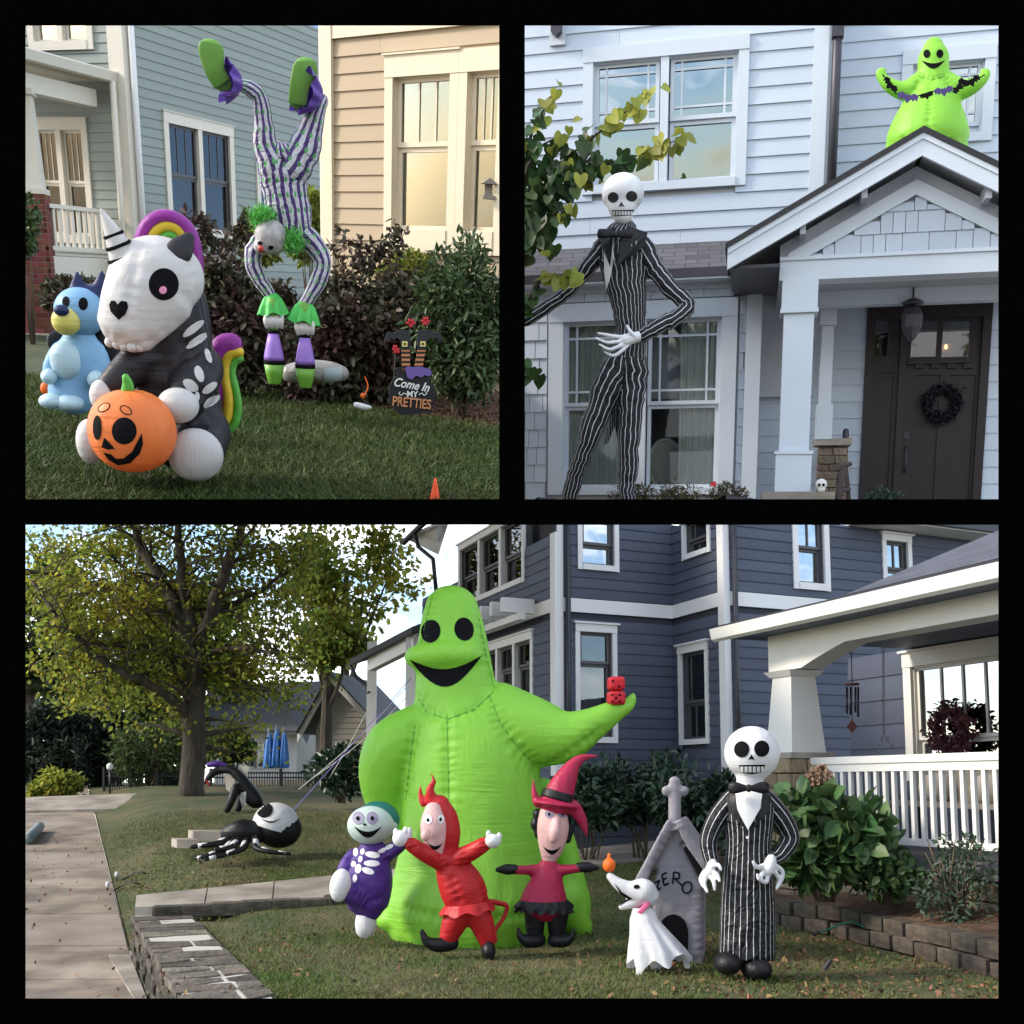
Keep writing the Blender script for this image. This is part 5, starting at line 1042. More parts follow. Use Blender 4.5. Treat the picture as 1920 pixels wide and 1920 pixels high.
# --- ghost dog
f = Fig('ghost_dog_inflatable', 'white sheet ghost dog with pink collar beside the doghouse', 'inflatable', 1240, 1808, 9.3, GR)
mb = MB(); f.tb(mb, [(1143, 1642, 0, 7), (1158, 1656, 0, 11), (1180, 1668, 0, 17), (1205, 1672, 0, 25), (1218, 1682, 0, 20)], flat=.85); f.tb(mb, [(1164, 1701, 0, 6), (1182, 1694, 0, 10), (1202, 1684, 0, 14)], flat=.8); hd = f.blob('head', mb, wny, .012, 3); tr = f.bvh(hd); f.decal('eye', tr, ring(1194, 1663, 6, 4, n=10), ink); f.decal('mouth', tr, [(1152, 1655), (1166, 1672), (1186, 1684), (1176, 1690), (1160, 1700), (1170, 1690), (1178, 1685), (1164, 1676)], ink, grid=4)
mb = MB(); f.el(mb, 1142, 1622, 12, 13, 0, 12); f.part('nose', mb, orange, True); mb = MB(); f.tb(mb, [(1142, 1612, 0, 4), (1142, 1603, 0, 3)], seg=8); f.part('nose_stem', mb, orange, True)
mb = MB(); f.tb(mb, [(1186, 1694, -.02, 0), (1186, 1694, -.02, 0)][:0] or [(1203, 1698, 0, 20), (1208, 1703, 0, 21)], round_ends=False, seg=20); f.part('collar', mb, hotpink, True)
mb = MB(); n = 48; vs = []; rings = [(1206, 1702, 20), (1208, 1725, 26), (1220, 1750, 36), (1232, 1778, 48), (1238, 1800, 54)]
for j, (cx, cy, r_) in enumerate(rings):
    for i in range(n):
        a = 2*math.pi*i/n; fl_ = 1+.03*j*math.sin(a*7)+.02*j*math.sin(a*13+1); dz = (.05*math.sin(a*6+.5)-.03*math.cos(a*3)-(.05 if math.cos(a-2.6) > .2 else 0)) if j == len(rings)-1 else 0
        vs.append(f.p(cx, cy)+V((r_*f.k*fl_*math.cos(a), r_*f.k*.8*fl_*math.sin(a), dz)))
mb.add(vs, [(j*n+i, j*n+(i+1) % n, (j+1)*n+(i+1) % n, (j+1)*n+i) for j in range(len(rings)-1) for i in range(n)]); f.part('sheet', mb, wny, True)
mb = MB(); f.tb(mb, [(1228, 1770, .05, 20), (1232, 1806, .05, 14)]); f.part('foot', mb, wny, True)
# --- pinstripe skeleton gentleman
pin = striped('pinstripe_nylon', (.008, .008, .01), (.6, .6, .62), 26, .11)
f = Fig('pinstripe_inflatable', 'inflatable skeleton man in black pinstripe suit beside the doghouse', 'inflatable', 1400, 1832, 9.0, GR)
mb = MB(); f.el(mb, 1410, 1412, 52, 51, 0, 50); f.tb(mb, [(1406, 1440, 0, 26), (1405, 1478, 0, 24)]); hd = f.blob('head', mb, wny, .02, 4); tr = f.bvh(hd)
f.decal('eye', tr, ring(1391, 1405, 14, 15), ink); f.decal('eye', tr, ring(1428, 1404, 14, 15), ink); f.decal('nose', tr, [(1409, 1414), (1403, 1425), (1409, 1423), (1415, 1425)], ink, grid=4)
f.decal('mouth', tr, [(1386, 1434), (1434, 1433), (1432, 1447), (1410, 1451), (1389, 1448)], ink)
for i in range(6): f.decal('tooth', tr, [(1389+i*7.4, 1436), (1394.5+i*7.4, 1436), (1394.5+i*7.4, 1446.5), (1389+i*7.4, 1446.5)], whp, off=.012, grid=5)
mb = MB(); f.tb(mb, [(1405, 1478, 0, 30), (1404, 1500, 0, 47), (1404, 1540, 0, 46), (1404, 1585, 0, 42), (1403, 1640, 0, 46), (1402, 1720, 0, 50), (1401, 1796, 0, 51)], seg=40, flat=.8, round_ends=False); su = f.part('suit', mb, pin, True); tr = f.bvh(su)
arm = striped('pinstripe_sleeve', (.008, .008, .01), (.6, .6, .62), 9, .12)
mb = MB(); f.tb(mb, [(1372, 1500, 0, 20), (1345, 1535, 0, 19), (1328, 1578, 0, 16), (1336, 1622, -.08, 12)], seg=20); f.part('sleeve', mb, arm, True); mb = MB(); f.tb(mb, [(1436, 1500, 0, 20), (1466, 1535, 0, 19), (1482, 1572, 0, 17), (1464, 1602, -.08, 14), (1448, 1612, -.15, 12)], seg=20); f.part('sleeve', mb, arm, True)
f.decal('shirt', tr, [(1379, 1482), (1429, 1482), (1425, 1515), (1402, 1556), (1383, 1518)], whp, off=.01); f.decal('button', tr, ring(1401, 1570, 2.6, 2.6, n=10), whp, off=.01)
for sx in (-1, 1): f.decal('lapel', tr, [(1404+sx*26, 1482), (1404+sx*40, 1498), (1404+sx*36, 1520), (1404+sx*3, 1560), (1404+sx*22, 1516)], bny, off=.014)
mb = MB(); 
for sx in (-1, 1): f.tb(mb, [(1404+sx*4, 1478, -.26, 5), (1404+sx*24, 1477, -.25, 11), (1404+sx*34, 1477, -.22, 10)], seg=10, flat=.5)
f.el(mb, 1404, 1478, 6, 7, -.27, 6); f.part('bow_tie', mb, bny, True)
def hand(f, palm, fingers, r=4.2):
    mb = MB(); f.tb(mb, palm, seg=10)
    for q in fingers: f.tb(mb, q, seg=8)
    return f.blob('hand', mb, wny, .008, 2)
hand(f, [(1336, 1618, -.1, 9), (1330, 1636, -.12, 10)], [[(1334, 1634, -.12, 5), (1344, 1640, -.18, 4.5), (1349, 1652, -.22, 3)], [(1330, 1640, -.12, 5), (1338, 1652, -.18, 4.5), (1340, 1668, -.2, 3)], [(1325, 1640, -.12, 5), (1320, 1656, -.16, 4.5), (1326, 1672, -.2, 3)], [(1322, 1634, -.12, 5), (1314, 1648, -.12, 4.5), (1318, 1662, -.16, 3)], [(1338, 1622, -.12, 5), (1347, 1622, -.18, 4), (1352, 1630, -.2, 3)]])
hand(f, [(1446, 1612, -.18, 10), (1440, 1630, -.22, 12)], [[(1434, 1622, -.22, 5), (1420, 1626, -.26, 4.5), (1412, 1616, -.28, 3)], [(1434, 1632, -.22, 5), (1424, 1646, -.28, 4.5), (1420, 1640, -.3, 3)], [(1440, 1638, -.22, 5), (1436, 1654, -.26, 4.5), (1422, 1648, -.3, 3)], [(1450, 1632, -.2, 5), (1462, 1650, -.2, 4.5), (1456, 1666, -.24, 3)], [(1452, 1622, -.2, 5), (1468, 1636, -.18, 4.5), (1462, 1660, -.2, 3)]])
for x, y, a in ((1364, 1806, 25), (1418, 1816, 28)): mb = MB(); f.el(mb, x, y, a, 21, -.1, a*1.2); f.part('shoe', mb, bny, True)
# --- spider with a pale dome, and black dragon, on the far grass
f = Fig('spider_inflatable', 'black and white inflatable spider with domed white back on far grass', 'inflatable', 480, 1606, 16.8, 'inflatables on the far grass')
mb = MB(); f.el(mb, 522, 1552, 44, 38, .3, 46, Matrix.Rotation(R(12), 3, 'Y')); ab = f.part('abdomen', mb, bny, True); mb = MB(); f.el(mb, 518, 1545, 44, 40, .28, 47, Matrix.Rotation(R(20), 3, 'Y')); ws_ = f.part('dome', mb, wny, True)
bm = bmesh.new(); bm.from_mesh(ws_.data); rot = Matrix.Rotation(R(16), 3, 'Y'); c = f.p(518, 1554, .28)-f.base; bmesh.ops.bisect_plane(bm, geom=bm.verts[:]+bm.edges[:]+bm.faces[:], plane_co=c, plane_no=rot @ V((0, 0, 1)), clear_inner=True); bm.to_mesh(ws_.data); bm.free(); tr = f.bvh(ws_)
f.decal('eye_print', tr, ring(497, 1520, 15, 13, rot=-30), ink, off=.012); f.decal('grin_print', tr, crescent(488, 528, 1534, 6, 3), ink, off=.012)
mb = MB(); f.tb(mb, [(430, 1563, 0, 16), (455, 1558, 0, 22), (482, 1562, .1, 20)]); f.part('head', mb, bny, True)
for pts in ([(432, 1572, -.1), (405, 1582, -.3), (360, 1588, -.4)], [(440, 1575, -.2), (418, 1596, -.5), (384, 1606, -.6), (366, 1610, -.6)], [(448, 1575, -.2), (432, 1590, -.5), (405, 1592, -.6)], [(462, 1576, -.2), (455, 1592, -.5), (415, 1604, -.6), (385, 1612, -.7)], [(478, 1572, -.2), (480, 1590, -.5), (510, 1598, -.6), (543, 1601, -.5)]):
    mb = MB(); f.tb(mb, [(x, y, d, 6.5-1.2*i) for i, (x, y, d) in enumerate(pts)], seg=10); lg = f.part('leg', mb, bny, True)
    for k in range(len(pts)-1):
        a, b = np.array(pts[k], float), np.array(pts[k+1], float); u, v = a+(b-a)*.35, a+(b-a)*.75; mb = MB(); f.tb(mb, [(*u, 6.9-1.2*k), (*v, 6.4-1.2*k)], seg=10, round_ends=False, sub=2); f.part('white_band', mb, wny, True, sub=lg)
f = Fig('dragon_inflatable', 'black inflatable dragon with cream wings and purple mane near the fence', 'inflatable', 455, 1518, 23.6, 'inflatables on the far grass')
mb = MB(); f.tb(mb, [(478, 1500, .1, 16), (462, 1480, .1, 17), (448, 1455, 0, 10), (430, 1443, 0, 8), (408, 1445, 0, 8), (392, 1456, -.1, 6), (384, 1470, -.1, 3)]); f.tb(mb, [(442, 1478, -.1, 9), (434, 1500, -.2, 8), (426, 1518, -.2, 7)]); f.tb(mb, [(456, 1486, .2, 9), (450, 1504, .2, 7), (446, 1518, .2, 7)]); f.tb(mb, [(482, 1505, .2, 10), (495, 1512, .4, 6), (508, 1512, .6, 2)]); f.tb(mb, [(448, 1458, .2, 5), (443, 1440, .3, 4), (446, 1432, .3, 2)]); bd = f.blob('body', mb, bny, .035, 3); tr = f.bvh(bd)
f.decal('belly', tr, [(450, 1486), (462, 1484), (462, 1512), (452, 1512)], wny, off=.02)
for pts in ([(446, 1434), (468, 1438), (460, 1462), (452, 1466)], [(420, 1448), (440, 1462), (436, 1490), (424, 1480)]): mb = MB(); mb.prism([f.p(x, y, .3) for x, y in pts], (0, .05, 0)); f.part('wing', mb, mat('cream_wing', (.55, .5, .42), rough=.6))
mb = MB(); f.tb(mb, [(392, 1434, 0, 5), (408, 1432, 0, 6), (424, 1436, 0, 4)]); f.part('mane', mb, pny, True); mb = MB(); f.tb(mb, [(388, 1464, -.12, 3), (393, 1474, -.12, 1)], seg=8); f.part('tongue', mb, rny, True)
# --- green extension cord in the mulch
t = T('extension_cord', 'green extension cord end lying on the mulch edge', 'cord', P(1540, 1745, 11.2)); mb = MB(); mb.tube([P(1528, 1750, 10.8), P(1550, 1744, 10.9), P(1575, 1733, 11), P(1600, 1728, 11.1), P(1620, 1738, 11)], .011, seg=6); t.part('cable', mb, mat('green_cable', (.02, .14, .08), rough=.5), True); mb = MB(); mb.tube([P(1524, 1752, 10.8), P(1536, 1748, 10.8)], [.022, .017], seg=8); t.part('plug', mb, mat('plug_black', (.02, .02, .02), rough=.5), True)
t = T('stake', 'small black ground stake in front of the pinstripe inflatable', 'stake', P(1552, 1815, 8.6)); mb = MB(); mb.tube([P(1546, 1818, 8.6), P(1558, 1800, 8.6)], [.025, .015], seg=6); t.part('spike', mb, iron)
# ================================================================== upper yard with the unicorn: pale blue house, tan house, lawn and bed
SL = Stage(492, 500, 2.34, 3.0); CUR[0] = SL; P = SL.at; G = SL.gz
def flat(px, py=500): v = SL.d(px, py); v.z = 0; return v.normalized()
turf = mat('turf_soil', (.03, .042, .014), rough=.95, vs=1.2, col2=(.055, .06, .025), bump=.6, bs=22, bdist=.04)
mb = MB(); vs = []; Ds = [0, 11.6, 12.5, 14.5, 17, 20, 24, 30, 40, 60]; pxs = [-260, -100, 48, 200, 400, 600, 800, 940]
for D in Ds:
    for px in pxs: q = P(px, 700, D) if D else G(px, 961, 0); vs.append((q.x, q.y, 0))
n = len(pxs); mb.add(vs, [(j*n+i, j*n+i+1, (j+1)*n+i+1, (j+1)*n+i) for j in range(len(Ds)-1) for i in range(n-1)]); solo('lawn', mb, turf, 'mown lawn under the unicorn inflatable', None, kind='structure')
edge = [(374, 700), (420, 712), (490, 728), (560, 742), (640, 760), (720, 776), (800, 788), (870, 798), (945, 808)]
ed = [G(x, y, 0) for x, y in edge]; back = [P(x, 600, 27.5) for x, y in edge]
vs = []; K = 14
for a, b in zip(ed, back):
    b = V((b.x, b.y, 0))
    for j in range(K+1): t = j/K; p = a.lerp(b, t); vs.append((p.x, p.y, .01+.3*sm(t*3)+random.uniform(-.012, .012)))
mb = MB(); mb.add(vs, [(i*(K+1)+j, i*(K+1)+j+1, (i+1)*(K+1)+j+1, (i+1)*(K+1)+j) for i in range(len(ed)-1) for j in range(K)]); solo('mulch_bed', mb, mulch, 'dark mulch bed below the tan house', None, kind='structure', smooth=True)
chip = mat('mulch_chip', (.10, .055, .035), rough=.9, island=.6); q = []
for i in range(6000):
    s = random.random()*(len(ed)-1); k = int(s); a = ed[k].lerp(ed[k+1], s-k); b = back[k].lerp(back[k+1], s-k); t = random.random()**1.5*.5; p = a.lerp(V((b.x, b.y, 0)), t); q.append((p.x, p.y, .03+.3*sm(t*3)))
solo('mulch_chips', leaf_mesh('mulch_chips', np.array(q), .11, .3, up_bias=0), chip, 'loose bark chips on the bed', 'mulch', kind='stuff')
mb = MB(); a, b, c, d = P(-120, 600, 37), P(112, 600, 37), P(108, 600, 50), P(-120, 600, 50); mb.prism([V((v.x, v.y, .03)) for v in (a, b, c, d)], (0, 0, -.06)); solo('driveway', mb, mat('tan_concrete', (.42, .36, .28), rough=.9, vs=2, bump=.3), 'pale concrete drive behind the blue puppy', None, kind='structure')  # tan is the concrete's own colour
# ---------------------------------------------------------------- pale blue house
dBr = flat(1830); aL = V((dBr.y, -dBr.x, 0)); P0 = P(256, 500, 40); P0.z = 0
sage = mat('sage_siding', (.22, .255, .235), rough=.62, var=.06, vs=2, objrand=.06); sageb = mat('sage_sheathing', (.12, .15, .15), rough=.8); crm = mat('cream_trim', (.60, .565, .49), rough=.55, var=.05, vs=2)
shade = mat('roller_blind', (.22, .26, .22), rough=.8); gld = glass('dim_glass', (.9, .93, .92), .04)
HB = T('blue_house', 'pale blue clapboard house with cream trim and porch', 'house', P0)
BR = Wall(HB, P0, dBr); BL = Wall(HB, P0, aL); zt = BR.uv(330, 10)[1]; zt = 11.4
w1 = BR.rect(318, 244, 430, 428); BR.holes.append(w1); w2 = BR.rect(486, 282, 536, 420); BR.holes.append(w2); aE = BR.uv(606, 300)[0]+1.5
w3 = BL.rect(76, 244, 162, 440); BL.holes.append(w3); w4 = BL.rect(60, -80, 160, 78); BL.holes.append(w4); aS = -9.5
BR.backing(0, aE, .2, zt, sageb, depth=.2); BR.boards(0, aE, .2, zt, .285, sage, thick=.045)
BL.backing(aS, 0, .2, zt, sageb, depth=.2); BL.boards(aS, 0, .2, zt, .285, sage, thick=.045)
kw = dict(trim=.24, head=.34, sill=.26, mull=.22, sash=.09, proud=.09, depth=1.2)
ug = [('v', 1/3), ('v', 2/3)]
BR.window(*w1, crm, gld, room, cols=2, up_grid=ug, blind=(shade, .32), sashmat=mat('dark_sash', (.16, .15, .14), rough=.5), **kw); BR.window(*w2, crm, gld, room, **kw)
BL.window(*w3, crm, gld, room, cols=2, up_grid=ug, blind=(shade, .3), **kw); BL.window(*w4, crm, gls, room, cols=2, **kw)
BR.slab('corner_board', 0, .42, .2, zt, 0, .10, crm); BL.slab('corner_board', -.5, .1, .2, zt, 0, .09, crm)
pipe(HB, 'downspout', [BL.P(-.25, .2, .25), BL.P(-.25, BL.uv(250, 155)[1], .25)], .1, crm); pipe(HB, 'downspout', [BR.P(.2, .2, .22), BR.P(.2, zt, .22)], .1, white)
# porch: side plane parallel to the long wall
PS = Wall(HB, P0 + aL*-.9, dBr); zgut = PS.uv(150, 128)[1]; a0 = PS.uv(48, 110)[0]-3; zbm1, zbm0 = PS.uv(120, 158)[1], PS.uv(120, 178)[1]
mb = MB(); mb.prism([PS.P(a0, zgut+z, n+.35) for n, z in [(0, 0), (.1, -.26), (.24, -.3), (.34, -.26), (.42, .0), (.36, .04), (.05, .04)]], PS.a*(-a0)); HB.part('gutter', mb, crm)
roofsheet(HB, 'porch_roof', [PS.P(a0, zgut+.05, .5), PS.P(.0, zgut+.05, .5), PS.P(.0, zgut+1.2, -5), PS.P(a0, zgut+1.2, -5)], mat('dark_roof', (.045, .045, .05)))
PS.slab('beam', a0, -.4, zbm0-.15, zbm1+.05, .1, -.4, crm); mb = MB(); mb.prism([PS.P(a0, zgut-.22, .5), PS.P(-.05, zgut-.22, .5), PS.P(-.05, zgut-.2, -5), PS.P(a0, zgut-.2, -5)], (0, 0, .05)); HB.part('porch_ceiling', mb, crm)
zr1, zr0, zf = PS.uv(160, 389)[1], PS.uv(160, 472)[1], PS.uv(160, 482)[1]; ar0 = PS.uv(90, 400)[0]; PS.slab('top_rail', ar0, -.2, zr1-.12, zr1, .1, -.1, crm); PS.slab('bottom_rail', ar0, -.2, zr0, zr0+.12, .08, -.08, crm)
a = ar0+.15; bme = unit_mesh('box', crm)
while a < -.25: HB.unit('baluster', bme, crm, PS.mtx(a, a+.09, zr0+.12, zr1-.12, -.045, .045)); a += .27
PS.slab('porch_skirt', ar0-.6, -.1, zf-.62, zf-.02, .05, -.2, crm); PS.slab('porch_floor', ar0-4, -.1, zf-.1, zf, -.01, -4.5, mat('porch_floor_grey', (.12, .12, .13)))
# tapered column on brick pier
pc = PS.P(PS.uv(62, 300)[0], 0, -.25); ztop = PS.uv(62, 168)[1]; zpier = PS.uv(62, 358)[1]; pc.z = 0
mb = MB(); mb.hexa([pc+V((x*.42, y*.42, zpier)) for x, y in ((-1, -1), (1, -1), (1, 1), (-1, 1))], [pc+V((x*.30, y*.30, ztop)) for x, y in ((-1, -1), (1, -1), (1, 1), (-1, 1))]); HB.part('column', mb, crm)
for z, s in ((ztop-.1, .40), (zpier, .5)): mb = MB(); mb.box(pc+V((0, 0, z)), (s*2, s*2, .16)); HB.part('column_cap', mb, crm)
brick = mat('red_brick', (.16, .05, .035), rough=.9, vs=6, var=.2, objrand=.35, bump=.5, bs=30); bmq = unit_mesh('block', brick); z = 0; r_ = 0
mb = MB(); mb.box(pc+V((0, 0, zpier/2-.05)), (.94, .94, zpier-.1)); HB.part('pier_core', mb, mat('brick_mortar', (.22, .19, .17), rough=.95))
while z < zpier-.12:
    for face in (0, 1):
        xs = [-.5, -.1, .3, .5] if r_ % 2 else [-.5, -.3, .1, .5]
        for x0, x1 in zip(xs, xs[1:]):
            ax = V((1, 0, 0)) if face == 0 else V((0, 1, 0)); ot = V((0, -1, 0)) if face == 0 else V((1, 0, 0)); mt = Matrix((ax*(x1-x0-.02), ot*.1, V((0, 0, 1))*.145)).transposed().to_4x4(); mt.translation = pc+ax*((x0+x1)/2)+ot*.44+V((0, 0, z+.08)); HB.unit('brick', bmq, brick, mt)
    z += .165; r_ += 1
mb = MB(); mb.box(PS.P((ar0-1)/2, (zf-.6)/2, -.4), (.1, .1, .1)); PS.slab('foundation', ar0-4, -.1, 0, zf-.62, -.1, -.4, brick)
# ---------------------------------------------------------------- tan house
vt = flat(-2130); aT = -vt; T0 = P(612, 500, 23.5); T0.z = 0
tanm = mat('tan_siding', (.37, .28, .18), rough=.62, var=.05, vs=2, objrand=.05, stretch=(1, 6, 6), bump=.12, bs=12); tanb = mat('tan_sheathing', (.22, .17, .11)); ctr = mat('warm_cream_trim', (.64, .55, .40), rough=.55, var=.04)
HT = T('tan_house', 'tan clapboard house with wide cream window casing', 'house', T0); WT = Wall(HT, T0, aT)
aEnd = WT.uv(946, 300)[0]; ztT = WT.uv(700, 20)[1]
wa = WT.rect(741, 143, 846, 432); wb_ = WT.rect(878, 130, 936, 434); wb_ = (wb_[0], wb_[1], wa[2], wa[3]); WT.holes += [wa, wb_]
zfr = WT.uv(630, 74)[1]
WT.backing(0, aEnd, .0, ztT, tanb, depth=.2); WT.boards(0, aEnd, .0, zfr, .293, tanm, thick=.05, joints=2.6)
td = wb_[0]-wa[1]
shd = mat('sage_shade', (.23, .28, .235), rough=.85, var=.06, vs=12, bump=.2, bs=60); ug3 = [('v', .36), ('v', .72)]
k2 = dict(trim=td/2, head=.36, sill=.4, sash=.085, proud=.1, depth=.8, split=.555, up_grid=ug3, blind=(shd, 1.0))
WT.window(*wa, ctr, gld, room, **k2); WT.window(*wb_, ctr, gld, room, **{**k2, 'ear': .0, 'trim': td/2-.004, 'depth': .35, 'roomx': .0})
WT.slab('corner_board', -.02, .27, 0, ztT, 0, .11, ctr); WT.slab('frieze_board', .27, aEnd, zfr, ztT, 0, .09, ctr)
WTs = Wall(HT, T0, V((aT.y, -aT.x, 0))*-1); mb = MB(); mb.prism([T0, T0+vt.cross(V((0, 0, 1)))*-.0+V((-.02, .6, 0)), T0+V((-.02, .6, ztT)), T0+V((0, 0, ztT))], (-.06, 0, 0)); HT.part('side_corner_board', mb, mat('shade_side_trim', (.62, .52, .40), rough=.6))  # side board in a darker cream: its shade is put into the colour
bf = T('bird_feeder', 'small wooden feeder on the tan house window', 'bird feeder', WT.P(WT.uv(925, 370)[0], WT.uv(925, 372)[1], .15)); mb = MB(); c = bf.base; mb.box(c, (.22, .16, .05)); bf.part('tray', mb, wood); mb = MB(); mb.prism([c+V((-.14, -.1, .22)), c+V((0, -.1, .32)), c+V((.14, -.1, .22))], (0, .2, 0)); bf.part('roof', mb, wood); mb = MB(); mb.box(c+V((0, .02, .13)), (.14, .03, .2)); bf.part('back', mb, wood)
# ---------------------------------------------------------------- shrubs
loro = mat('maroon_leaf_shrub', (.085, .04, .038), rough=.6, island=.5, trans=.15, vs=1.2, col2=(.06, .075, .035)); privet = mat('privet_leaf', (.06, .095, .035), rough=.5, island=.5, spec=.4, trans=.15); yelg = mat('yellow_green_leaf', (.16, .19, .03), rough=.6, island=.4, trans=.4); redf = mat('red_flower', (.5, .02, .03), rough=.6)  # yelg: the bushes' own yellow-green foliage colour
gS = 'shrubs below the tan house'
for (px, py, rx, ry, Y, lab, m, n, sz) in ((425, 610, 75, 122, 21.0, 'dark maroon shrub just behind the unicorn mane', loro, 5200, .17), (530, 650, 66, 98, 21.6, 'dark maroon shrub behind the clown arms', loro, 3200, .17), (640, 650, 90, 118, 20.4, 'dark maroon shrub right of the clown', loro, 6000, .17), (745, 640, 84, 112, 20.2, 'dark maroon shrub above the cauldron sign', loro, 5200, .17)):
    c = P(px, py, Y); k = Y/FPX; shrub('maroon_shrub', lab, 'shrub', V((c.x, c.y, .2)), c, (rx*k*1.3, rx*k*.9, ry*k*1.2), n, sz, m, twig, gS, lumps=26, aspect=.5)
def sprigs(px, py, Y, n, h, m, label, name):      # long arching shoots above the shrubs
    t = T(name, label, 'shoots', P(px, py, Y))
    for i in range(n):
        a = P(px+random.uniform(-60, 60), py+random.uniform(0, 20), Y); b = a+V((random.uniform(-.4, .4), 0, h*random.uniform(.5, 1))); mb = MB(); path = limb(mb, a, b, .014, .006, .12, n=6, seg=4); o = t.part('stem', mb, twig); q = []
        for p in path[1:]: q += [tuple(p-t.base+V((random.gauss(0, .04), random.gauss(0, .04), random.gauss(0, .05)))) for _ in range(7)]
        t.part('leaves', leaf_mesh('leaves', np.array(q), .15, .45), m, sub=o)
sprigs(690, 505, 20, 9, .75, loro, 'maroon shoots rising in front of the tan wall', 'maroon_shoots'); sprigs(415, 455, 20.6, 8, .6, loro, 'maroon shoots rising in front of the blue house', 'maroon_shoots')
c = P(868, 615, 18.4); k = 18.4/FPX; fl_ = [P(x, y, 17.9) for x, y in ((808, 548), (848, 560))]
shrub('privet_shrub', 'tall green privet shrub at the tan house corner window', 'shrub', V((c.x, c.y, .1)), c, (72*k*1.2, .7, 150*k*1.1), 8000, .16, privet, twig, gS, lumps=40, aspect=.36)
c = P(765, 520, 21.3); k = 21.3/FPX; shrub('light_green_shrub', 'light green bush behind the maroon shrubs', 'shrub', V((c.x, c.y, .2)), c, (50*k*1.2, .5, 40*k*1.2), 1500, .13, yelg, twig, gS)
c = P(580, 425, 29); k = 29/FPX; shrub('yellow_green_bush', 'yellow green bush between the two houses', 'shrub', V((c.x, c.y, 0)), c, (32*k*1.3, .6, 70*k), 1300, .2, yelg, twig)
c = P(478, 450, 27); k = 27/FPX; shrub('yellow_green_bush', 'yellow green bush in front of the blue wall', 'shrub', V((c.x, c.y, 0)), c, (36*k*1.3, .6, 45*k*1.2), 900, .18, yelg, twig)
c = P(40, 425, 33); k = 33/FPX; shrub('dark_bush', 'dark bush in front of the brick pier', 'shrub', V((c.x, c.y, 0)), c, (24*k*1.3, .6, 45*k*1.2), 1200, .2, privet, twig)
c = P(130, 560, 34); k = 34/FPX; shrub('dark_bush', 'low dark bush under the porch skirt', 'shrub', V((c.x, c.y, 0)), c, (45*k*1.3, .6, 30*k*1.2), 1400, .2, loro, twig)
for i, (x, y) in enumerate(((770, 606), (797, 602), (742, 655))):
    cc = P(x, y, 17.2); t = T('red_flower', ['red flower above the left witch shoe', 'red flower above the right witch shoe', 'red flower beside the striped stocking'][i], 'flower', cc, 'red flowers round the cauldron sign'); mb = MB()
    for j in range(6): a = j*1.047; mb.ell(cc+V((math.cos(a)*.04+random.gauss(0,.01), -.02, math.sin(a)*.04)), (.034, .014, .022), Matrix.Rotation(-a, 3, 'Y'), nu=8, nv=6)
    t.part('petals', mb, redf, True); mb = MB(); mb.tube([cc, V((cc.x, cc.y+.3, cc.z-.6))], .01, seg=4); t.part('stalk', mb, twig)
# ---------------------------------------------------------------- unicorn skeleton inflatable
bone = nylon('bone_nylon', (.63, .61, .59), s=.6); char = nylon('charcoal_nylon', (.022, .019, .023), s=.6); vio = nylon('violet_nylon', (.27, .03, .27), s=.6); yl = nylon('yellow_nylon', (.70, .50, .035), s=.6); gr = nylon('green_nylon', (.11, .42, .06), s=.6); pk = nylon('pumpkin_nylon', (.80, .22, .055), s=.6)
u = Fig('unicorn_inflatable', 'seated skeleton unicorn inflatable with rainbow mane hugging a pumpkin', 'inflatable', 290, 888, 12.2)
mb = MB(); u.tb(mb, [(330, 560, .05, 52), (335, 620, .0, 56), (330, 690, 0, 64), (336, 760, .05, 74), (345, 815, .1, 74)], flat=.85, seg=24); u.tb(mb, [(285, 655, -.1, 34), (240, 695, -.25, 30), (205, 728, -.35, 24)]); u.tb(mb, [(375, 690, -.15, 42), (362, 725, -.35, 38), (345, 752, -.45, 32)]); u.tb(mb, [(378, 810, -.1, 52), (372, 845, -.4, 46)]); u.tb(mb, [(250, 810, .1, 50), (195, 830, -.1, 34)]); bd = u.blob('body', mb, char, .036, 6); gather(u, bd, [[(300, 660), (310, 720), (318, 780)], [(345, 640), (372, 672), (396, 690)], [(352, 800), (400, 790)], [(335, 742), (362, 730), (388, 742)]], .07, .03, 40); tr = u.bvh(bd)
mb = MB(); u.el(mb, 296, 520, 76, 66, -.1, 72); u.tb(mb, [(282, 545, -.2, 74), (256, 585, -.28, 62), (244, 606, -.3, 54)], flat=.85, seg=24); u.el(mb, 357, 553, 14, 16, -.2, 20)
hd = u.blob('head', mb, bone, .028, 4); gather(u, hd, [[(262, 462), (250, 520), (238, 590), (232, 640)], [(205, 628), (240, 648), (285, 640), (312, 618)], [(345, 470), (362, 510), (366, 545)]], .05, .014, 50); th = u.bvh(hd)
for i in range(8): mb = MB(); u.el(mb, 206+i*13.6, 641+9*math.sin(i*.45)-(i > 4)*(i-4)*7, 8.5, 9, -.44+.03*abs(i-3)+(.05*(i-4) if i > 4 else 0), 10); u.part('tooth', mb, bone, True)
u.decal('eye', th, ring(307, 533, 28, 30, n=28), ink); u.decal('pupil', th, ring(305, 544, 7, 7, n=14), mat('pink_print', (.6, .22, .35), rough=.5), off=.014)
u.decal('nose', th, [(223, 600), (208, 584), (205, 572), (209, 564), (216, 564), (221, 571), (228, 564), (238, 566), (241, 576), (236, 588)], ink)
mb = MB(); u.tb(mb, [(236, 492, -.2, 26), (222, 460, -.22, 19), (206, 425, -.24, 11), (190, 394, -.26, 2.5)], seg=20); u.part('horn', mb, bone, True)
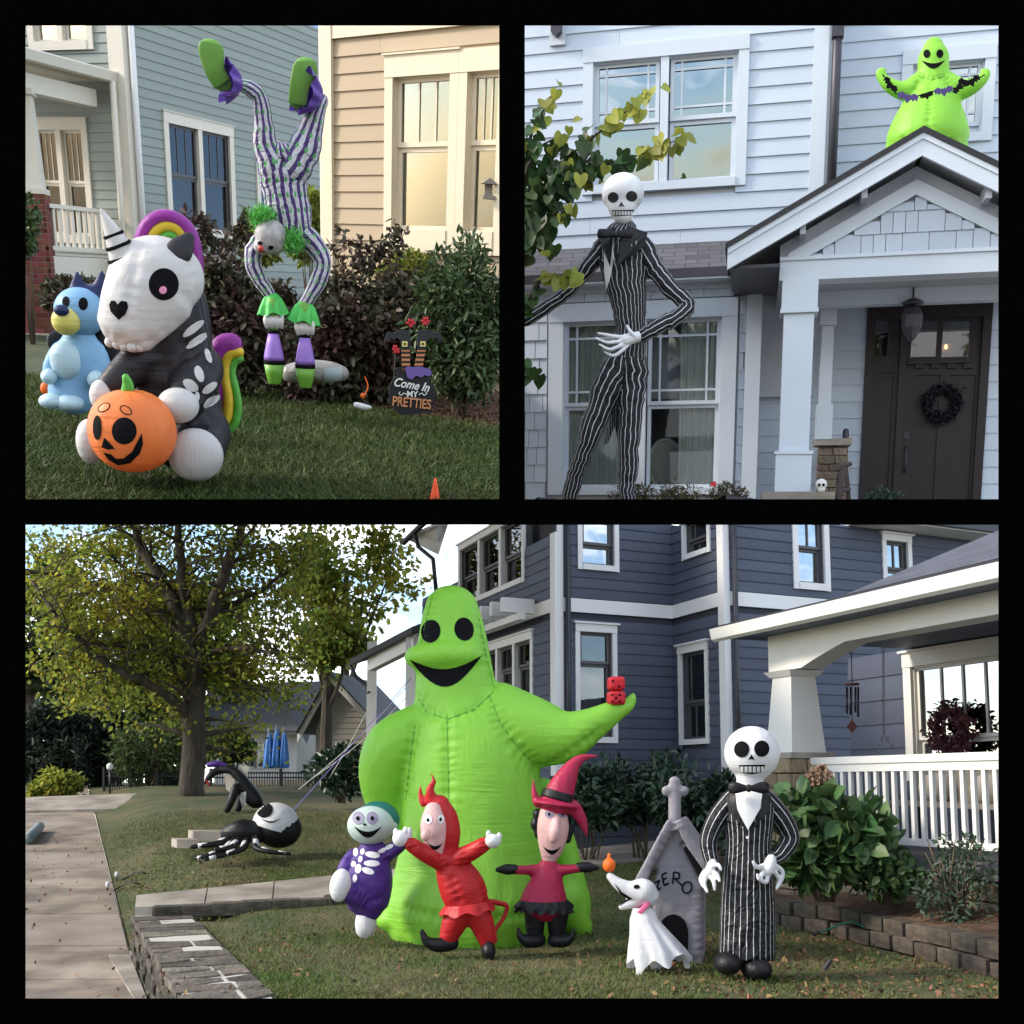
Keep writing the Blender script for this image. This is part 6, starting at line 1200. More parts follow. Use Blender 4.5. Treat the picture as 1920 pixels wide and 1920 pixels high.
for x, y, r_ in ((231, 482, 24.6), (222, 460, 19.4), (213, 440, 14.8)): 
    mb = MB(); a, b = u.p(236, 492, -.2), u.p(190, 394, -.26); mb.torus(u.p(x, y, -.22), r_*u.k, .018, axis=(b-a), nu=28, nv=6); u.part('horn_ring', mb, ink, True)
mb = MB(); u.tb(mb, [(322, 488, -.35, 20), (340, 466, -.3, 20), (356, 442, -.25, 8)], flat=.6); u.part('ear', mb, char, True)
def band(name, pts, m, r, flat=1.6, dy=.12, sub=None): mb = MB(); u.tb(mb, [(x, y, dy, r) for x, y in pts], flat=flat, seg=14); return u.part(name, mb, m, True, sub=sub)
mn = band('mane', [(266, 448), (276, 424), (298, 408), (322, 408), (346, 422), (361, 448), (368, 490), (367, 530), (365, 560)], vio, 12); band('mane_stripe', [(282, 450), (294, 432), (312, 424), (332, 428), (346, 446), (352, 480), (352, 520)], yl, 11, sub=mn); band('mane_stripe', [(297, 458), (308, 446), (322, 442), (334, 456), (338, 480), (338, 520)], gr, 10, sub=mn); band('mane_stripe', [(372, 570), (374, 590), (370, 600)], yl, 8, sub=mn)
tl = band('tail', [(392, 800), (398, 760), (405, 715), (404, 672), (418, 648), (436, 645)], vio, 19, .9, .35); band('tail_stripe', [(405, 808), (424, 785), (428, 748), (422, 712), (422, 682), (432, 664), (447, 660)], yl, 10, 1.4, .33, tl); band('tail_stripe', [(402, 822), (436, 800), (446, 766), (441, 730), (434, 700), (438, 680), (449, 672)], gr, 8, 1.4, .35, tl)
for cx, cy, rx, ry, ro in ((362, 616, 24, 7, -38), (368, 640, 24, 8, -38), (390, 668, 5, 14, -20), (373, 702, 8, 15, -18), (357, 723, 15, 10, 35), (368, 744, 5, 10, 5), (392, 727, 16, 7, -38), (395, 752, 18, 8, -36)): u.decal('bone_print', tr, ring(cx, cy, rx, ry, n=18, rot=ro), bone, off=.014)
for x, y, rx, ry, dy, rd in ((190, 742, 19, 26, -.42, 22), (334, 760, 34, 29, -.62, 30), (168, 828, 22, 38, -.3, 30), (367, 853, 46, 45, -.62, 26)): mb = MB(); u.el(mb, x, y, rx, ry, dy, rd); u.part('paw', mb, bone, True)
mb = MB(); c = u.p(248, 808, -.85); n = 36; vs = []; k = u.k*.93
for j in range(1, 18):
    th_ = math.pi*j/18
    for i in range(n): ph = 2*math.pi*i/n; rr = 74*k*(1+.018*math.cos(ph*8))*math.sin(th_); vs.append(c+V((rr*math.cos(ph), rr*math.sin(ph), 75*k*math.cos(th_)*(1-.06*math.cos(th_)**8))))
vs += [c+V((0, 0, 69*k)), c-V((0, 0, 69*k))]; mb.add(vs, [(j*n+i, (j+1)*n+i, (j+1)*n+(i+1) % n, j*n+(i+1) % n) for j in range(16) for i in range(n)] + [(17*n, i, (i+1) % n) for i in range(n)] + [(17*n+1, 16*n+(i+1) % n, 16*n+i) for i in range(n)]); pkn = u.part('pumpkin', mb, pk, True); tp = u.bvh(pkn)
u.decal('pumpkin_eye', tp, ring(233, 808, 23, 25, n=24), ink, sub=pkn); u.decal('pumpkin_eye', tp, ring(183, 802, 8, 23, n=20), ink, sub=pkn); u.decal('pumpkin_nose', tp, [(196, 820), (191, 838), (203, 843), (216, 841)], ink, sub=pkn, grid=5)
u.decal('pumpkin_mouth', tp, [(194, 848), (208, 851), (218, 860), (232, 859), (248, 846), (258, 826), (266, 812), (268, 832), (262, 850), (244, 868), (222, 872), (204, 862)], ink, sub=pkn)
for cx, cy, ro in ((195, 764, 30), (236, 769, -30)): u.seam('pumpkin_brow', tp, ring(cx, cy, 12, 7, n=16, rot=-ro)+[ring(cx, cy, 12, 7, n=16, rot=-ro)[0]], ink, .006, sub=pkn)
mb = MB(); u.tb(mb, [(238, 742, -.85, 11), (240, 722, -.88, 9), (236, 708, -.9, 6)]); u.part('pumpkin_stem', mb, gr, True, sub=pkn)
mb = MB(); mb.tube([P(376, 560, 12.0), P(392, 640, 11.95), P(402, 720, 12.0), P(415, 780, 12.3), G(445, 818, .02), G(500, 830, .02)], .012, seg=5); u.part('power_cord', mb, iron)
# ---------------------------------------------------------------- blue puppy inflatable
b1 = nylon('sky_blue_nylon', (.24, .45, .66), s=.6); b2 = nylon('pale_blue_nylon', (.50, .66, .72), s=.6); b3 = nylon('ink_blue_nylon', (.018, .03, .10), s=.6); cr2 = nylon('cream_yellow_nylon', (.66, .60, .16), s=.6)
d = Fig('puppy_inflatable', 'small blue puppy inflatable with dark cape beside the unicorn', 'inflatable', 140, 762, 15.6)
mb = MB(); d.tb(mb, [(150, 640, 0, 30), (148, 670, 0, 40), (142, 710, 0, 38), (134, 740, 0, 40)], flat=.85); d.tb(mb, [(112, 655, -.05, 14), (98, 680, -.1, 14), (92, 700, -.12, 12)]); d.tb(mb, [(182, 655, -.05, 14), (192, 685, -.1, 15), (184, 705, -.15, 12)]); d.blob('body', mb, b1, .04, 4)
mb = MB(); d.el(mb, 150, 585, 42, 40, -.02, 38); hd = d.blob('head', mb, b1, .035, 3); th = d.bvh(hd)
mb = MB(); d.el(mb, 162, 578, 42, 40, .14, 36); d.tb(mb, [(143, 552, .05, 14), (146, 530, .05, 11), (144, 508, .05, 3)], flat=.6); d.tb(mb, [(184, 558, .05, 18), (190, 535, .05, 14), (191, 506, .05, 3)], flat=.6); d.blob('crown_and_ears', mb, b3, .03, 2)
mb = MB(); d.el(mb, 124, 602, 23, 23, -.25, 26); d.part('muzzle', mb, cr2, True); mb = MB(); d.el(mb, 115, 582, 12, 9, -.42, 10); d.part('nose', mb, b3, True)
for x, y, rx, ry in ((124, 566, 7, 10), (156, 570, 9, 12)): d.decal('eye', th, ring(x, y, rx, ry, n=16), ink)
mb = MB(); d.el(mb, 124, 676, 26, 32, -.2, 18); d.part('belly', mb, b2, True)
for x, y, rx, ry in ((92, 706, 13, 13), (180, 712, 14, 15), (96, 752, 20, 13), (130, 756, 24, 14)): mb = MB(); d.el(mb, x, y, rx, ry, -.25, 22); d.part('paw', mb, b2, True)
mb = MB(); d.tb(mb, [(96, 640, .15, 14), (150, 640, .3, 34), (195, 650, .2, 26), (215, 690, .15, 10)], flat=.5); d.part('cape', mb, bny, True); mb = MB(); d.el(mb, 86, 728, 9, 11, .1, 10); d.part('treat_pail', mb, orange, True)
# ---------------------------------------------------------------- handstand clown on two juggling pins
def clowncloth(name, n):
    m = striped(name, (.46, .46, .49), (.06, .03, .13), n, .46, wob=.05); nt = m.node_tree; L = nt.links; uv = [x for x in nt.nodes if x.type == 'UVMAP'][0]; b = nt.nodes['Principled BSDF']; mx0 = b.inputs['Base Color'].links[0].from_node
    mp = nt.nodes.new('ShaderNodeMapping'); mp.inputs['Scale'].default_value = (n, 4.5, 1); mp.inputs['Location'].default_value = (-.71, 0, 0); L.new(uv.outputs[0], mp.inputs[0]); fr = nt.nodes.new('ShaderNodeVectorMath'); fr.operation = 'FRACTION'; L.new(mp.outputs[0], fr.inputs[0])
    sb = nt.nodes.new('ShaderNodeVectorMath'); sb.operation = 'DISTANCE'; sb.inputs[1].default_value = (.5, .5, 0); L.new(fr.outputs[0], sb.inputs[0]); lt = nt.nodes.new('ShaderNodeMath'); lt.operation = 'LESS_THAN'; lt.inputs[1].default_value = .17; L.new(sb.outputs['Value'], lt.inputs[0])
    m2 = nt.nodes.new('ShaderNodeMixRGB'); m2.inputs[2].default_value = (.08, .3, .09, 1); L.new(lt.outputs[0], m2.inputs[0]); L.new(mx0.outputs[0], m2.inputs[1]); L.new(m2.outputs[0], b.inputs['Base Color']); return m
cc1, cc2, cc3 = clowncloth('clown_torso_cloth', 18), clowncloth('clown_leg_cloth', 10), clowncloth('clown_sleeve_cloth', 8)
c_ = Fig('clown_figure', 'clown figure doing a handstand on two juggling pins', 'clown figure', 545, 588, 17.6)
pur = mat('purple_satin', (.085, .035, .26), rough=.45, var=.2, vs=4, bump=.4, bs=8, bdist=.05); grs = mat('green_satin', (.05, .38, .06), rough=.5, var=.2, vs=4, bump=.5, bs=8, bdist=.05); shoe = mat('green_shoe', (.12, .30, .03), rough=.4, var=.1); skin = mat('grey_mask', (.28, .26, .26), rough=.6, vs=9, col2=(.42, .40, .39), bump=.5, bs=14, bdist=.03)
mb = MB(); c_.tb(mb, [(548, 450, 0, 28), (545, 420, 0, 36), (536, 370, 0, 38), (530, 325, 0, 40), (532, 296, 0, 34)], seg=28, flat=.7, rag=.04); c_.part('torso', mb, cc1, True)
for pts in ([(515, 320, 0, 27), (497, 270, 0, 20), (492, 215, 0, 15), (486, 182, 0, 13), (468, 166, 0, 12), (446, 158, 0, 9)], [(552, 318, 0, 30), (574, 270, 0, 26), (588, 225, 0, 17), (602, 190, 0, 12)]): mb = MB(); c_.tb(mb, pts, seg=22, rag=.06); c_.part('trouser_leg', mb, cc2, True)
for pts in ([(522, 436, -.05, 20), (492, 452, -.05, 17), (474, 482, -.1, 15), (484, 520, -.1, 13), (506, 552, -.1, 10)], [(566, 436, 0, 20), (590, 462, 0, 18), (606, 492, -.05, 15), (596, 530, -.1, 14), (574, 568, -.1, 11)]): mb = MB(); c_.tb(mb, pts, seg=20, rag=.06); c_.part('sleeve', mb, cc3, True)
def ruff(px, py, ax, r0, r1, h, m, n=56, name='ruff', dy=-.1):
    c = c_.p(px, py, dy); q = V((0, 0, 1)).rotation_difference(V(ax)); vs = []; lv = 5; k = c_.k; mb = MB()
    for j in range(lv):
        t = j/(lv-1); r = (r0+(r1-r0)*t**.6)*k
        for i in range(n): a = 2*math.pi*i/n; rr = r*(1+.13*t*math.sin(a*9)); vs.append(c+q @ V((rr*math.cos(a), rr*math.sin(a), h*k*t+.03*t*math.sin(a*5))))
    mb.add(vs, [(j*n+i, j*n+(i+1) % n, (j+1)*n+(i+1) % n, (j+1)*n+i) for j in range(lv-1) for i in range(n)]); return c_.part(name, mb, m, True)
ruff(510, 550, (0.05, 0, -1), 8, 26, 34, grs); ruff(574, 564, (-.15, 0, -1), 8, 28, 36, grs); ruff(452, 160, (-.9, -.35, .1), 8, 31, 26, pur); ruff(600, 188, (-.75, -.4, .25), 9, 34, 34, pur)
for (x0, y0), (x1, y1), (x2, y2) in (((416, 158), (402, 130), (396, 82)), ((558, 196), (562, 160), (572, 116))):
    mb = MB(); c_.tb(mb, [(x0+14, y0, .0, 8), (x0, y0-4, -.05, 14), (x1, y1, -.08, 15), (x2, y2+14, -.08, 19), (x2, y2, -.08, 15)], seg=18, flat=.45); s_ = c_.part('shoe', mb, shoe, True); mb = MB(); c_.tb(mb, [(x0, y0-2, -.13, 15), (x1, y1, -.17, 16), (x2, y2+14, -.17, 20), (x2, y2, -.17, 17)], seg=18, flat=.18); c_.part('sole', mb, mat('green_sole', (.10, .24, .03), rough=.55), True, sub=s_)
mb = MB(); c_.el(mb, 508, 444, 27, 29, -.25, 27, Matrix.Rotation(R(-20), 3, 'Y')); c_.el(mb, 494, 462, 17, 14, -.28, 18); hd = c_.blob('head', mb, skin, .025, 3); th = c_.bvh(hd)
for x, y in ((488, 456), (508, 464)): c_.decal('eye', th, ring(x, y, 5, 4, n=10), ink)
mb = MB(); c_.el(mb, 489, 466, 5, 5, -.5, 5); c_.part('nose', mb, mat('red_rubber', (.4, .03, .03), rough=.4), True); c_.decal('mouth', th, crescent(482, 502, 474, -4, 3), mat('red_lips', (.25, .03, .03), rough=.5))
hair = mat('green_fur', (.12, .45, .08), rough=.8, island=.4)
for (x, y, dx, dz) in ((492, 408, -.1, .4), (546, 452, .25, -.2)):
    q = []; c0 = c_.p(x, y, -.25); pts = np.array([tuple(c0-c_.base+V((random.gauss(0, .075), random.gauss(0, .08), random.gauss(0, .07)))) for _ in range(2200)]); me = blade_mesh('hair_tuft', pts*1.0+np.array([0, 0, -.03]), .085, .008, 1.2); c_.part('hair_tuft', me, hair)
handm = mat('dirty_white_glove', (.5, .48, .45), rough=.7)
for (x, y) in ((514, 594), (572, 606)):
    mb = MB()
    for i in range(4): a = -.8+i*.5; c_.tb(mb, [(x-14+i*9, y-4, -.2, 5), (x-16+i*10, y+8, -.28, 4.5), (x-13+i*9, y+20, -.25, 3.5)], seg=8)
    c_.tb(mb, [(x-8, y-14, -.1, 11), (x+2, y-2, -.15, 12)], seg=10); c_.blob('hand', mb, handm, .018, 1)
for i, (x, yb) in enumerate(((515, 720), (573, 727))):
    f = Fig('juggling_pin', ['green and purple juggling pin under the clown hand nearer the unicorn', 'green and purple juggling pin in front of the grey sandbag'][i], 'juggling pin', x, yb, 17.4, 'juggling pins under the clown'); k = f.k; prof = [(.0, 0), (11, 0), (14, 10), (18, 36)]
    def lat(pr, m, nm): mb = MB(); mb.lathe([(r_*k, z*k) for r_, z in pr], f.base, 22); f.part(nm, mb, m, True)
    lat([(10, 0), (11, 2), (15, 18), (17.5, 34)], shoe, 'foot'); lat([(17.6, 34), (17.8, 38), (17.8, 41)], ink, 'band'); lat([(17.5, 41), (17, 48), (13, 68), (9, 86)], mat('lilac_plastic', (.26, .14, .46), rough=.4), 'belly'); lat([(9.2, 86), (8.6, 92)], ink, 'band'); lat([(8.5, 92), (8.5, 110), (9.5, 132), (7, 144), (.5, 146)], shoe, 'neck')
# sandbag, garden spot light, cauldron sign, cone
mb = MB(); f = Fig('sandbag', 'grey plastic sandbag lying behind the juggling pins', 'sandbag', 612, 722, 17.9); mb = MB(); f.tb(mb, [(545, 700, 0, 17), (580, 696, 0, 20), (620, 698, 0, 19), (640, 700, 0, 14)], flat=1.3, seg=16); sbg = f.blob('bag', mb, mat('grey_plastic_bag', (.26, .25, .23), rough=.45, bump=.8, bs=9, bdist=.05), .03, 2); f.decal('printed_label', f.bvh(sbg), [(607, 692), (640, 688), (641, 712), (608, 717)], mat('label_print', (.30, .36, .36), rough=.6), off=.01)
f = Fig('garden_spotlight', 'small garden spotlight with orange wire tag in the mulch', 'light', 682, 764, 17.2); mb = MB(); f.tb(mb, [(668, 759, 0, 5), (682, 763, 0, 6), (694, 764, 0, 3)], seg=10); f.part('lamp', mb, white, True); mb = MB(); f.tb(mb, [(680, 762, 0, 2), (684, 752, 0, 2)], seg=6); f.part('stem', mb, iron); mb = MB(); f.tb(mb, [(682, 744, 0, 1.2), (690, 725, .05, 1.2), (684, 706, .1, 1)], seg=5, round_ends=False); f.part('wire', mb, orange); mb = MB(); f.el(mb, 680, 742, 4, 5, 0, 3); f.part('tag', mb, orange, True)
f = Fig('cauldron_sign', 'black cauldron sign with witch legs and lettering in the mulch', 'sign', 771, 778, 16.4); bk = mat('sign_black', (.012, .012, .014), rough=.7, var=.15)
def board(poly, m, name, dy=0, th=.045, sub=None): mb = MB(); mb.prism([f.p(x, y, dy) for x, y in poly], (0, th, 0)); return f.part(name, mb, m, sub=sub)
cau = [(746, 775), (738, 766), (732, 752), (729, 738), (731, 722), (738, 710), (745, 704), (738, 700), (737, 694), (745, 690), (770, 688), (800, 692), (811, 698), (810, 704), (803, 710), (812, 722), (817, 740), (814, 756), (806, 768), (806, 780), (798, 774), (770, 778), (752, 778)]
cb = board(cau, bk, 'cauldron')
fo = mat('purple_foam', (.14, .09, .30), rough=.7); board([(760, 691), (766, 687), (776, 689), (786, 687), (798, 690), (808, 694), (810, 702), (803, 706), (797, 703), (790, 708), (780, 704), (772, 712), (764, 708), (762, 699)], fo, 'foam', -.03, .03, cb)
og, ob = mat('sock_orange', (.50, .19, .07), rough=.7), bk
for (xb, xt, y0, y1, w0) in ((762, 761, 694, 655, 7.5), (784, 791, 694, 655, 7.5)):
    n = 9
    for i in range(n):
        a, b = i/n, (i+1)/n; xa, xb2 = xb+(xt-xb)*a, xb+(xt-xb)*b; ya, yb = y0+(y1-y0)*a, y0+(y1-y0)*b; board([(xa-w0, ya), (xa+w0, ya), (xb2+w0, yb), (xb2-w0, yb)], og if i % 2 == 0 else ob, 'stocking_stripe', .0, .04, cb)
for s, x0 in ((-1, 761), (1, 791)):
    pts = [(x0-s*8, 656), (x0+s*8, 656), (x0+s*9, 640), (x0+s*16, 634), (x0+s*30, 634), (x0+s*34, 642), (x0+s*38, 634), (x0+s*34, 622), (x0+s*22, 624), (x0+s*14, 618), (x0-s*8, 620)]; sh = board(pts, mat('shoe_black', (.02, .022, .026), rough=.6), 'witch_shoe', -.005, .045, cb)
    board([(x0-5+s*2, 640), (x0+5+s*2, 640), (x0+5+s*2, 650), (x0-5+s*2, 650)], mat('buckle_yellow', (.65, .55, .2), rough=.5), 'buckle', -.03, .02, cb); board([(x0-2+s*2, 643), (x0+2+s*2, 643), (x0+2+s*2, 647), (x0-2+s*2, 647)], bk, 'buckle_slot', -.035, .005, cb)
def text(t, s, px, py, hpx, m, Y, shear=0, sx=1.0, rot=0, sub=None):
    cu = bpy.data.curves.new('lettering', 'FONT'); cu.body = s; cu.align_x = 'CENTER'; cu.align_y = 'CENTER'; cu.size = hpx*Y/FPX*1.15; cu.shear = shear; cu.extrude = .004; cu.offset = .003; cu.materials.append(m); tmp = bpy.data.objects.new('tmp', cu); COL.objects.link(tmp); me = bpy.data.meshes.new_from_object(tmp.evaluated_get(bpy.context.evaluated_depsgraph_get())); bpy.data.objects.remove(tmp); me.materials.clear(); me.materials.append(m); o = bpy.data.objects.new('lettering', me); COL.objects.link(o); o.parent = sub or t.o
    p = t.S.at(px, py, Y); o.matrix_local = Matrix.Translation(p-t.base) @ Matrix.Rotation(R(90), 4, 'X') @ Matrix.Rotation(R(rot), 4, 'Z') @ Matrix.Diagonal((sx, 1, 1, 1)); return o
lw = mat('letter_white', (.7, .7, .66), rough=.6); lo = mat('letter_orange', (.55, .23, .10), rough=.6)
text(f, 'Come In', 771, 722, 19, lw, 16.37, .35, .86, -8); text(f, 'MY', 773, 739.5, 13, lw, 16.37, 0, 1, 0); text(f, 'PRETTIES', 772, 756, 21, lo, 16.37, 0, .74, -4)
for s in (-1, 1):
    mb = MB(); f.tb(mb, [(774+s*12, 740, -.03, .8), (774+s*17, 737, -.03, .8), (774+s*21, 741, -.03, .8), (774+s*26, 738, -.03, .8), (774+s*24, 735, -.03, .7)], seg=5); f.part('flourish', mb, lw, sub=cb)
mb = MB(); f.tb(mb, [(771, 770, .05, 2), (771, 792, .05, 1)], seg=6); f.part('stake', mb, iron)
b = G(815, 952, 0); t = T('marker_cone', 'orange cone tip at the lower edge of the lawn', 'cone', b); mb = MB(); mb.lathe([(.085, 0), (.05, .12), (.028, .24), (.012, .315), (.002, .32)], b, 16); t.part('cone', mb, mat('cone_orange', (.75, .08, .015), rough=.5), True); mb = MB(); mb.box(b+V((0, 0, .01)), (.22, .22, .02)); t.part('base', mb, mat('cone_orange', (.75, .08, .015)))
# ---------------------------------------------------------------- grass
def bedY(x):
    for a, b in zip(ed, ed[1:]):
        if a.x <= x <= b.x: return a.y+(b.y-a.y)*(x-a.x)/(b.x-a.x)
    return 24 if x < ed[0].x else ed[-1].y
n = 120000; D = 10.1 + (26-10.1)*RNG.random(n)**1.7; l0, l1 = SL.d(-60, 700).x, SL.d(950, 700).x; X = D*(l0+(l1-l0)*RNG.random(n)); near_ = [(G(px, 958, 0).x, G(px, 958, 0).y) for px in (-100, 200, 500, 800, 950)]; keep = np.array([(d_ < bedY(x_) - .02) and d_ > np.interp(x_, [q[0] for q in near_], [q[1] for q in near_]) for x_, d_ in zip(X, D)]); pts = np.stack([X[keep], D[keep], np.zeros(keep.sum())], 1)
solo('grass', blade_mesh('grass', pts, .15, .019, .55), mat('green_grass_blade', (.045, .075, .016), rough=.55, island=.55, spec=.25, trans=.25, vs=.5, col2=(.07, .085, .022)), 'thick green grass of the unicorn lawn', 'grass', kind='stuff')
# ================================================================== white house with the tall pinstriped skeleton
ST = Stage(1428, 950, .15, 0, 1.5); CUR[0] = ST; P = ST.at
def flat2(px, py=950): v = ST.Ri @ pxdir(px, py); v.z = 0; return v.normalized()
aF = -flat2(-8100)
wsid = mat('white_siding', (.46, .52, .61), rough=.55, var=.04, vs=2, objrand=.04, stretch=(1, 6, 6), bump=.1, bs=14); wsh = mat('white_sheathing', (.42, .44, .48), rough=.8); wtr = mat('white_gloss_trim', (.53, .58, .65), rough=.5, var=.03, vs=2); shk = mat('white_shake', (.45, .50, .58), rough=.65, objrand=.05, var=.05, bump=.15, bs=20, stretch=(8, 8, 1))
bronze = mat('bronze_gutter', (.035, .033, .045), rough=.45); mirror = glass('mirror_glass', (.35, .4, .45), .72, wavy=.3); [n for n in mirror.node_tree.nodes if n.type == 'BSDF_GLOSSY'][0].inputs[0].default_value = (.30, .33, .37, 1); gtr = glass('clear_glass', (.95, .97, .97), .02)
A0 = P(1240, 950, 17.0); A0.z = 0
W_H = T('white_house', 'white two-storey house with gabled porch and dark door', 'house', A0)
WA = Wall(W_H, A0, aF); WB = Wall(W_H, A0+WA.n*.55, aF); WC = Wall(W_H, A0-WA.n*.75, aF); WGb = Wall(W_H, A0+WA.n*2.1, aF); WD = Wall(W_H, A0-WA.n*.2, aF)
# ground terrace
mb = MB(); q = [P(966, 965, 14.3), P(2050, 965, 14.3), P(2100, 960, 20), P(966, 960, 20)]; mb.prism([V((v.x, v.y, 0)) for v in q], (0, 0, -.02)); solo('ground', mb, mulch, 'planting strip in front of the white house', None, kind='structure')
zt = WA.uv(1240, -30)[1]; zroof = WA.uv(1200, 458)[1]
aW = WA.uv(968, 300)[0]; aA1 = WA.uv(1547, 200)[0]
wu = WA.rect(1112, 108, 1382, 342); WA.holes.append(wu)
WA.backing(aW, aA1, zroof-2.3, zt, wsh, depth=.2); WA.boards(aW, aA1, zroof-.3, zt, .24, wsid, thick=.035, joints=3.2)
pr = [('v', .13), ('v', .87), ('h', .86)]; pr2 = pr+[('h', .17)]
kw = dict(cols=2, trim=.15, head=.2, sill=.12, mull=.12, sash=.06, proud=.06, ear=0, split=.5)
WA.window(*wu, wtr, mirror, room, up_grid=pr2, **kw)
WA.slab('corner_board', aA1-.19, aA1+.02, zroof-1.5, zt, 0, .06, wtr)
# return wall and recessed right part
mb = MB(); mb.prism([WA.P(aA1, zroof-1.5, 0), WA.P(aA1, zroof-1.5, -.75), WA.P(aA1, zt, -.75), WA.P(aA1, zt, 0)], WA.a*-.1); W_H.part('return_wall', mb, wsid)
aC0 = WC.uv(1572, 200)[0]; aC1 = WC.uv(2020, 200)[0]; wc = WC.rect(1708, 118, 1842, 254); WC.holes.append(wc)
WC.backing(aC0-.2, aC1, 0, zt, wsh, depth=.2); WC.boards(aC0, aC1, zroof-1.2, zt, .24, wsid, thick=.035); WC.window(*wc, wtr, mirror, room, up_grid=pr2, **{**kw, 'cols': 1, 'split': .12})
pipe(W_H, 'downspout', [WA.P(aA1+.13, zroof+.2, .06), WA.P(aA1+.13, zt, .06)], .065, bronze); WA.slab('spout_strap', aA1+.05, aA1+.21, WA.uv(1555, 60)[1]-.12, WA.uv(1555, 60)[1]+.1, .0, .15, bronze)
lb = T('wall_light', 'dark wall light bottom at the top edge of the white wall', 'light', WA.P(WA.uv(1047, 60)[0], WA.uv(1047, 80)[1], .1)); c = lb.base; mb = MB(); mb.prism([c+V((-.075, 0, .08)), c+V((0, 0, .02)), c+V((.075, 0, .08)), c+V((.075, 0, .6)), c+V((-.075, 0, .6))], (0, -.12, 0)); lb.part('lantern', mb, bronze); mb = MB(); mb.box(c+V((0, .04, .3)), (.24, .05, .72)); lb.part('back_plate', mb, wtr)
# lower bay with shakes round a big window
zeB = WB.uv(1240, 527)[1]; aB0 = WB.uv(968, 700)[0]; aB1 = WB.uv(1425, 700)[0]; wl_ = WB.rect(1056, 600, 1350, 915); WB.holes.append((wl_[0]-.25, wl_[1]+.25, wl_[2]-.3, wl_[3]+.28))
def shakes(W, a0, a1, z0, z1, exp, m, top=None, seed=1, name='shingle'):
    rnd = random.Random(seed); me = unit_mesh('board', m); z = z0
    while z < z1-.02:
        a = a0 - rnd.uniform(0, .2); ze = min(z+exp, z1)
        while a < a1:
            L = rnd.choice([.15, .2, .25, .32]); b0, b1 = max(a, a0), min(a+L, a1); a += L
            if b1-b0 < .03: continue
            if any(b0 < h[1]-.005 and b1 > h[0]+.005 and z < h[3]-.01 and ze > h[2]+.01 for h in W.holes):
                for h in W.holes:
                    if b0 < h[0]: b1 = min(b1, h[0])
                    elif b1 > h[1]: b0 = max(b0, h[1])
                    else: b0 = b1
                if b1-b0 < .03: continue
            zz = ze
            if top:
                zz = min(ze, top((b0+b1)/2))
                if zz-z < .03: continue
            mt = W.mtx(b0+.004, b1-.004, z, zz+.01, 0, .035); mt.translation = W.P((b0+b1)/2, (z+zz)/2+.003, rnd.uniform(-.003, .003)); W.t.unit(name, me, m, mt)
        z += exp
WB2h = WB.holes[:]; WB.holes = [wl_]; WB.backing(aB0, aB1, 0, zeB, wsh, depth=.25); WB.holes = WB2h
shakes(WB, aB0, aB1-.22, .0, zeB, .265, shk)
lroom = mat('pale_room', (.20, .20, .20), rough=.9); cur = mat('pale_drape', (.66, .70, .66), rough=.9, var=.08, vs=4)
WB.window(*wl_, wtr, gtr, lroom, cdist=-.2, cols=2, up_grid=[('v', .13), ('v', .86), ('h', .84), ('h', .14)], trim=.22, head=.26, sill=.1, mull=.16, sash=.055, proud=.07, ear=0, split=.5, curtain=[(cur, .02, .40), (cur, .74, .99)], depth=1.6)
WB.slab('corner_board', aB1-.22, aB1, 0, zeB, 0, .07, wtr); mb = MB(); mb.prism([WB.P(aB1, 0, 0), WB.P(aB1, 0, -1.6), WB.P(aB1, zeB, -1.6), WB.P(aB1, zeB, 0)], WB.a*-.1); W_H.part('return_wall', mb, wsid)
st = T('window_sticker', 'small red octagon sticker in the lower window corner', 'sticker', WB.P(WB.uv(1338, 909)[0], WB.uv(1338, 909)[1], -.06)); mb = MB(); c = st.base; mb.prism([c+WB.a*(.055*math.cos(R(22.5+45*i)))+V((0, 0, .055*math.sin(R(22.5+45*i)))) for i in range(8)], WB.n*.006); st.part('disc', mb, mat('sticker_red', (.35, .02, .03), rough=.5))
dc = T('dining_chair', 'white oval-backed chair standing inside the window', 'chair', WB.P(WB.uv(1240, 905)[0], WB.uv(1240, 930)[1], -.75)); c = WB.P(WB.uv(1240, 868)[0], WB.uv(1240, 868)[1], -.7); pcm = mat('chair_white', (.55, .55, .52), rough=.6); mb = MB(); n = 28
path = [c+WB.a*(.26*math.cos(2*math.pi*i/n))+V((0, 0, .38*math.sin(2*math.pi*i/n))) for i in range(n+1)]; mb.tube(path, .035, seg=8, cap=False); dc.part('back_frame', mb, pcm, True); mb = MB(); mb.ell(c, (.25, .04, .36)); dc.part('back_pad', mb, mat('chair_linen', (.40, .42, .38), rough=.9), True)
for s in (-1, 1): mb = MB(); mb.tube([c+WB.a*(s*.2)+V((0, 0, -.3)), c+WB.a*(s*.24)+V((0, 0, -.75))], [.035, .028], seg=8); dc.part('leg', mb, pcm)
mb = MB(); mb.box(c+V((0, -.0, -.52)), (.5, .4, .08)); dc.part('seat', mb, mat('chair_linen', (.40, .42, .38)))
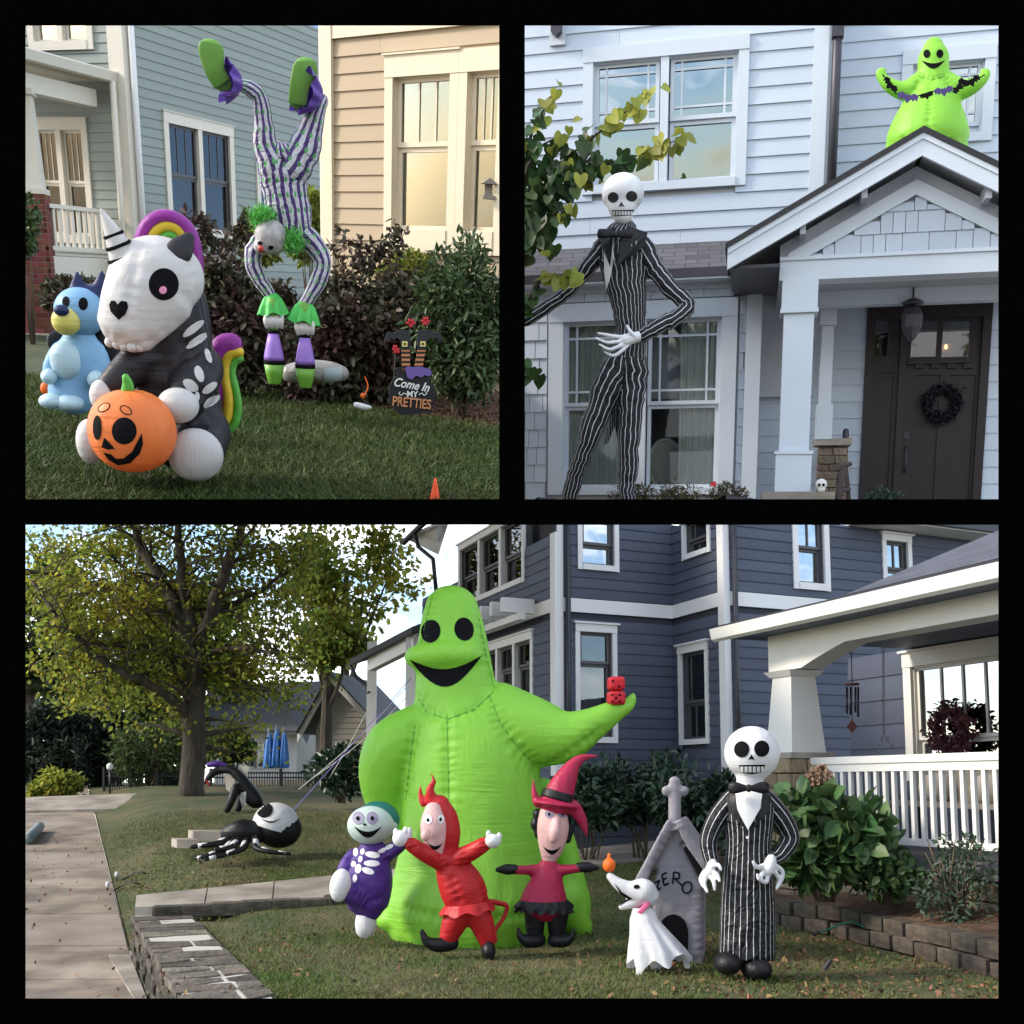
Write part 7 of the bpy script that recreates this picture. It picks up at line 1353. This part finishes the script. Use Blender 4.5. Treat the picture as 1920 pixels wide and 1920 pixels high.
# skirt roof over the bay
trs = bpy.data.materials.new('grey_shingle'); trs.use_nodes = True; MATS['grey_shingle'] = trs; _shingle(trs, (.06, .06, .07), (.10, .10, .115), .34, .16)
eL, eR = WB.P(aB0, zeB+.1, .32), WB.P(aB1+.25, zeB+.1, .32); roofsheet(W_H, 'skirt_roof', [eL, eR, WA.P(WA.uv(1470, 458)[0], zroof, .0), WA.P(aW, zroof, 0)], trs)
WB.slab('gutter', aB0, aB1+.25, zeB-.03, zeB+.09, .22, .36, bronze); WB.slab('soffit', aB0, aB1+.2, zeB-.06, zeB-.03, .0, .34, wtr); WB.slab('frieze_board', aB0, aB1, zeB-.14, zeB-.005, 0, .05, wtr)
# porch gable
ap = WGb.uv(1722, 262); el_ = WGb.uv(1366, 472); aA, zA = ap; aE, zE = el_; slope = (zA-zE)/(aA-aE); aR_ = aA+(aA-aE)*.86
def ztop(a): return zA - abs(a-aA)*slope
def rake(off0, off1, n0, n1, m, name, aL_=aE, aR2=None):
    for s, (x0, x1) in ((0, (aL_, aA)), (1, (aA, aR2 or aR_))):
        mb = MB(); mb.prism([WGb.P(x0, ztop(x0)-off0, n1), WGb.P(x1, ztop(x1)-off0, n1), WGb.P(x1, ztop(x1)-off1, n1), WGb.P(x0, ztop(x0)-off1, n1)], -WGb.n*(n1-n0)); W_H.part(name, mb, m)
rake(.05, .12, .36, .44, wtr, 'rake_moulding'); rake(.12, .31, .36, .42, wtr, 'rake_board')
for s, (x0, x1) in ((0, (aE-.03, aA)), (1, (aA, aR_))):
    mb = MB(); mb.prism([WGb.P(x0, ztop(x0)-.05, .46), WGb.P(x1, ztop(x1)-.05, .46), WGb.P(x1, ztop(x1)+.02, .46), WGb.P(x0, ztop(x0)+.02, .46)], -WGb.n*3.2); W_H.part('porch_roof', mb, trs)
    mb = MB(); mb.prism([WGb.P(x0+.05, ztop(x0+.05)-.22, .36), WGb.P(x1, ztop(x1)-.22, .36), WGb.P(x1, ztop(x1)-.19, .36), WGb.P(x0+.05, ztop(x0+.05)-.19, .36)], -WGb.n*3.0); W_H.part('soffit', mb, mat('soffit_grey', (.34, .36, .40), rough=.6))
mbk = []
for px in (1505, 1615, 1842):
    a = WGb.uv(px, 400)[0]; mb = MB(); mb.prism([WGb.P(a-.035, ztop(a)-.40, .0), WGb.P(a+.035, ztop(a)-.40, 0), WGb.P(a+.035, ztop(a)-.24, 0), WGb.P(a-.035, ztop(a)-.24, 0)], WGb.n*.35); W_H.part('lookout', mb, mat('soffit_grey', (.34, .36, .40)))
zb1 = WGb.uv(1560, 487)[1]; zb0 = WGb.uv(1560, 524)[1]; ac0 = WGb.uv(1462, 500)[0]; ac1 = WGb.uv(2010, 500)[0]
mb = MB(); a0_, a1_ = ac0, aR_; mb.prism([WGb.P(a0_, zb1, -.04), WGb.P(a1_, zb1, -.04), WGb.P(a1_, max(ztop(a1_)-.3, zb1), -.04), WGb.P(aA, zA-.3, -.04), WGb.P(a0_, max(ztop(a0_)-.3, zb1+.01), -.04)], -WGb.n*.1); W_H.part('gable_wall', mb, wsh)
rake(.48, .66, -.04, .055, wtr, 'frieze_board', aL_=ac0+.1)
shakes(WGb, ac0+.12, aR_, zb1+.02, zA-.6, .262, shk, top=lambda a: ztop(a)-.655, seed=9)
WGb.slab('beam', ac0, ac1, zb0, zb1, .06, -.3, wtr); WGb.slab('beam_moulding', ac0-.0, ac1, zb1, zb1+.045, .09, .0, wtr)
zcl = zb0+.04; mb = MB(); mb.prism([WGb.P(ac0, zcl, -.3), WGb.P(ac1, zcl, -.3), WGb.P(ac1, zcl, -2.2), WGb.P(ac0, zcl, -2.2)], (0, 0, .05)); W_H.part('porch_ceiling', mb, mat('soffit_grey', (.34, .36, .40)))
WGb.slab('inner_beam', ac0+.3, ac1, zcl-.2, zcl, -1.0, -1.2, wtr)
mb = MB(); mb.prism([WGb.P(aE+.05, ztop(aE)-.28, .3), WGb.P(ac0, ztop(aE)-.28+.0, .3), WGb.P(ac0, ztop(aE)-.28, -1.6), WGb.P(aE+.05, ztop(aE)-.28, -1.6)], (0, 0, .04)); W_H.part('eave_soffit', mb, bronze)
def boxcol(W, px0, px1, segs, m, n1=.05, dp=.36, name='column'):
    a0, a1 = W.uv(px0, 700)[0], W.uv(px1, 700)[0]; first = None
    for (py0, py1, ex) in segs:
        c = (px0+px1)/2; z1, z0 = W.uv(c, py0)[1], W.uv(c, py1)[1]; o = W.slab(name if first is None else 'column_section', a0-ex, a1+ex, z0, z1, n1+ex, n1-dp-ex, m, sub=first); first = first or o
boxcol(WGb, 1466, 1522, [(586, 850, 0), (524, 585, .035), (580, 588, .05), (848, 922, .04), (846, 852, .06)], wtr)
W2n = Wall(W_H, WGb.p0-WGb.n*1.35, aF); boxcol(W2n, 1538, 1560, [(612, 758, 0), (540, 611, .03), (758, 824, .03)], wtr, dp=.25)
slate = mat('ledge_stone', (.13, .10, .075), rough=.9, vs=4, col2=(.24, .19, .145), bump=.8, bs=14, bdist=.03, objrand=.4); sm_ = unit_mesh('block', slate)
WGb.slab('plinth', WGb.uv(1428, 930)[0], WGb.uv(1562, 930)[0], 0.02, WGb.uv(1490, 923)[1], .35, -.55, concrete)
def ledge(W, px0, px1, py0, py1, n0, n1, seed):
    rnd = random.Random(seed); a0, a1 = W.uv(px0, 880)[0], W.uv(px1, 880)[0]; zt_, z = W.uv((px0+px1)/2, py0)[1], W.uv((px0+px1)/2, py1)[1]
    W.slab('pier_core', a0+.03, a1-.03, z, zt_, n0, n1-.04, mat('dark_core', (.05, .042, .034)))
    while z < zt_-.02:
        h = min(rnd.uniform(.07, .13), zt_-z); a = a0
        while a < a1-.02: L = min(rnd.uniform(.14, .32), a1-a); W_H.unit('ledge_stone', sm_, slate, W.mtx(a, a+L-.008, z, z+h-.008, n1-.12, n1+rnd.uniform(-.015, .02))); a += L
        W_H.unit('ledge_stone', sm_, slate, W.mtx(a1-.1, a1+rnd.uniform(0, .02), z, z+h-.008, n0, n1-.13)); z += h
ledge(W2n, 1532, 1590, 836, 940, -.4, .0, 4); W2n.slab('pier_cap', W2n.uv(1528, 828)[0], W2n.uv(1597, 828)[0], W2n.uv(1560, 835)[1], W2n.uv(1560, 822)[1], .06, -.5, concrete); ledge(WC, 1432, 1468, 820, 940, -.1, .2, 6)
pl = T('pier_lamp', 'small dark cylinder lamp on the stone pier cap', 'lamp', W2n.P(W2n.uv(1587, 822)[0], W2n.uv(1587, 822)[1], -.15)); mb = MB(); mb.lathe([(.05, 0), (.045, .03), (.045, .11), (.03, .14), (.005, .15)], pl.base, 14); pl.part('body', mb, bronze, True)
# wall behind the porch and the front door
zd0 = .06; ad0, ad1 = WD.uv(1618, 760)[0], WD.uv(1849, 760)[0]; zd1 = WD.uv(1733, 574)[1]; WD.holes.append((ad0, ad1, 0, zd1))
WD.backing(WD.uv(1385, 760)[0], WD.uv(2030, 760)[0], 0, zcl+.1, wsh); WD.boards(WD.uv(1385, 760)[0], WD.uv(2030, 760)[0], 0, zcl+.1, .245, wsid, thick=.03)
WGb.slab('porch_floor', ac0, ac1, -.05, .045, .1, -2.3, concrete)
dwood = mat('espresso_wood', (.012, .007, .009), rough=.45, vs=5, var=.25, stretch=(6, 6, .8), bump=.15, bs=20)
dr = WD.slab('door_frame', ad0, ad0+.12, zd0, zd1, .06, -.05, dwood); WD.slab('frame_post', ad1-.12, ad1, zd0, zd1, .06, -.05, dwood, sub=dr); WD.slab('frame_head', ad0+.12, ad1-.12, WD.uv(1733, 598)[1], zd1, .06, -.05, dwood, sub=dr); am = WD.uv(1688, 760)[0]; WD.slab('frame_post', am-.05, am+.05, zd0, WD.uv(1733, 598)[1], .06, -.05, dwood, sub=dr)
def panelled(a0, a1, z0, z1, holes, name, m, sub=None):
    o = None; xs = sorted({a0, a1, *[v for h in holes for v in h[:2]]}); zs = sorted({z0, z1, *[v for h in holes for v in h[2:4]]}); mb = MB()
    for x0, x1 in zip(xs, xs[1:]):
        for y0, y1 in zip(zs, zs[1:]):
            if not any(h[0] <= (x0+x1)/2 <= h[1] and h[2] <= (y0+y1)/2 <= h[3] for h in holes): mb.prism([WD.P(x0, y0, .0), WD.P(x1, y0, 0), WD.P(x1, y1, 0), WD.P(x0, y1, 0)], -WD.n*.06)
    return W_H.part(name, mb, m, sub=sub)
def R4(x0, y0, x1, y1): return WD.rect(x0, y0, x1, y1)
hd1, hd2, hp1, hp2, hs1, hs2 = R4(1709, 602, 1757, 669), R4(1767, 602, 1818, 669), R4(1709, 703, 1755, 1000), R4(1773, 703, 1821, 1000), R4(1640, 600, 1666, 668), R4(1639, 698, 1668, 1000)
hp1 = (hp1[0], hp1[1], .12, hp1[3]); hp2 = (hp2[0], hp2[1], .12, hp2[3]); hs2 = (hs2[0], hs2[1], .12, hs2[3])
door = panelled(am+.05, ad1-.12, zd0, WD.uv(1733, 598)[1], [hd1, hd2, hp1, hp2], 'door', dwood); side_ = panelled(ad0+.12, am-.05, zd0, WD.uv(1733, 598)[1], [hs1, hs2], 'sidelight', dwood)
for h, s_ in ((hp1, door), (hp2, door), (hs2, side_)): WD.slab('panel', *h[:4], -.03, -.055, dwood, sub=s_)
gdoor = glass('door_glass', (.5, .42, .36), .22)
for h, s_ in ((hd1, door), (hd2, door), (hs1, side_)): WD.slab('pane', *h[:4], -.03, -.036, gdoor, sub=s_)
mb = MB(); c = [WD.P(hs1[0]-.2, hd1[2]-.4, -.9), WD.P(hd2[1]+.2, hd1[2]-.4, -.9), WD.P(hd2[1]+.2, hd1[3]+.4, -.9), WD.P(hs1[0]-.2, hd1[3]+.4, -.9)]; mb.prism(c, -WD.n*.05); W_H.part('hall_wall', mb, mat('hall_paint', (.16, .09, .05), rough=.8))
bl = T('hall_bulb', 'small lit bulb of the hall lamp seen through the door pane', 'lamp', WD.P(WD.uv(1786, 640)[0], WD.uv(1786, 640)[1], -.55)); em = bpy.data.materials.new('lit_bulb'); em.use_nodes = True; eb = em.node_tree.nodes['Principled BSDF']; eb.inputs['Emission Color'].default_value = (1, .62, .28, 1); eb.inputs['Emission Strength'].default_value = 12; mb = MB(); mb.ell(bl.base, (.02, .02, .035), nu=10, nv=8); bl.part('bulb', mb, em, True); mb = MB(); mb.lathe([(.14, 0), (.03, .05), (.008, .06), (.008, .3)], bl.base+V((0, 0, .05)), 16); bl.part('shade', mb, bronze, True)
WD.slab('door_shelf', hd1[0]-.05, hd2[1]+.05, WD.uv(1765, 682)[1], WD.uv(1765, 677)[1], .0, .07, dwood, sub=door)
for px in (1715, 1745, 1775, 1806): a = WD.uv(px, 686)[0]; WD.slab('dentil', a-.0, a+.13, WD.uv(px, 691)[1], WD.uv(px, 682)[1]-.001, .0, .045, dwood, sub=door)
hx = WD.uv(1697, 860)[0]; pipe(W_H, 'door_handle', [WD.P(hx, WD.uv(1697, 838)[1], .01), WD.P(hx, WD.uv(1697, 845)[1], .09), WD.P(hx, WD.uv(1697, 875)[1], .09), WD.P(hx, WD.uv(1697, 885)[1], .01)], .016, bronze); WD.slab('lock_plate', hx-.04, hx+.04, WD.uv(1697, 823)[1], WD.uv(1697, 811)[1], .0, .02, bronze, sub=door)
wr = T('wreath', 'round dark twig wreath on the brown front door', 'wreath', WD.P(WD.uv(1765, 757)[0], WD.uv(1765, 757)[1], .06)); q = []
for i in range(1500): an = random.uniform(0, 2*math.pi); rr = .215+random.gauss(0, .035); q.append(tuple(WD.a*(math.cos(an)*rr)+V((0, 0, math.sin(an)*rr))+WD.n*random.uniform(-.02, .06)))
wbk = mat('wreath_dark', (.008, .008, .014), rough=.6, island=.4); wr.part('leaves', leaf_mesh('leaves', np.array(q), .06, .5), wbk); mb = MB(); mb.torus(wr.base, .215, .035, axis=WD.n); wr.part('hoop', mb, wbk, True)
ln = T('porch_lantern', 'dark pendant lantern hanging in front of the door', 'lamp', P(1710, 600, 15.9)); c = ln.base; mb = MB(); mb.lathe([(.02, -.28), (.06, -.24), (.13, -.1), (.14, .06), (.10, .15), (.03, .2), (.01, .22)], c, 8); ln.part('cage', mb, bronze); pipe(ln, 'rod', [c+V((0, 0, .2)), V((c.x, c.y, zcl))], .012, bronze); mb = MB(); mb.lathe([(.13, .2), (.15, .23), (.05, .28)], c, 12); ln.part('cap', mb, bronze, True)
sk = Fig('skull', 'small white skull on the plinth at the column foot', 'skull', 1541, 925, 14.7); mb = MB(); sk.el(mb, 1540, 908, 10, 10, 0, 11); sk.el(mb, 1540, 917, 7, 7, -.01, 8); so2 = sk.blob('skull', mb, mat('bone_plaster', (.6, .59, .57), rough=.6), .009, 2); tr = sk.bvh(so2); [sk.decal('eye_socket', tr, ring(x, 909, 2.6, 2.8, n=8), ink, off=.003) for x in (1536, 1544)]
bc = Fig('branch_chair', 'bent branch armchair at the porch edge', 'chair', 1580, 940, 15.0); lg = mat('grey_log', (.06, .048, .045), rough=.9, bump=.6, bs=20)
for nm, pts in (('arm', [(1594, 870, 0, 4), (1580, 873, 0, 5.5), (1572, 880, 0, 5)]), ('leg', [(1582, 872, 0, 5), (1577, 900, 0, 6), (1570, 945, 0, 6)]), ('leg', [(1586, 878, .4, 4), (1590, 915, .4, 4), (1592, 945, .4, 4)]), ('rail', [(1572, 920, 0, 4), (1592, 918, .4, 4)])): mb = MB(); bc.tb(mb, pts, seg=10); bc.part(nm, mb, lg, True)
# ---------------------------------------------------------------- lime ghost on the porch roof and its bat garland
g = Fig('ghost_inflatable', 'lime green ghost inflatable flexing both arms on the porch roof', 'inflatable', 1738, 285, 15.7); mb = MB()
g.tb(mb, [(1750, 86, 0, 16), (1750, 104, 0, 24), (1750, 130, 0, 25), (1749, 158, 0, 28), (1746, 190, 0, 44), (1742, 225, 0, 58), (1739, 258, 0, 66), (1738, 282, 0, 60)], seg=24, flat=.85); g.tb(mb, [(1722, 160, 0, 20), (1695, 170, -.05, 15), (1668, 160, -.1, 11), (1652, 143, -.1, 8), (1650, 134, -.1, 7), (1659, 132, -.1, 4)]); g.tb(mb, [(1774, 162, 0, 22), (1805, 168, -.05, 16), (1832, 156, -.1, 12), (1848, 142, -.1, 8), (1848, 134, -.1, 6), (1841, 132, -.1, 4)]); g.tb(mb, [(1690, 262, 0, 24), (1678, 288, 0, 18)]); g.tb(mb, [(1784, 262, 0, 24), (1796, 288, 0, 18)]); bd = g.blob('body', mb, lime, .022, 8); gather(g, bd, [[(1722, 142), (1746, 150), (1772, 143)], [(1722, 150), (1716, 170), (1704, 184)], [(1774, 150), (1786, 170), (1794, 184)], [(1745, 155), (1742, 220), (1738, 270)], [(1690, 262), (1720, 274), (1760, 274), (1788, 262)]], .035, .014, 90); tr = g.bvh(bd)
for x in (1738, 1762): g.decal('eye', tr, ring(x, 101, 6.5, 8, n=14), ink)
g.decal('mouth', tr, crescent(1728, 1772, 113, 6, 10), ink); g.seam('seam', tr, [(1722, 142), (1746, 150), (1772, 143)], limed, .005)
gar = T('bat_garland', 'string of black and purple paper bats draped across the green ghost', 'garland', P(1744, 190, 15.0)); pts = [(1655, 140), (1680, 176), (1715, 182), (1745, 172), (1785, 166), (1815, 160), (1846, 140)]; mb = MB(); mb.tube([P(x, y, 14.72-.15*math.sin(math.pi*i/6)) for i, (x, y) in enumerate(pts)], .008, seg=5); gar.part('string', mb, ink)
batp = mat('bat_purple', (.05, .03, .14), rough=.6)
for i, (x, y, s, ro, m) in enumerate(((1668, 160, 17, 50, ink), (1702, 184, 20, 10, batp), (1738, 180, 13, -15, ink), (1770, 172, 18, -10, batp), (1800, 162, 16, -60, ink), (1822, 154, 18, -25, ink))):
    prof = [(0, -.25), (.12, -.5), (.2, -.3), (.55, -.55), (1.0, -.35), (.9, .2), (.7, .0), (.55, .25), (.35, .05), (.12, .35), (0, .5)]; poly = prof + [(-a, b) for a, b in reversed(prof[1:-1])]; c_, s_ = math.cos(R(ro)), math.sin(R(ro)); mb = MB(); Y_ = 14.55; mb.prism([P(x+(a*c_-b*s_)*s, y+(a*s_+b*c_)*s, Y_) for a, b in poly], (0, .01, 0)); gar.part('bat', mb, m)
# ---------------------------------------------------------------- tall skeleton in a pinstripe suit
s1 = striped('suit_torso_cloth', (.010, .011, .014), (.55, .56, .58), 26, .13, wob=.06); s2 = striped('suit_leg_cloth', (.010, .011, .014), (.55, .56, .58), 14, .14, wob=.08); s3 = striped('suit_sleeve_cloth', (.010, .011, .014), (.55, .56, .58), 9, .15, wob=.08)
k = Fig('skeleton_figure', 'very tall skeleton figure in black pinstripe suit before the windows', 'skeleton figure', 1120, 972, 14.6)
mb = MB(); k.el(mb, 1168, 362, 38, 34, 0, 36); k.tb(mb, [(1166, 375, -.04, 30), (1167, 395, -.06, 24), (1168, 404, -.06, 18)], flat=.9); hd = k.blob('skull', mb, mat('bone_white', (.66, .67, .69), rough=.45, var=.04), .016, 3); tr = k.bvh(hd); soc = mat('socket_black', (.01, .01, .012), rough=.6)
k.decal('eye_socket', tr, ring(1150, 370, 10, 10), soc); k.decal('eye_socket', tr, ring(1184, 368, 10.5, 10), soc); k.decal('nose_socket', tr, [(1165, 378), (1160, 388), (1166, 386), (1171, 388)], soc, grid=3); k.decal('mouth', tr, [(1147, 394), (1188, 393), (1184, 404), (1152, 405)], soc, grid=4)
for i in range(7): k.decal('tooth', tr, [(1150+i*5.2, 395.5), (1153.8+i*5.2, 395.5), (1153.8+i*5.2, 403), (1150+i*5.2, 403)], mat('bone_white', (.66, .67, .69)), off=.012, grid=4)
mb = MB(); k.tb(mb, [(1176, 405, 0, 10), (1176, 440, 0, 10)], seg=12); k.part('neck', mb, mat('bone_white', (.66, .67, .69)), True)
mb = MB(); k.tb(mb, [(1174, 424, 0, 20), (1168, 448, 0, 42), (1168, 480, 0, 46), (1174, 530, 0, 38), (1180, 580, 0, 30), (1182, 630, 0, 28), (1178, 680, 0, 34), (1174, 700, 0, 34)], seg=36, flat=.6, sub=5, rag=.03); su = k.part('jacket', mb, s1, True); tr = k.bvh(su)
k.decal('shirt', tr, [(1132, 448), (1148, 446), (1152, 480), (1146, 516), (1138, 545), (1134, 515)], whp, off=.01)
for pts in ([(1160, 690, 0, 30), (1132, 745, -.05, 26), (1108, 810, -.08, 20), (1086, 870, -.05, 17), (1068, 930, 0, 15), (1060, 970, 0, 14)], [(1186, 690, 0, 28), (1184, 750, 0, 24), (1180, 820, 0, 20), (1178, 880, 0, 17), (1176, 925, 0, 15), (1178, 966, 0, 14)]): mb = MB(); k.tb(mb, pts, seg=24, sub=6, rag=.09); k.part('trouser_leg', mb, s2, True)
for pts in ([(1136, 458, 0, 20), (1105, 498, 0, 15), (1072, 540, .05, 12), (1030, 572, .05, 12), (985, 600, 0, 12)], [(1204, 460, 0, 20), (1226, 500, 0, 17), (1256, 540, -.05, 15), (1288, 572, -.1, 14), (1272, 592, -.2, 14), (1235, 612, -.3, 14), (1206, 628, -.35, 12)]): mb = MB(); k.tb(mb, pts, seg=20, sub=6, rag=.09); k.part('sleeve', mb, s3, True)
mb = MB(); k.tb(mb, [(1200, 630, -.36, 9), (1186, 634, -.38, 10), (1172, 638, -.4, 11)], seg=10)
for q in ([(1172, 632, -.42, 3.6), (1155, 631, -.46, 3.4), (1138, 628, -.48, 3), (1122, 625, -.48, 2)], [(1172, 638, -.43, 3.6), (1154, 641, -.48, 3.4), (1138, 642, -.5, 3), (1117, 634, -.5, 2)], [(1174, 643, -.42, 3.6), (1156, 651, -.48, 3.4), (1142, 655, -.5, 3), (1124, 646, -.5, 2)], [(1178, 646, -.4, 3.6), (1164, 659, -.44, 3.4), (1150, 667, -.46, 3), (1134, 660, -.46, 2)], [(1192, 632, -.42, 4), (1182, 622, -.46, 3.6), (1176, 611, -.46, 2.2)]): k.tb(mb, q, seg=8)
k.blob('hand', mb, mat('bone_white', (.66, .67, .69)), .006, 1); mb = MB(); k.tb(mb, [(985, 602, 0, 8), (974, 608, 0, 9)], seg=8); k.part('hand', mb, mat('bone_white', (.66, .67, .69)), True)
for poly in ([(1150, 690), (1176, 690), (1172, 780), (1160, 830), (1152, 800), (1140, 830), (1132, 836), (1146, 760)], [(1162, 690), (1186, 690), (1182, 800), (1166, 862), (1160, 850), (1168, 800), (1156, 820)], [(1176, 640), (1212, 640), (1208, 690), (1194, 720), (1188, 760), (1180, 715)]):
    xs = [p[0] for p in poly]; mb = MB(); vs = [k.p(x, y, .16+.04*math.sin(x*.5)) for x, y in poly]; n = len(vs); v2 = [v+V((0, .012, 0)) for v in vs]; uv = [((x-min(xs))/110, (y-690)/400) for x, y in poly]
    mb.add(vs+v2, [tuple(range(n)), tuple(range(2*n-1, n-1, -1))]+[(i, (i+1) % n, n+(i+1) % n, n+i) for i in range(n)], [uv, uv[::-1]]+[[(0, 0)]*4]*n); k.part('coat_tail', mb, s1)
for s in (-1, 1):
    mb = MB(); k.tb(mb, [(1153+s*4, 440, -.3, 4), (1153+s*18, 438, -.3, 8), (1153+s*30, 438, -.28, 8)], seg=10, flat=.4); k.part('bow_tie_wing', mb, bny, True)
    mb = MB(); mb.prism([k.p(1166+s*14, 424, -.12), k.p(1168+s*46, 436, -.1), k.p(1168+s*40, 462, -.26), k.p(1150+s*6, 500, -.3), k.p(1152+s*10, 452, -.3)], (0, .02, 0)); k.part('lapel', mb, bny)
mb = MB(); k.el(mb, 1153, 440, 6, 6, -.32, 6); k.part('bow_tie_knot', mb, bny, True)
for x in (1058, 1180): mb = MB(); k.tb(mb, [(x, 970, 0, 12), (x-8, 974, -.2, 11), (x-14, 975, -.35, 6)], seg=12); k.part('shoe', mb, bny, True)
# ---------------------------------------------------------------- heart-leaved branches
rb = T('redbud_tree', 'heart-leaved tree reaching in front of the white house', 'tree', P(973, 976, 14.6)); tw = mat('redbud_bark', (.05, .04, .03), rough=.9)
mb = MB(); mb.tube([P(973, 976, 14.6), P(974, 700, 14.6), P(972, 420, 14.8), P(973, 200, 15.0)], [.07, .06, .05, .03], seg=8); rb.part('trunk', mb, tw, True)
lv = MB(); hp = [(0, 0), (.16, .13), (.38, .2), (.55, .05), (.56, -.25), (.38, -.62), (0, -1.05)]
out = [(x*.95, 0, y*.95) for x, y in hp]; yy = lambda x, z: -.32*abs(x)-.18*max(0, -z)**2+.12*max(0, -z); vs = [(0, .04, -.42)] + [(x, yy(x, z), z) for x, _, z in out] + [(-x, yy(x, z)+.05, z) for x, _, z in reversed(out[1:-1])]; n = len(vs)-1
lv.add(vs, [(0, 1+i, 1+(i+1) % n) for i in range(n)]); lm1, lm2 = mat('heart_leaf_green', (.035, .075, .02), rough=.45, objrand=.35, trans=.2, var=.2, vs=3), mat('heart_leaf_yellow', (.26, .29, .045), rough=.5, objrand=.3, trans=.35, var=.2, vs=3)
me1 = lv.mesh('leaf', V((0, 0, 0)), True); me2 = me1.copy(); me1.materials.append(lm1); me2.materials.append(lm2); rnd = random.Random(12)
brs = [([(973, 420), (1010, 345), (1070, 290), (1140, 235), (1222, 172)], 56, 12, .72), ([(973, 440), (1040, 345), (1120, 312), (1200, 290), (1282, 258)], 56, 11, .74), ([(973, 330), (1000, 240), (1040, 168)], 18, 10, .8), ([(973, 600), (1010, 530), (1050, 518), (1092, 525)], 16, 7, .35), ([(973, 470), (1010, 420), (1040, 400), (1068, 385)], 20, 14, .9), ([(973, 500), (1000, 455), (1020, 450), (1030, 470)], 14, 12, .95), ([(973, 380), (990, 310), (1020, 270), (1060, 250)], 26, 20, .8), ([(973, 400), (1000, 360), (1050, 325), (1085, 330)], 44, 18, .97), ([(973, 700), (990, 690), (1005, 695)], 8, 8, 1), ([(973, 430), (1005, 390), (1045, 360), (1080, 352)], 24, 14, .97)]
for pts, n, sp, yel_at in brs:
    Yb = 13.8 if n in (16, 8) else 15.3; pp = [P(x, y, Yb-.25*i/len(pts)) for i, (x, y) in enumerate(pts)]; mb = MB(); m_ = len(pp); mb.tube(pp, [.035-.03*i/(m_-1) for i in range(m_)], seg=6); br = rb.part('branch', mb, tw, True)
    for i in range(n):
        t = .12+.9*(i+rnd.random())/n; t = min(t, 1.0); s = t*(m_-1); j = min(int(s), m_-2); c = pp[j].lerp(pp[j+1], s-j)+V((rnd.gauss(0, 1)*sp*.0062, rnd.uniform(-.12, .12), rnd.gauss(0, 1)*sp*.0052)); sc = rnd.uniform(.15, .25)*(1-.25*t)
        ro = Matrix.Rotation(rnd.gauss(0, .55), 4, 'Z') @ Matrix.Rotation(rnd.gauss(.15, .45), 4, 'X') @ Matrix.Rotation(rnd.gauss(0, .5), 4, 'Y'); o = rb.unit('leaf', me2 if t > yel_at or (rnd.random() < .12 and t > .5) else me1, None, Matrix.Translation(c) @ ro @ Matrix.Scale(sc, 4), sub=br)
# low plants at the foot of the window
bronzeleaf = mat('bronze_leaf', (.09, .075, .035), rough=.6, island=.5, trans=.2)
for i, (px, lab) in enumerate(((1190, 'feathery bronze plant at the skeleton foot'), (1270, 'feathery bronze plant below the window middle'), (1365, 'feathery bronze plant below the window corner'))): c = P(px, 938, 14.9); shrub('bronze_plant', lab, 'plant', V((c.x, c.y, 0)), V((c.x, c.y, c.z+.02)), (.34, .25, .24), 700, .07, bronzeleaf, tw, 'bronze plants below the window', aspect=.25, stems=14)
c = P(1655, 938, 15.2); shrub('potted_shrub', 'dark little shrub beside the brown door', 'plant', V((c.x, c.y, .05)), c, (.22, .2, .2), 600, .06, darkleaf, tw, aspect=.4)
